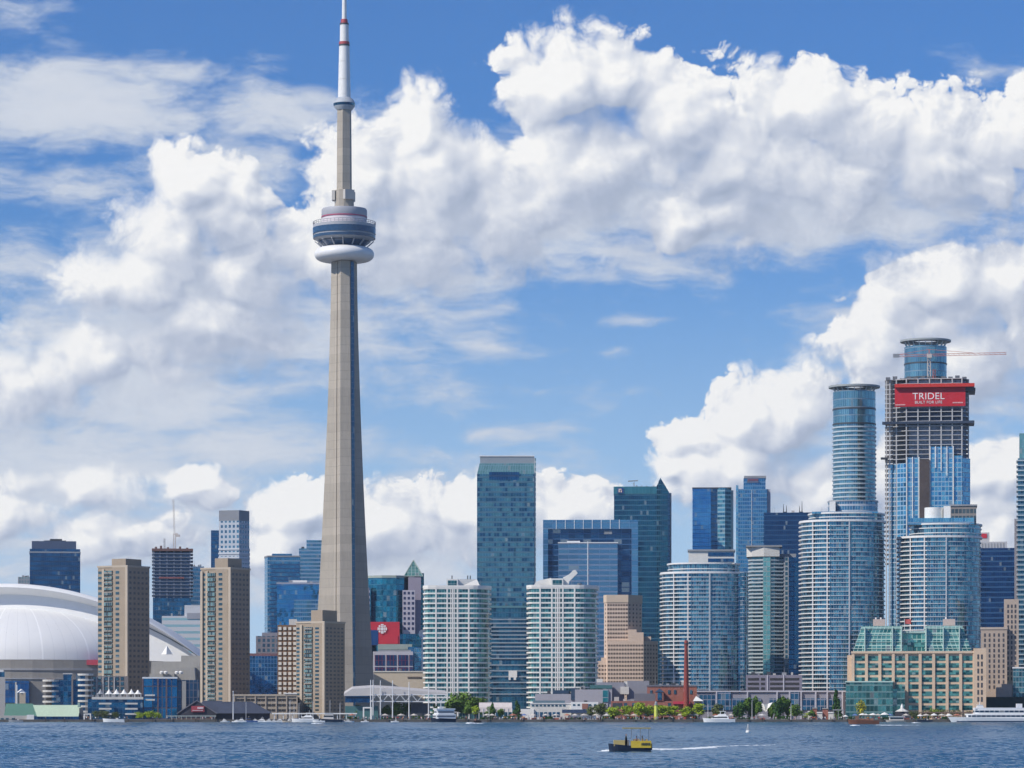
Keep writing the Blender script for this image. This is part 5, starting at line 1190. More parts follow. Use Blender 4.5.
gable(s, 'dark_roof', dg, 4, 51, 6, 32, s.H(716), s.H(703.5), 12.5, 34); gable(s, 'pale_roof', pg_, 37, 78, 33, 81, s.H(716.5), s.H(705), 2, 12)
s.slab('blue_walls', facade('pavilion_glass', (.012, .05, .15), (.03, .12, .28), (.08, .14, .22), 4, 1.6, .12, .05, .6, .12, .04), 34, 79, 716.2, None, 3, 11); s.slab('grey_annex', M_CONC_L, -6, 32.5, 715.6, None, 4, 12); s.slab('white_porch', M_WHITE, 27, 34, 714.8, None, 2.6, 4.6); s.slab('spire', plain('green_spire', (.34, .46, .40), .7, .1), 77.4, 79.6, 702.5, 707, 6, 8)
s.slab('dark_wall', plain('stage_dark', (.07,) * 3), 79, 83, 708, None, 4, 14)
for px_ in (1, 6, 12): s.slab('window', M_WIN, px_, px_ + 3, 718, 720.4, 3.8, 4.2)
s = Site('ticket_hut', 'small beige hut with a white roof in front of the stadium window', 'hut', 16, 27, 1760)
s.slab('walls', plain('hut_beige', (.50, .42, .32), .8, .06), 17, 25.5, 693, None, 0, 5); MB().cone(s.X(21.2), 2.5, s.H(693), s.H(689), 3.0, .2, 8).build('roof', M_WHITE, s.root); s.slab('white_strip', M_WHITE, 16.2, 17.4, 685, None, -.5, .3)
# stepped condo
s = Site('harbour_condo', 'low stepped blue glass condo with stacked white balconies, at the dome foot', 'condominium', 45, 128, 1815)
hc = facade('harbour_blue', (.010, .055, .14), (.03, .13, .26), (.05, .12, .21), 3.1, 2.4, .06, .12, .75, .12, .04, .5, 60)
s.slab('glass_walls', hc, 52, 82, 680, None, 4, 24); s.slab('glass_bay', hc, 63.5, 72, 674, None, 2.6, 20); s.slab('glass_bay', hc, 76, 85, 674.5, None, 3, 20); s.slab('brown_wing', plain('brown_wing', (.24, .21, .20), .8, .1), 88, 128, 676, None, 5, 26); s.slab('pier', plain('brown_wing', (.2,) * 3), 71.5, 73.2, 676, None, 2, 5)
b = MB().prism(oval(0, 0, 4.6, 3.2, 16), 0, 1.1, True, True).build('balcony', M_OFFW, s.root); b.location = (s.X(51), 4, s.H(681.5))
for c_, n in ((51, 6), (85.5, 9)):
    for i in range(n):
        if (c_, i) != (51, 0): inst(b, s.root, (s.X(c_), 4, s.H((681.5 if c_ < 60 else 675.5) + i * 5.3)))
s.slab('core_wall', plain('brown_wing', (.2,) * 3), 46, 55, 678, None, 5, 12)
window_grid(s.root, M_WIN, [(s.X(px_), 4.95, s.H(678.5 + i * 5), 0) for i in range(6) for px_ in (94, 99.5, 106, 111, 117, 122)], 1.7, 1.9, .12); s.slab('roof_rim', M_OFFW, 63, 72.4, 673.2, 674.2, 2.4, 6)
for px_ in (91, 96.5, 102.8, 108.4, 114): s.slab('mullion', M_STEEL, px_, px_ + .5, 677, None, 4.4, 5)
s = Site('terrace_block', 'blue glass block with two stacks of white balconies, below the white tents', 'office block', 88, 143, 1765)
s.slab('glass_walls', hc, 88, 142.5, 699, None, 0, 24); s.slab('terrace_edge', M_OFFW, 92, 143, 697, 699.4, -1, 24)
b = s.slab('balcony', M_OFFW, 99, 111.5, 702.8, 704.4, -1.8, .2)
for dx_ in (0, 26):
    for i in range(3):
        if dx_ or i: inst(b, s.root, (dx_ * s.k, 0, -i * 5.2 * s.k))
for i in range(18): s.slab('rail_post', M_STEEL, 93 + i * 2.8, 93.3 + i * 2.8, 695, 697, -.9, -.7)
tent0 = None
for i, px_ in enumerate((100.5, 109, 116.5, 124, 131.5, 138)):
    loc = (WX(px_, 1770), 1770, GZ + s.H(697) + .02)
    lab = ['grey tent peak leftmost on the terrace', 'white tent peak second on the terrace, next to the grey one', 'white tent peak on the terrace, third from the left', 'white tent peak on the terrace, fourth from the left', 'white tent peak on the terrace, fifth from the left', 'small white tent peak at the right end of the terrace'][i]
    t = thing('terrace_tent', lab, 'tent', loc, 0, 'tents on the blue terrace')
    MB().lathe([(2.5, 1.6), (1.3, 2.4), (.35, 3.9), (.05, 4.5 if i < 5 else 3.9)], 8).build('membrane', M_WHITE if i else M_GREY, t)
    po_ = MB().bar((0, 0, 0), (0, 0, 1.7), .14).build('post', M_STEEL, t, loc=(-1.7, -1.7, 0)); [inst(po_, t, (x, y, 0)) for x, y in ((1.7, -1.7), (1.7, 1.7), (-1.7, 1.7))]
s = Site('glass_cube_office', 'blue glass cube with rust framed bays beside the terrace tents', 'office block', 142, 201, 1772)
s.slab('glass_walls', facade('cube_blue', (.01, .09, .24), (.03, .19, .38), (.10, .10, .14), 6.0, 5.2, .10, .10, .75, .12, .04, .5, 61), 143, 177, 678.5, None, 0, 28); s.slab('dark_side', facade('cube_shade', (.02, .05, .11), (.04, .08, .16), (.12, .12, .15), 4.0, 2.2, .2, .1, .5, .2, .03, .5, 62), 177, 199, 680, None, 1.5, 28)  # darker glass puts the right side's shade into its colour
s.slab('roof_edge', M_STEEL, 142.4, 177.4, 677, 678.6, -.4, 28); s.slab('terrace', M_OFFW, 145, 155, 694.5, 696, -1.4, 0); s.slab('terrace', M_OFFW, 145, 155, 699, 700.6, -1.4, 0)
for px_ in (142.8, 158, 166.5): s.slab('rust_pier', plain('rust_pier', (.13, .09, .10), .8, .2), px_ - .8, px_ + .8, 679, None, -.6, .1)
s.slab('stair_wall', M_CONC, 182, 186, 681, None, .8, 1.6)
s = Site('market_hall', 'dark boarded pier hall with a gable, red sign and long slate blue roof', 'pier hall', 176, 274, 1722)
dk = plain('dark_boards', (.045, .045, .06), .8, .2)
b = MB(); pl = [(178, 713), (186, 708), (197, 701.2), (208, 706.5), (216, 713), (216, 723), (178, 723)]; pp = [(s.X(x), s.H(z) if z < 722 else 0) for x, z in pl]
fr_ = [(x, 0, z) for x, z in pp]; bk = [(x, 18, z) for x, z in pp]; n = len(pp); b.quad(fr_[::-1]); b.quad(bk)
for i in range(n): b.quad([fr_[i], fr_[(i + 1) % n], bk[(i + 1) % n], bk[i]])
b.build('gable_hall', dk, s.root)
b = MB()
for (a, c) in (((177, 713.6), (197, 700.4)), ((197, 700.4), (217, 713.6))): b.bar((s.X(a[0]), -.3, s.H(a[1])), (s.X(c[0]), -.3, s.H(c[1])), .5)
b.build('barge_boards', plain('slate_trim', (.16, .16, .19), .7, .1), s.root)
sg = s.slab('sign', plain('sign_red', (.38, .06, .08), .6, .12), 191.5, 204.5, 706, 712, -.7, -.3); s.slab('white_lettering', plain('letter_pale', (.66, .52, .54), .6, .3, 1.2), 197.5, 203.5, 707, 709, -.95, -.72, sg); s.slab('white_lettering', plain('letter_pale', (.6,) * 3), 192.5, 203, 710.2, 710.8, -.95, -.72, sg)
gable(s, 'long_roof', M_ROOF, 204, 273, 203, 252, s.H(713.4), s.H(701.6), 4, 30); s.slab('hall_walls', dk, 214, 270, 713.2, None, 6, 28); gable(s, 'rear_roof', M_ROOF, 196, 226, 203, 222, s.H(709), s.H(700.6), 19, 34)
s = Site('pier_pergola', 'pale green open pergola along the pier before the dark hall', 'pergola', 166, 217, 1708)
s.slab('beam', plain('pergola_green', (.36, .42, .40), .7, .1), 166, 216, 715.6, 716.4, 0, .5); s.slab('beam', plain('pergola_green', (.3,) * 3), 166, 216, 715.6, 716.4, 3, 3.5)
for i in range(11): s.slab('post', plain('pergola_green', (.3,) * 3), 166.6 + i * 4.85, 167.1 + i * 4.85, 716.4, None, 0, .4)
s.slab('brown_screen', plain('brown_screen', (.16, .11, .09), .8, .3), 172, 212, 718.4, None, 3.6, 4)
s = Site('white_frame_gate', 'white square gate frame on the pier left of the dark shrubs', 'gate', 83, 92, 1712)
b = MB(); b.box(s.X(83.6), s.X(91), 0, .8, s.H(714.6), s.H(713.6)).box(s.X(83.6), s.X(84.8), 0, .8, 0, s.H(714.6)).box(s.X(89.8), s.X(91), 0, .8, 0, s.H(714.6)); b.build('frame', M_WHITE, s.root); s.slab('booth', plain('brown_screen', (.1,) * 3), 85, 89, 716.5, None, 1.2, 3)

# harbourfront extras
s = Site('white_shade_sail', 'white peaked shade sail between the two dark poplar groups', 'shade sail', 757, 771, 1722)
b = MB(); pl = [(758, 706), (760, 702.4), (764, 704.6), (768.5, 703.6), (772.5, 702.4), (771.5, 709), (766, 712), (761, 710)]; pp = [(s.X(x), s.H(z)) for x, z in pl]; n = len(pp)
b.quad([(x, (i % 2) * 1.2, z) for i, (x, z) in enumerate(pp)][::-1]); b.quad([(x, (i % 2) * 1.2 + .25, z + .1) for i, (x, z) in enumerate(pp)]); b.build('sail', M_WHITE, s.root)
b = MB(); [b.bar((s.X(x), .3, 0), (s.X(x), .3, s.H(z)), .25) for x, z in ((758, 705), (771.5, 703))]; b.build('posts', M_STEEL, s.root)
lh = thing('beacon_tower', 'small yellow painted beacon tower with a grey cap among lime trees', 'beacon', (WX(656, 1706), 1706, GZ)); q = 1706 / FPX
MB().lathe([(2.0 * q, 0), (1.75 * q, 14.5 * q)], 8).build('shaft', plain('beacon_yellow', (.62, .66, .12), .6, .06), lh); MB().lathe([(2.2 * q, 14.5 * q), (2.2 * q, 15.3 * q), (1.4 * q, 15.4 * q), (1.4 * q, 17 * q), (.2 * q, 18.6 * q)], 8).build('cap', M_GREY, lh)
# lamp posts and flagpoles along the quay
pole0 = None
for px_, t in ((290, 700), (299, 703), (313, 701), (340, 703), (489, 706), (538, 708), (752, 700), (791, 703), (636, 706), (708, 704)):
    dd = 1706; hgt = WZ(t, dd) - GZ
    if pole0 is None:
        pole0 = thing('lamp_post', 'slender pale lamp post standing on the quay', 'lamp post', (WX(px_, dd), dd, GZ), 0, 'lamp posts along the quay')
        MB().lathe([(.16, 0), (.09, 9.5)], 6).build('pole', M_STEEL, pole0); MB().box(-.2, .9, -.12, .12, 9.5, 9.72).build('lamp_head', M_GREY, pole0); pole0.scale = (1, 1, hgt / 9.7)
    else: copy_thing(pole0, (WX(px_, dd), dd, GZ), 0, (1, 1, hgt / 9.7))
mpole = thing('flagpole', 'tall white flagpole at the marina edge before the slate roof', 'flagpole', (WX(233.2, 1703), 1703, GZ)); MB().lathe([(.32, 0), (.16, WZ(692, 1703) - GZ)], 8).build('pole', M_STEEL, mpole); MB().lathe([(.3, 0), (.3, .5), (.02, .6)], 8).build('finial', M_STEEL, mpole, loc=(0, 0, WZ(692, 1703) - GZ))
# cafe umbrellas
um = None
for px_, sz in ((862.5, 1), (866, .9), (873, 1), (884.5, 1.1), (920, .8), (934, .95), (949, .9), (979, .8), (845.5, .7)):
    loc = (WX(px_, 1709), 1709, GZ)
    if um is None:
        um = thing('cafe_umbrella', 'white cafe umbrella open on the quay before the beige terminal', 'umbrella', loc, 0, 'white umbrellas on the terminal quay')
        MB().lathe([(2.3, 2.4), (1.2, 3.1), (.05, 3.6)], 8).build('canopy', M_WHITE, um); MB().lathe([(.06, 0), (.06, 3.5)], 6).build('pole', M_GREY, um)
    else: copy_thing(um, loc, .3, sz)
s = Site('quay_kiosk', 'dark kiosk with a small white lantern roof before the beige terminal', 'kiosk', 893, 910, 1722)
s.slab('walls', plain('dark_boards', (.04,) * 3), 895, 908, 711.5, None, 0, 6); MB().cone(s.X(902), 3, s.H(711.5), s.H(708.4), 3.8, .8, 8).build('roof', M_OFFW, s.root); MB().lathe([(.8, 0), (.8, .9), (.05, 2.6)], 8).build('lantern', M_WHITE, s.root, loc=(s.X(902), 3, s.H(708.4)))
s = Site('pergola_terrace', 'dark timber pergola terrace among shrubs, left of the big tour ship', 'pergola', 918, 975, 1716)
s.slab('roof', plain('brown_screen', (.1,) * 3), 919, 974, 712, 713, 0, 6)
for i in range(9): s.slab('post', plain('brown_screen', (.1,) * 3), 919.5 + i * 6.7, 920.2 + i * 6.7, 713, None, 0, .4)
s = Site('red_white_booths', 'cluster of red and white sales booths right of the trees', 'booth', 808, 834, 1718)
for i, (a, c, t, m_) in enumerate(((808, 812, 712, M_OFFW), (812.4, 817, 708.5, M_BRICK), (817, 822, 713, M_OFFW), (822.5, 828, 709, M_BRICK), (828.4, 834, 713, M_OFFW))): s.slab('booth_wall', m_, a, c, t, None, i % 2 * 1.5, 3 + i % 2 * 1.5); s.slab('booth_roof', M_WHITE if i % 2 == 0 else M_CONC, a - .4, c + .4, t - 1, t, i % 2 * 1.5 - .4, 3.4 + i % 2 * 1.5)
sc_ = Site('ferry_shelter', 'grey steel frame shelter between booths and the dark cypress', 'shelter', 832, 845, 1716)
b = MB(); [b.box(sc_.X(x), sc_.X(x) + .3, 0, .3, 0, sc_.H(709.6)) for x in (833, 838, 843)]; b.box(sc_.X(832.6), sc_.X(843.8), -.2, 2, sc_.H(710.4), sc_.H(709.4)); b.build('frame', M_GREY, sc_.root)

# ------------------------------------------------------------------ trees
def leaf_mat(name, dark, light):
    m, k, b_ = new_mat(name)
    geo = k.n.new('ShaderNodeNewGeometry'); tc = k.n.new('ShaderNodeTexCoord')
    r = geo.outputs['Random Per Island']; n_ = k.noise(tc.outputs['Object'], .55, 2.0)
    f = k.m('ADD', k.m('MULTIPLY', r, .6), k.m('MULTIPLY', n_, .4))
    k.put(b_.inputs['Base Color'], k.mix(k.lin(f, .2, .8), dark, light)); b_.inputs['Roughness'].default_value = .6
    b_.inputs['Specular IOR Level'].default_value = .2
    return m
L_GREEN = leaf_mat('leaf_mid_green', (.055, .12, .02), (.14, .24, .03)); L_LIME = leaf_mat('leaf_lime', (.19, .28, .015), (.36, .46, .03)); L_DARK = leaf_mat('leaf_dark', (.022, .07, .02), (.065, .15, .03)); L_YELL = leaf_mat('leaf_yellow', (.26, .25, .02), (.46, .42, .04)); L_OLIVE = leaf_mat('leaf_olive', (.06, .085, .03), (.13, .16, .05))
M_BARK = plain('bark', (.10, .075, .055), .9, .2, 1.0)
def crown_mesh(rx, rz, n, seed, lobes=9, conic=False, leaf=.55):
    """leaf clumps spread through several lobes; gaps between the lobes stay open"""
    rg = random.Random(seed); b = MB(); L = []
    for i in range(lobes):
        if conic:
            t = (i + .5) / lobes; a = rg.uniform(0, 6.28); rr = rx * (1 - t) ** .8 * .55
            L.append((math.cos(a) * rr, math.sin(a) * rr, rz * 2 * t, rx * (.55 - .38 * t), rz * .34))
        else:
            a = rg.uniform(0, 6.28); u = rg.uniform(-.75, .95); rr = math.sqrt(max(0, 1 - u * u)) * rx * rg.uniform(.25, .68)
            L.append((math.cos(a) * rr, math.sin(a) * rr, rz * (1 + u * .68), rx * rg.uniform(.34, .56), rz * rg.uniform(.30, .5)))
    for i in range(n):
        cx, cy, cz, lr, lz = L[i % lobes]
        v = Vector((rg.gauss(0, 1), rg.gauss(0, 1), rg.gauss(0, 1))).normalized() * rg.uniform(.55, 1.05)
        c = Vector((cx + v.x * lr, cy + v.y * lr, cz + v.z * lz)); e = Vector((rg.gauss(0, 1), rg.gauss(0, 1), rg.gauss(0, .8))).normalized()
        f = (v.normalized() + Vector((rg.uniform(-.7, .7), rg.uniform(-.7, .7), rg.uniform(-.3, .9)))).normalized(); e = (e - f * e.dot(f)).normalized(); g = f.cross(e); q = leaf * rg.uniform(.6, 1.3)
        b.quad([c - e * q - g * q * .2, c - g * q * .7, c + e * q, c + g * q * .7])
    return b
TREE_N = 0
def tree_kind(name, label, mat, h, rx, conic=False, n=900, seed=1, trunk=.16, group=None, cat='tree'):
    t = thing(name, label, cat, (0, 0, 0), 0, group)
    th = h * trunk; rz = (h - th) / 2 * 1.02
    tb_ = MB().lathe([(h * .028, -.2), (h * .018, th), (h * .012, th + rz)], 7)
    for i in range(4):
        a = i * 1.6 + seed; tb_.bar((0, 0, th * .85), (math.cos(a) * rx * .5, math.sin(a) * rx * .5, th + rz * .8), h * .014)
    tb_.build('trunk', M_BARK, t)
    c = crown_mesh(rx, rz, n, seed, 13 if not conic else 9, conic, h * .050).build('crown', mat, t); c.location = (0, 0, th)
    return t
def plant(proto, px, d, hpx, label=None, wide=1.0):
    """place a tree whose crown reaches pixel height hpx above the quay"""
    h0 = proto['h']; sc_ = hpx * d / FPX / h0
    loc = (WX(px, d), d, GZ)
    if not proto.get('used'):
        proto['used'] = 1; proto.location = loc; proto.scale = (sc_ * wide, sc_ * wide, sc_); proto.rotation_euler = (0, 0, random.uniform(0, 6)); 
        if label: proto['label'] = label
        return proto
    return copy_thing(proto, loc, random.uniform(0, 6.28), (sc_ * wide, sc_ * wide, sc_), label)
def kind(*a, **k_):
    t = tree_kind(*a, **k_); t['h'] = a[3]; return t
lime = [kind('lime_green_tree', 'round lime green tree in the row before the brick power house', L_LIME, 9, 4.2, seed=i, group='lime green trees by the brick power house') for i in (1, 2, 3)]
for i, px_ in enumerate((614, 626.5, 640.5, 649, 662, 673, 686, 699)):
    plant(lime[i % 3], px_, 1708 + (i % 2) * 4, (13.5, 14, 17.5, 14.5, 14.5, 14, 13.5, 16.5)[i], wide=(1.45, 1.4, 1.2, 1.25, 1.35, 1.3, 1.2, 1.15)[i])
mid = [kind('broadleaf_tree', 'mid green broadleaf tree on the waterfront', L_GREEN, 10, 4.8, seed=10 + i, n=1100) for i in range(3)]
midspec = [(455, 1775, 26, 1.1, 'large mid green tree crowded at the foot of the left white condo'), (466, 1778, 27, 1.1, 'tall mid green tree right of the crowded one under the white condo'), (476, 1776, 24, 1.0, 'mid green tree between white condo and tented hall'), (468, 1722, 17, .8, 'fresh green tree left of the slim lime one, near the ferry'), (490, 1720, 13, .8, 'small green tree before the tented hall'), (500, 1724, 12, .9, 'low green tree right of the middle of the tented hall'), (437, 1752, 15, 1.0, 'green tree under the stage truss near the ferry'), (398, 1756, 17, 1.1, 'green tree under the middle of the stage truss'), (408, 1760, 18, 1.0, 'green tree behind the right stage masts'), (387, 1757, 15, 1.0, 'green tree under the left part of the stage truss'), (358, 1752, 14, .9, 'green tree beside the white portal'), (719, 1712, 16, 1.1, 'green tree behind the white motor yacht'), (812, 1716, 10, 1.0, 'small green tree behind the red booths'), (796, 1708, 15, 1.0, 'yellowish green tree at the right end of the poplar row'), (601, 1712, 17, 1.1, 'grey green spreading tree right of the restaurant'), (592, 1713, 14, .9, 'grey green tree close to the restaurant wall')]
olive = [kind('olive_tree', 'olive green tree on the quay', L_OLIVE, 10, 4.6, seed=30 + i) for i in range(2)]
for i, (px_, d_, h_, w_, lab) in enumerate(midspec):
    plant((olive[i % 2] if ('grey' in lab or 'behind the white motor' in lab) else mid[i % 3]), px_, d_, h_, lab, w_)
slim = kind('young_tree', 'slim lime green young tree near the ferry', L_LIME, 9, 3.0, seed=41); plant(slim, 475.5, 1716, 15)
spruce = kind('conifer_tree', 'dark pointed conifer right of the tented hall', L_DARK, 12, 3.2, conic=True, seed=42, n=800, trunk=.08); plant(spruce, 517, 1718, 17, wide=1.5)
plant(spruce, 492.5, 1719, 15, 'small dark pointed conifer before the tented hall', 1.3)
pop = [kind('poplar_tree', 'dense dark green poplar on the quay', L_DARK if i == 0 else L_GREEN, 12, 3.6, seed=50 + i, n=1200, trunk=.06) for i in range(3)]
pops = [(741, 18, 1.0), (748, 21, .9), (754, 23, .8), (736, 14, .9), (758, 17, .9), (772, 16, .9), (777.5, 21, .8), (783, 22, .85), (789, 21, .9)]
poplab = ['dark poplar at the left of the left poplar group', 'dark poplar in the middle of the left poplar group', 'tallest poplar of the left poplar group', 'low dark poplar left end of the left poplar group', 'dark poplar just left of the white shade sail', 'dark poplar just right of the white shade sail', 'poplar second from the white shade sail in the right group', 'tallest poplar of the right poplar group', 'poplar at the right of the right poplar group']
for i, (px_, h_, w_) in enumerate(pops): plant(pop[i % 3], px_, 1710 + (i % 3) * 3, h_, poplab[i], w_ * 1.15)
cyp = kind('cypress_tree', 'single dark narrow cypress left of the beige terminal', L_DARK, 15, 3.0, conic=True, seed=60, n=1200, trunk=.06); plant(cyp, 836.5, 1742, 27, wide=1.1)
yel = kind('yellow_tree', 'bright yellow green tree on the quay before the glass annex', L_YELL, 9, 3.4, seed=61, n=420); plant(yel, 861, 1711, 20, wide=.85)
bush = kind('shrub', 'low dark shrub on the pier', L_OLIVE, 5, 3.6, seed=70, n=700, trunk=.05, cat='shrub')
for px_, h_, lab in ((98, 9.5, 'low dark shrub mass right of the white gate frame'), (106, 9, 'low dark shrub behind the small white motorboat'), (116, 8, 'dark shrub before the glass terrace block'), (914, 9, 'dark green shrub before the terminal, right of the kiosk'), (928, 10, 'brown green shrub over the dark pergola'), (941, 11, 'olive shrub at the middle of the dark pergola'), (956, 10, 'green shrub at the right of the dark pergola'), (969, 9, 'shrub next to the bow of the tour ship')): plant(bush, px_, 1722 if px_ < 200 else 1723, h_, lab, 1.1)
lbush = kind('bright_shrub', 'bright yellow green shrub on the pier', L_LIME, 5, 3.6, seed=71, n=700, trunk=.05, cat='shrub')
for px_, h_, lab in ((140, 9, 'bright green shrub at the left of the pair before the blue cube'), (149, 10.5, 'tallest bright green shrub before the blue glass cube'), (157, 8.5, 'bright green shrub at the right before the blue glass cube'), (936, 12.5, 'yellowish shrub rising over the dark pergola'), (806, 8, 'small bright shrub left of the booths')): plant(lbush, px_, 1712 if px_ < 200 else 1726, h_, lab, 1.05)
for p_ in lime + mid + olive + pop + [slim, spruce, cyp, yel, bush, lbush]:
    if not p_.get('used'):
        for c_ in list(p_.children): bpy.data.objects.remove(c_)
        bpy.data.objects.remove(p_)
for o in list(COL.objects):
    for key in ('h', 'used'):
        if key in o: del o[key]

hedge0 = None
for i, (px_, L_, lab) in enumerate(((352, 9, 'clipped dark hedge below the stage lobby'), (388, 12, 'long dark hedge under the stage truss'), (418, 10, 'dark hedge right of the stage masts'), (460, 12, 'dark hedge behind the harbour ferry stern'), (486, 11, 'dark hedge in front of the tented hall'), (508, 8, 'short dark hedge left of the pointed conifer'), (548, 9, 'dark planter hedge before the white restaurant'), (576, 9, 'dark planter hedge below the blue awning'), (608, 10, 'dark hedge at the left end of the lime tree row'), (634, 14, 'long dark hedge under the lime trees left of the beacon'), (668, 12, 'dark hedge under the lime trees right of the beacon'), (692, 9, 'dark hedge at the chimney foot'), (712, 9, 'dark hedge behind the white motor yacht'), (744, 14, 'long dark hedge under the left poplars'), (782, 14, 'long dark hedge under the right poplars'), (853, 9, 'dark hedge left of the yellow tree'), (885, 9, 'dark hedge left of the quay kiosk'), (922, 12, 'dark hedge left under the dark pergola'), (948, 12, 'dark hedge right under the dark pergola'))):
    loc = (WX(px_, 1708.5), 1708.5, GZ)
    if hedge0 is None:
        hedge0 = thing('hedge', lab, 'hedge', loc, 0, 'hedges along the quay'); rg_ = random.Random(3); b = MB()
        for j in range(700):
            c = Vector((rg_.uniform(-1, 1), rg_.uniform(-1, 1), rg_.uniform(0, 1.5))); e = Vector((rg_.gauss(0, 1), rg_.gauss(0, 1), rg_.gauss(0, 1))).normalized() * .3; g = Vector((rg_.gauss(0, 1), rg_.gauss(0, 1), rg_.gauss(0, 1))).normalized() * .25
            b.quad([c - e, c - g, c + e, c + g])
        b.build('foliage', L_DARK, hedge0); MB().box(-1, 1, -.9, .9, 0, .4).build('planter', M_CONC, hedge0); hedge0.scale = (L_ * .27, .7, 1)
    else: copy_thing(hedge0, loc, 0, (L_ * .27, .7, (1, .8, 1.2)[i % 3]), lab)

# ------------------------------------------------------------------ people on the quay (a few pixels tall)
def person_mesh(pose):
    """one continuous body grown over a simple skeleton"""
    rg = random.Random(pose); st = .16 if pose % 2 else .06; sw = .12 if pose % 2 else .02
    V = [(0, 0, .95), (0, 0, 1.2), (0, 0, 1.42), (0, 0, 1.52), (0, .01, 1.64), (0, .01, 1.74), (-.1, -st, .5), (-.1, -st - .02, .06), (-.1, -st - .16, .03), (.1, st, .5), (.1, st + .04, .06), (.1, st - .10, .03), (-.2, 0, 1.38), (-.25, sw, 1.1), (-.24, sw - .06, .84), (.2, 0, 1.38), (.25, -sw, 1.1), (.24, -sw - .06, .84)]
    E = [(0, 1), (1, 2), (2, 3), (3, 4), (4, 5), (0, 6), (6, 7), (7, 8), (0, 9), (9, 10), (10, 11), (2, 12), (12, 13), (13, 14), (2, 15), (15, 16), (16, 17)]
    rad = [.17, .15, .16, .065, .11, .07, .085, .05, .045, .085, .05, .045, .07, .05, .04, .07, .05, .04]
    me = bpy.data.meshes.new('person_body'); me.from_pydata(V, E, []); o = bpy.data.objects.new('tmp', me); COL.objects.link(o)
    md = o.modifiers.new('skin', 'SKIN')
    for i, r in enumerate(rad): me.skin_vertices[0].data[i].radius = (r, r)
    me.skin_vertices[0].data[0].use_root = True
    bpy.context.view_layer.update()
    out = bpy.data.meshes.new_from_object(o.evaluated_get(bpy.context.evaluated_depsgraph_get()))
    bpy.data.objects.remove(o); out.materials.clear(); return out
def clothes_mat(name, col, trousers):
    m, k, b_ = new_mat(name); tc = k.n.new('ShaderNodeTexCoord'); _, _, z = k.sep(tc.outputs['Object'])
    c = k.mix(k.m('GREATER_THAN', z, .92), trousers, col); c = k.mix(k.m('GREATER_THAN', z, 1.5), c, (.42, .27, .2)); c = k.mix(k.m('GREATER_THAN', z, 1.70), c, (.05, .035, .03))
    k.put(b_.inputs['Base Color'], c); b_.inputs['Roughness'].default_value = .8; return m
CL = [('white', (.7, .7, .7), (.06, .08, .14)), ('red', (.45, .05, .05), (.05, .05, .06)), ('dark blue', (.04, .07, .16), (.3, .27, .22)), ('black', (.03, .03, .035), (.06, .07, .1)), ('pale pink', (.6, .38, .38), (.5, .5, .5)), ('light blue', (.28, .42, .58), (.1, .1, .12)), ('orange', (.6, .24, .05), (.05, .06, .1)), ('grey', (.3, .3, .32), (.05, .05, .06))]
PM = []
bodies = [person_mesh(i) for i in range(3)]
for ci, (nm, c, t) in enumerate(CL):
    m = clothes_mat('clothes_' + nm.replace(' ', '_'), c, t)
    for bi in range(2):
        me = bodies[(ci + bi) % 3].copy(); me.materials.append(m); PM.append((nm, me))
rp = random.Random(11)
spans = [(342, 430, 48), (436, 470, 12), (484, 606, 62), (606, 700, 46), (722, 800, 22), (800, 845, 22), (846, 950, 44), (165, 215, 14), (84, 160, 14)]
for a, c, n in spans:
    for i in range(n):
        nm, me = PM[rp.randrange(len(PM))]
        o = bpy.data.objects.new('person', me); COL.objects.link(o); d_ = rp.uniform(1700.8, 1704)
        o.location = (WX(rp.uniform(a, c), d_), d_, GZ); o.rotation_euler = (0, 0, rp.choice((1.57, -1.57, 0, 3.1)) + rp.uniform(-.5, .5)); o.scale = (1, 1, rp.uniform(.9, 1.05))
        tag(o, 'person in a %s top strolling on the crowded quay' % nm, 'person', 'people strolling on the quay')
# tables and parasol shades read as small coloured canopies
cano = None
for i, px_ in enumerate((487, 524, 546, 556, 567, 584, 596, 618, 634, 645, 667, 680, 695, 352, 401, 414, 443, 871, 878, 890, 926, 492, 513, 533, 575, 606, 613, 626, 652, 659, 690, 716, 731, 745, 762, 793, 803, 855, 906, 942, 957, 385, 428)):
    loc = (WX(px_, 1710), 1710, GZ)
    if cano is None:
        cano = thing('market_stall', 'small square canopied market stall on the quay', 'market stall', loc, 0, 'market stalls along the quay')
        MB().lathe([(2.4, 2.3), (.1, 3.2)], 4).build('canopy', plain('stall_cream', (.55, .50, .45), .8, .1), cano); b = MB(); [b.bar((x, y, 0), (x, y, 2.4), .1) for x, y in ((-1.6, -1.6), (1.6, -1.6), (1.6, 1.6), (-1.6, 1.6))]; b.build('posts', M_GREY, cano); MB().box(-1.4, 1.4, -1.3, -.6, 0, .95).build('counter', plain('counter_red', (.36, .12, .09), .8, .2), cano)
    else:
        o = copy_thing(cano, loc, rp.uniform(0, 1.5))
        if i % 3 == 1:
            for ch_ in o.children:
                if ch_.name.startswith('canopy'): ch_.data = ch_.data.copy(); ch_.data.materials[0] = (plain('stall_blue', (.10, .16, .36), .8, .1), plain('stall_rust', (.42, .16, .10), .8, .1), plain('stall_white', (.7, .68, .66), .8, .1))[i // 3 % 3]

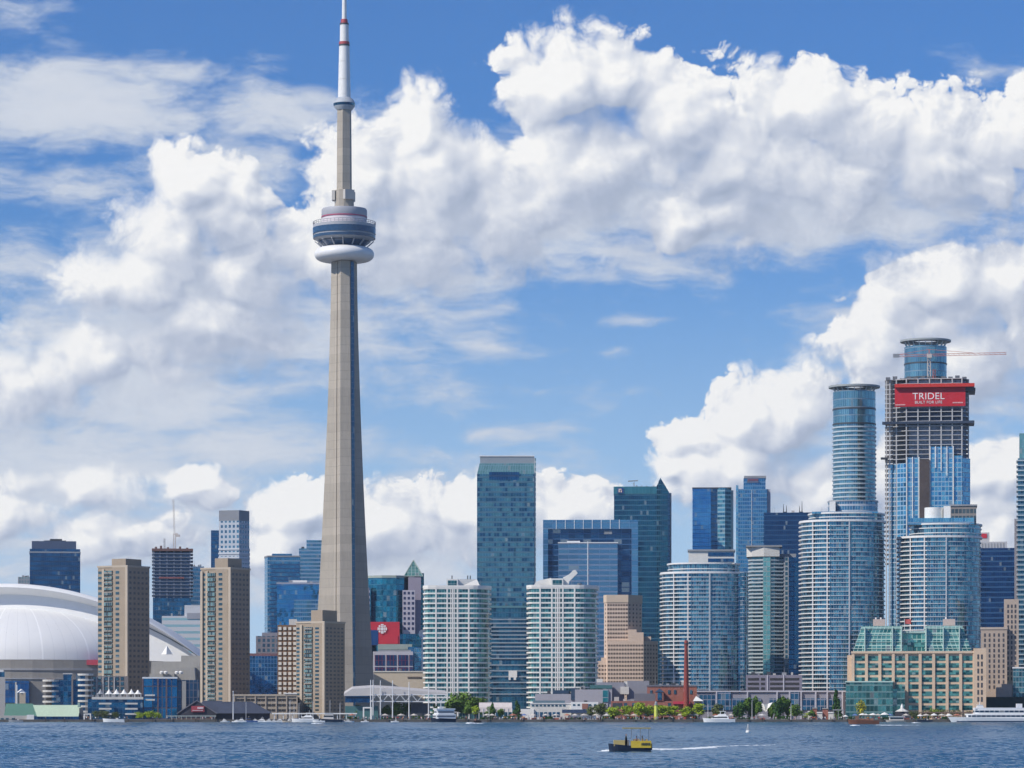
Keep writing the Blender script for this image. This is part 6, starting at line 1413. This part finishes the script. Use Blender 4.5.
# ------------------------------------------------------------------ boats
def hull(L, W, Hh, bow=.32, flare=1.25, stern=.9, n=14):
    """closed hull, bow towards -x; sheer rises to the bow"""
    b = MB(); secs = []
    for i in range(n + 1):
        t = i / n; x = -L / 2 + L * t
        w_ = W / 2 * (math.sin(min(1, t / bow) * math.pi / 2) ** .75 if t < bow else 1 - (1 - stern) * ((t - bow) / (1 - bow)) ** 2); w_ = max(w_, .02)
        sh = Hh * (1 + .30 * (1 - t) ** 2); xo = -L * .04 * (1 - t) ** 2
        secs.append([(x + xo, -w_, sh), (x, -w_ / flare, 0), (x, -w_ / flare * .8, -.5), (x, w_ / flare * .8, -.5), (x, w_ / flare, 0), (x + xo, w_, sh)])
    for i in range(n):
        for j in range(5): b.quad([secs[i][j], secs[i][j + 1], secs[i + 1][j + 1], secs[i + 1][j]][::-1])
        b.quad([secs[i][5], secs[i][0], secs[i + 1][0], secs[i + 1][5]][::-1])
    b.quad(secs[-1]); b.quad(secs[0][::-1]); return b
M_HULLW = plain('hull_white', (.78, .78, .77), .35, .04, spec=.5); M_NAVYH = plain('hull_navy', (.015, .025, .05), .4, .2); M_BGL = plain('boat_glass', (.02, .03, .045), .12, .2); M_WOODB = plain('boat_wood', (.16, .065, .04), .7, .25)
def strake(b_parent, L, W, z, mat, t=.18):
    pts = []
    for i in range(15):
        u = i / 14; pts.append((-L / 2 + L * u, W / 2 * (math.sin(min(1, u / .32) * math.pi / 2) ** .75)))
    return None
def at_water(px, py): 
    d_ = CAMZ * FPX / (py - HZ); return (WX(px, d_), d_, 0.0)
# water taxi
d_ = CAMZ * FPX / (751.8 - HZ); q = d_ / FPX
tx = thing('water_taxi', 'yellow and black water taxi with a flat canopy speeding on the lake', 'water taxi', (WX(630, d_), d_, .05))
L = 41 * q
h_ = hull(L, 2.7, .78, .22, 1.15).build('hull', M_NAVYH, tx); h_.rotation_euler = (0, R(3.2), 0); h_.location = (0, 0, .12)
yy = plain('taxi_yellow', (.55, .40, .04), .5, .12)
b = MB(); b.prism([(-L * .40, -1.15), (-L * .13, -1.2), (-L * .13, 1.2), (-L * .40, 1.15)], .9, 1.85, True, True); b.build('bow_box', plain('taxi_tan', (.42, .33, .13), .6, .12), tx)
b = MB(); b.prism([(L * .02, -1.40), (L * .51, -1.36), (L * .51, 1.36), (L * .02, 1.40)], .62, 1.75, True, True); sd_ = b.build('side_panel', yy, tx)
for i in range(9): MB().box(L * .27 + i * .16, L * .27 + i * .16 + (.10 if i % 3 else .06), -1.46, -1.38, 1.0 + (i % 2) * .1, 1.42).build('black_lettering', M_DARK, sd_)
b = MB(); b.box(L * .05, L * .46, -1.0, 1.0, 1.65, 1.72); [b.box(L * (.08 + .1 * i), L * (.13 + .1 * i), -.9, .9, 1.7, 2.05) for i in range(4)]; b.build('seats', plain('seat_tan', (.33, .26, .16), .7, .15), tx)
b = MB(); b.prism([(-L * .19, -1.25), (L * .50, -1.2), (L * .50, 1.2), (-L * .19, 1.25)], 3.75, 3.9, True, True); cp_ = b.build('canopy', plain('canopy_ochre', (.34, .26, .06), .7, .12), tx)
b = MB(); [b.bar((x, y, 1.6), (x * .98, y, 3.76), .05) for x in (L * .04, L * .26, L * .47) for y in (-1.1, 1.1)]; b.build('canopy_posts', M_GREY, tx)
b = MB(); b.box(-L * .10, -L * .02, -.5, .5, .9, 1.9); b.build('console', M_WHITE, tx); MB().box(L * .47, L * .54, -.35, .35, .2, 1.3).build('outboard_motor', M_DARK, tx)
dr = bpy.data.objects.new('person', bodies[0].copy()); COL.objects.link(dr); dr.data.materials.append(clothes_mat('clothes_skipper', (.02, .025, .03), (.02, .02, .03))); dr.location = (WX(630, d_) - L * .10, d_ - .75, .05 + .98); dr.rotation_euler = (0, 0, -1.57); dr.scale = (1.05, 1.05, 1.08)
tag(dr, 'person in black standing at the helm of the yellow water taxi', 'person')
for i, (x, lab) in enumerate(((.16, 'seated passenger in pink under the water taxi canopy'), (.30, 'seated passenger near the stern of the water taxi'))):
    ps = bpy.data.objects.new('person', bodies[1].copy()); COL.objects.link(ps); ps.data.materials.append(clothes_mat('clothes_passenger', (.45, .30, .32), (.1, .1, .12)) if i == 0 else bpy.data.materials['clothes_grey']); ps.location = (WX(630, d_) + L * x, d_ + .1, .05 + .85); ps.rotation_euler = (0, 0, -1.5); tag(ps, lab.replace('seated passenger', 'passenger'), 'person')
# white motor yacht
def yacht(px, d_, Lpx, name, label, tall=1.0, flip=False):
    q = d_ / FPX; L = Lpx * q; t = thing(name, label, 'motor yacht', (WX(px, d_), d_, 0), math.pi if flip else 0)
    hull(L, L * .27, L * .105, .40).build('hull', M_HULLW, t)
    b = MB(); z = L * .105; b.prism([(-L * .30, -L * .07), (-L * .12, -L * .11), (L * .30, -L * .11), (L * .30, L * .11), (-L * .12, L * .11), (-L * .30, L * .07)], z, z + L * .10 * tall, fp1=[(-L * .14, -L * .05), (-L * .04, -L * .09), (L * .26, -L * .09), (L * .26, L * .09), (-L * .04, L * .09), (-L * .14, L * .05)]); cab_ = b.build('cabin', M_HULLW, t)
    b = MB(); b.prism([(-L * .235, -L * .089), (-L * .10, -L * .108), (L * .24, -L * .108), (L * .24, L * .108), (-L * .10, L * .108), (-L * .235, L * .089)], z + L * .035, z + L * .075, False, False); b.build('windows', M_BGL, cab_)
    z2 = z + L * .10 * tall; b = MB(); b.prism([(-L * .08, -L * .08), (L * .22, -L * .08), (L * .22, L * .08), (-L * .08, L * .08)], z2, z2 + L * .05, fp1=[(-L * .02, -L * .07), (L * .2, -L * .07), (L * .2, L * .07), (-L * .02, L * .07)]); b.build('flybridge', M_HULLW, t)
    b = MB(); b.box(L * .0, L * .20, -L * .07, L * .07, z2 + L * .13, z2 + L * .145); [b.bar((x, y, z2 + L * .04), (x + L * .02, y, z2 + L * .135), L * .012) for x in (L * .02, L * .16) for y in (-L * .06, L * .06)]; b.build('radar_arch', M_HULLW, t)
    MB().bar((L * .12, 0, z2 + L * .14), (L * .13, 0, z2 + L * .24), L * .008).build('aerial', M_STEEL, t)
    return t
yacht(719.5, 1690, 31, 'motor_yacht', 'white motor yacht with flybridge moored at the quay by the poplars', 1.1)
yacht(306, 1692, 27, 'motor_yacht', 'largest white motor yacht moored before the lower tan tower')
yacht(261, 1690, 13, 'motor_boat', 'small white boat right of the tall flagpole in the marina')
yacht(279, 1694, 11, 'motor_boat', 'cream cabin boat between flagpole and the largest marina yacht')
yacht(240.5, 1688, 12, 'motor_boat', 'small white cabin boat just right of the flagpole foot')
yacht(268, 1686, 10, 'motor_boat', 'tiny white cabin boat beside the blue covered boat')
# runabout at left
def runabout(px, d_, Lpx, label, mat=None, rz=0.0):
    q = d_ / FPX; L = Lpx * q; t = thing('motorboat', label, 'motorboat', (WX(px, d_), d_, 0), rz)
    hull(L, L * .30, L * .14, .42).build('hull', mat or M_HULLW, t)
    b = MB(); z = L * .15; b.quad([(-L * .05, -L * .11, z), (-L * .05, L * .11, z), (L * .03, L * .1, z + L * .1), (L * .03, -L * .1, z + L * .1)]); b.quad([(-L * .05, -L * .11, z - .02), (L * .03, -L * .1, z + L * .09), (L * .12, -L * .11, z)]); b.build('windscreen', M_BGL, t)
    MB().box(L * .05, L * .2, -L * .09, L * .09, z - L * .02, z + L * .05).build('seat', M_OFFW, t); return t
for i, (px_, dy_, l_, lab) in enumerate(((236, 3, 8, 'tiny white boat touching the flagpole foot'), (256, 5, 9, 'small white cabin boat behind the blue covered boat'), (273, 2, 9, 'small white cabin boat left of the cream one'), (290, 6, 10, 'white cabin boat tucked behind the largest yacht bow'), (322, 6, 11, 'white cabin boat between the largest yacht and the dark hulled cruiser'), (349, 4, 10, 'white cabin boat at the right end of the marina'), (365, 3, 8, 'tiny white boat below the white portal frame'), (225, 4, 9, 'small white boat at the left end of the marina'), (395, 5, 8, 'tiny white boat below the stage masts'))):
    yacht(px_, 1689 + dy_, l_, 'motor_boat', lab, (1.0, 1.4, .8)[i % 3], bool(i % 2))
runabout(114, 1691, 21, 'long white motorboat moored before the dark shrubs at left')
runabout(319, 1676, 12, 'small white motorboat under way before the marina'); runabout(252, 1690, 12, 'blue covered motorboat in the marina', plain('blue_cover', (.05, .10, .26), .7, .2)); runabout(287, 1690, 9, 'small beige motorboat moored left of the largest yacht', plain('beige_hull', (.5, .42, .33), .6, .1)); runabout(16, 1692, 14, 'low grey boat moored under the pier pavilion at left', M_GREY); runabout(925, 1690, 15, 'low dark skiff passing before the terminal quay', M_NAVYH); runabout(435, 1693, 6, 'tiny dinghy next to the harbour ferry', M_GREY); runabout(343, 1693, 10, 'small pale motorboat right of the dark hulled cruiser')
for px_, lab, h0 in ((246, 'sailing boat mast and white hull left in the marina', 20), (330, 'white sailing boat with a bare mast right of the largest yacht', 22), (294, 'white sailing boat with a bare mast behind the marina yachts', 18)):
    d_ = 1697; q = d_ / FPX; t = thing('sailing_boat', lab, 'sailing boat', (WX(px_, d_), d_, 0)); L = 12 * q
    hull(L, L * .26, L * .12, .45).build('hull', M_HULLW, t); MB().bar((0, 0, .6), (0, 0, h0 * q), .16).build('mast', M_STEEL, t); MB().bar((0, 0, 1.9), (L * .4, 0, 1.9), .2).build('boom', plain('blue_cover', (.1,) * 3), t)
# dark hulled cruiser
d_ = 1690; q = d_ / FPX; t = thing('cabin_cruiser', 'dark hulled cruiser with tall white cabin at the right of the marina', 'cabin cruiser', (WX(331, d_), d_, 0)); L = 23 * q
hull(L, 3.6, 1.5, .35).build('hull', M_NAVYH, t); b = MB().prism(rect(-L * .33, L * .12, -1.3, 1.3), 1.5, 4.6, fp1=rect(-L * .26, L * .1, -1.2, 1.2)); cb = b.build('cabin', plain('cream_cabin', (.62, .58, .54), .6, .05), t); MB().box(-L * .31, L * .10, -1.34, 1.34, 2.8, 3.6).build('windows', M_BGL, cb); MB().box(-L * .36, L * .2, -1.5, 1.5, 4.6, 4.85).build('roof', M_WHITE, t)
# harbour ferry seen nearly bow on
d_ = 1688; q = d_ / FPX; t = thing('harbour_ferry', 'white double decked harbour ferry moored beside the stage', 'ferry', (WX(443, d_), d_, 0), R(20)); L = 24 * q
hull(L, 7.0, 1.9, .35).build('hull', M_NAVYH, t)
dk_ = MB().prism([(-L * .38, -2.6), (-L * .3, -3.2), (L * .48, -3.2), (L * .48, 3.2), (-L * .3, 3.2), (-L * .38, 2.6)], 1.9, 4.3, True).build('main_deck', M_HULLW, t); MB().prism([(-L * .385, -2.5), (-L * .302, -3.25), (L * .45, -3.25), (L * .45, 3.25), (-L * .302, 3.25), (-L * .385, 2.5)], 2.7, 3.6, False).build('windows', plain('ferry_window', (.14, .16, .20), .2, .2), dk_)
up_ = MB().prism([(-L * .34, -2.3), (-L * .26, -2.9), (L * .42, -2.9), (L * .42, 2.9), (-L * .26, 2.9), (-L * .34, 2.3)], 4.3, 6.6, True).build('upper_deck', M_HULLW, t); MB().prism([(-L * .345, -2.2), (-L * .262, -2.95), (L * .40, -2.95), (L * .40, 2.95), (-L * .262, 2.95), (-L * .345, 2.2)], 5.0, 5.9, False).build('windows', plain('ferry_window', (.1,) * 3), up_)
MB().box(-L * .2, -L * .02, -1.4, 1.4, 6.6, 8.2).build('wheelhouse', M_HULLW, t); MB().bar((-L * .1, 0, 8.2), (-L * .1, 0, 11.0), .25).build('mast', M_STEEL, t); MB().ring(rect(-L * .36, L * .46, -3.1, 3.1), rect(-L * .35, L * .45, -3.0, 3.0), 6.6, 7.3).build('railing', M_STEEL, t)
# long tour ship at right
d_ = 1686; q = d_ / FPX; t = thing('tour_ship', 'long white two decked tour ship with a blue waterline at the right edge', 'tour ship', (WX(1004, d_), d_, 0)); L = 104 * q
hull(L, 9.5, 2.2, .18, 1.15).build('hull', M_HULLW, t); MB().prism([(-L * .46, -2.4), (-L * .36, -4.35), (L * .5, -4.3), (L * .5, 4.3), (-L * .36, 4.35), (-L * .46, 2.4)], -.4, .75, False).build('boot_stripe', plain('navy_stripe', (.015, .04, .09), .4, .2), t)
m_ = MB().prism([(-L * .37, -3.2), (-L * .30, -4.2), (L * .49, -4.2), (L * .49, 4.2), (-L * .30, 4.2), (-L * .37, 3.2)], 2.2, 4.5, True).build('main_deck', M_HULLW, t); MB().prism([(-L * .372, -3.15), (-L * .30, -4.26), (L * .48, -4.26), (L * .48, 4.26), (-L * .30, 4.26), (-L * .372, 3.15)], 2.75, 3.75, False).build('windows', facade('ship_window', (.012, .03, .07), (.03, .06, .11), (.5, .5, .52), 8, 2.6, .14, .0, .3, .1, .02), m_)
u_ = MB().prism([(-L * .29, -3.0), (-L * .25, -3.9), (L * .47, -3.9), (L * .47, 3.9), (-L * .25, 3.9), (-L * .29, 3.0)], 4.5, 6.9, True).build('upper_deck', M_HULLW, t); MB().prism([(-L * .292, -2.95), (-L * .25, -3.96), (L * .46, -3.96), (L * .46, 3.96), (-L * .25, 3.96), (-L * .292, 2.95)], 5.2, 6.2, False).build('windows', facade('ship_window', None, None, None), u_)
MB().box(-L * .16, L * .18, -2.6, 2.6, 6.9, 7.6).build('blue_awning', plain('ship_blue', (.10, .20, .46), .6, .08), t); MB().prism(rect(-L * .27, -L * .20, -2.2, 2.2), 6.9, 9.0, fp1=rect(-L * .255, -L * .205, -2, 2)).build('wheelhouse', M_HULLW, t); b = MB(); b.bar((-L * .235, 0, 9), (-L * .235, 0, 11), .3); b.box(-L * .26, -L * .21, -2.2, 2.2, 9.0, 9.25); b.build('mast', M_STEEL, t); MB().box(L * .12, L * .17, -2, 2, 7.6, 9.8).build('funnel', M_HULLW, t)
MB().ring(rect(-L * .29, L * .47, -3.8, 3.8), rect(-L * .285, L * .465, -3.7, 3.7), 6.9, 7.7).build('railing', M_STEEL, t)
# old wooden tour boats
def workboat(px, py, Lpx, label, rz=0):
    d_ = CAMZ * FPX / (py - HZ); q = d_ / FPX; L = Lpx * q; t = thing('tour_boat', label, 'tour boat', (WX(px, d_), d_, 0), rz)
    hull(L, L * .28, L * .13, .34).build('hull', M_WOODB, t); MB().box(-L * .20, L * .34, -L * .11, L * .11, L * .29, L * .31).build('canopy', plain('boat_canopy', (.12, .07, .06), .8, .2), t)
    b = MB(); [b.bar((x, y, L * .12), (x, y, L * .3), L * .008) for x in (-L * .18, 0, L * .16, L * .32) for y in (-L * .1, L * .1)]; b.build('canopy_posts', plain('boat_wood_post', (.2, .12, .08), .8, .1), t)
    MB().box(-L * .14, L * .30, -L * .09, L * .09, L * .13, L * .19).build('benches', plain('bench_rust', (.3, .14, .09), .8, .2), t); MB().box(-L * .28, -L * .18, -L * .08, L * .08, L * .14, L * .28).build('wheelhouse', plain('wheel_brown', (.22, .12, .09), .8, .2), t); MB().bar((-L * .2, 0, L * .28), (-L * .2, 0, L * .46), L * .01).build('mast', M_DARK, t); return t
workboat(864, 724.3, 30, 'brown wooden tour boat with a canopy moving before the yellow tree'); workboat(477, 722.6, 13, 'small rusty red tour boat right of the harbour ferry', R(60))
# barge with white roof at the terminal
d_ = 1694; q = d_ / FPX; t = thing('restaurant_boat', 'low cream restaurant boat moored below the quay kiosk', 'boat', (WX(896, d_), d_, 0)); L = 19 * q
hull(L, 4.5, .9, .3).build('hull', plain('cream_hull', (.45, .41, .36), .6, .06), t); MB().box(-L * .35, L * .4, -1.6, 1.6, 1.0, 2.8).build('cabin', plain('cream_cabin', (.6,) * 3), t); MB().box(-L * .38, L * .43, -1.9, 1.9, 2.8, 3.05).build('roof', M_WHITE, t); MB().box(-L * .32, L * .37, -1.66, 1.66, 1.6, 2.4).build('windows', M_BGL, t)
pile0 = None
rq = random.Random(21)
for i in range(44):
    px_ = 20 + i * 22.5 + rq.uniform(-8, 8); loc = (WX(px_, 1698.4), 1698.4, 0)
    if pile0 is None:
        pile0 = thing('mooring_pile', 'dark timber mooring pile against the quay wall', 'mooring pile', loc, 0, 'mooring piles along the quay'); MB().lathe([(.28, -1), (.26, 2.3)], 7).build('shaft', plain('pile_timber', (.06, .05, .045), .9, .3), pile0); MB().lathe([(.27, 2.3), (.3, 2.45), (.05, 2.6)], 7).build('cap', M_CONC, pile0)
    else: copy_thing(pile0, loc, 0, (1, 1, rq.uniform(.75, 1.25)))
# navigation buoy
x, d_, _ = at_water(748, 732.6); q = d_ / FPX * .78; t = thing('navigation_buoy', 'white spar buoy with a light frame floating off the quay', 'buoy', (x, d_, 0))
MB().lathe([(1.5 * q, -.4), (2.9 * q, .1), (2.9 * q, 1.6 * q), (2.2 * q, 2.6 * q), (.6 * q, 3.0 * q)], 16).build('float', M_WHITE, t, True); b = MB()
for a in range(4): b.bar((math.cos(a * 1.57) * 1.8 * q, math.sin(a * 1.57) * 1.8 * q, 2.6 * q), (math.cos(a * 1.57) * .7 * q, math.sin(a * 1.57) * .7 * q, 8.5 * q), .12)
b.build('light_frame', M_OFFW, t); MB().lathe([(.6 * q, 8.4 * q), (.6 * q, 10.4 * q), (.1, 11 * q)], 8).build('lantern', M_OFFW, t)

# ------------------------------------------------------------------ water, wakes, quay edge
m, k, b_ = new_mat('lake_water')
tc = k.n.new('ShaderNodeTexCoord'); o = tc.outputs['Object']
n1 = k.noise(k.v('MULTIPLY', o, (1.0, .7, 1)), 1.1, 3.0, .6); n2 = k.noise(k.v('MULTIPLY', o, (.5, .22, 1)), .05, 3.0, .55); n3 = k.noise(k.v('MULTIPLY', o, (1, .5, 1)), .012, 2.0, .5)
bp = k.n.new('ShaderNodeBump'); bp.inputs['Strength'].default_value = 1.0; bp.inputs['Distance'].default_value = 1.0
hgt = k.m('MULTIPLY', n1, .10)
k.put(bp.inputs['Height'], hgt)
k.put(b_.inputs['Normal'], bp.outputs[0])
k.put(b_.inputs['Base Color'], k.mix(k.ss(k.m('ADD', k.m('MULTIPLY', n2, .6), k.m('MULTIPLY', n3, .4)), .38, .62), (.030, .105, .19), (.045, .135, .225)))
b_.inputs['Roughness'].default_value = .2; b_.inputs['IOR'].default_value = 1.33
WATER = m
def wave_sheet():
    """lake surface: a flat far sheet, and a choppy displaced sheet in the part that is looked at"""
    rg = np.random.default_rng(5)
    ys = [330.0]
    while ys[-1] < 1699.2: ys.append(ys[-1] + (.55 + max(0, ys[-1] - 420) * .0017))
    ys[-1] = 1699.2; ys = np.array(ys)
    NX = 620
    u = np.linspace(-1, 1, NX)
    X = u[None, :] * (ys[:, None] * .175 + 14.0); Y = np.repeat(ys[:, None], NX, 1)
    Z = np.zeros_like(X)
    for i in range(46):
        lam = 1.1 * (5.5 / 1.1) ** rg.random(); th = rg.normal(-1.35, .55); kk_ = 2 * math.pi / lam
        amp = lam * .0078 * rg.uniform(.5, 1.3)
        ph = kk_ * (math.cos(th) * X + math.sin(th) * Y) + rg.uniform(0, 6.28)
        Z += amp * (np.sin(ph) + .25 * np.sin(2 * ph + .6))
    gust = .80 + .20 * np.sin(X * .021 + Y * .006 + 1.0) * np.sin(Y * .013 - X * .004) + .12 * np.sin(X * .07 - Y * .02)
    Z *= gust
    edge = np.minimum(1, (1699.2 - Y) / 4); Z *= np.clip(edge, 0, 1)
    co = np.stack([X, Y, Z], -1).reshape(-1, 3).astype(np.float32)
    NY = len(ys); i0 = (np.arange(NY - 1)[:, None] * NX + np.arange(NX - 1)[None, :]).ravel()
    fs = np.stack([i0, i0 + 1, i0 + 1 + NX, i0 + NX], -1).astype(np.int32)
    me = bpy.data.meshes.new('lake_water'); me.vertices.add(len(co)); me.vertices.foreach_set('co', co.ravel())
    me.loops.add(fs.size); me.loops.foreach_set('vertex_index', fs.ravel()); me.polygons.add(len(fs)); me.polygons.foreach_set('loop_start', np.arange(0, fs.size, 4, dtype=np.int32))
    me.polygons.foreach_set('use_smooth', np.ones(len(fs), bool)); me.update(); me.validate(); me.materials.append(m)
    o = bpy.data.objects.new('lake_water', me); COL.objects.link(o); tag(o, kind='structure')
    far = MB()
    l0, l1 = 330 * .175 + 14, 1699.2 * .175 + 14
    far.quad([(-4500, -800, 0), (4500, -800, 0), (4500, 330, 0), (-4500, 330, 0)]); far.quad([(-4500, 330, 0), (-l0, 330, 0), (-l1, 1699.2, 0), (-4500, 1699.2, 0)]); far.quad([(l0, 330, 0), (4500, 330, 0), (4500, 1699.2, 0), (l1, 1699.2, 0)])
    tag(far.build('open_water', m), kind='structure')
wave_sheet()
tag(MB().box(-4500, 4500, 1699.3, 1700.4, -2, GZ + .12).build('quay_wall', plain('quay_concrete', (.10, .095, .09), .9, .25, .3)), kind='structure')
M_FOAM = plain('foam_white', (.64, .68, .72), .8, .1, 1.0)
def foam(label, pts, seed, n, wid, hgt=.14):
    """churned wake: many small ragged clots along a track"""
    rg = random.Random(seed); b = MB()
    for i in range(n):
        t = rg.random() ** 1.3; f = t * (len(pts) - 1); j = min(int(f), len(pts) - 2); f -= j
        p0, p1 = pts[j], pts[j + 1]; w_ = wid[0] + (wid[1] - wid[0]) * t
        x = p0[0] + (p1[0] - p0[0]) * f + rg.gauss(0, .4); y = p0[1] + (p1[1] - p0[1]) * f + rg.gauss(0, w_); sx_ = rg.uniform(.3, 1.6) * (1.2 - .5 * t); sy_ = rg.uniform(.3, 1.2); hh = hgt * rg.uniform(.3, 1.2) * (1.15 - t)
        a = [(x + math.cos(q_) * sx_ * rg.uniform(.6, 1.2), y + math.sin(q_) * sy_ * rg.uniform(.6, 1.2)) for q_ in (0, 1.05, 2.1, 3.14, 4.2, 5.2)]
        b.prism(a, -.05, hh, True, False, [(x + (p_ - x) * .4, y + (q_ - y) * .4) for p_, q_ in a])
    return tag(b.build('wake_foam', M_FOAM), kind='stuff')
A = at_water(651, 750.2); B = at_water(690, 749.2); C_ = at_water(725, 746.5); D = at_water(792, 744.3)
foam('taxi', [A, B], 1, 330, (1.2, 1.8), .24); foam('taxi', [B, C_, D], 2, 260, (1.7, 2.0), .17)
E0 = at_water(601.5, 751.4); E1 = at_water(611.5, 751.6); foam('bow', [E1, E0], 3, 40, (.35, .5), .26)
F0 = at_water(880, 725.6); F1 = at_water(902, 725.4); foam('boat', [F0, F1, at_water(925, 725.2)], 4, 170, (2, 4), .25); foam('boat', [at_water(853, 726.0), at_water(862, 725.8)], 5, 70, (1, 1.5), .45)
foam('boat', [at_water(470, 723.8), at_water(484, 723.6)], 6, 120, (1.5, 2), .5); foam('boat', [at_water(314, 724), at_water(326, 723.8)], 7, 80, (1, 2), .4); foam('boat', [at_water(914, 723.2), at_water(922, 723.1)], 8, 60, (1, 2), .4)

# ------------------------------------------------------------------ summer air over the harbour
hm_ = bpy.data.materials.new('summer_haze'); hm_.use_nodes = True; ht = hm_.node_tree
for n in list(ht.nodes): ht.nodes.remove(n)
pv = ht.nodes.new('ShaderNodeVolumePrincipled'); ho = ht.nodes.new('ShaderNodeOutputMaterial')
pv.inputs['Color'].default_value = (.74, .86, 1.0, 1); pv.inputs['Density'].default_value = HAZE; pv.inputs['Anisotropy'].default_value = .2
ht.links.new(pv.outputs[0], ho.inputs['Volume'])
tag(MB().box(-4800, 4800, -1000, 6300, -4, 640).build('haze', hm_), kind='stuff')
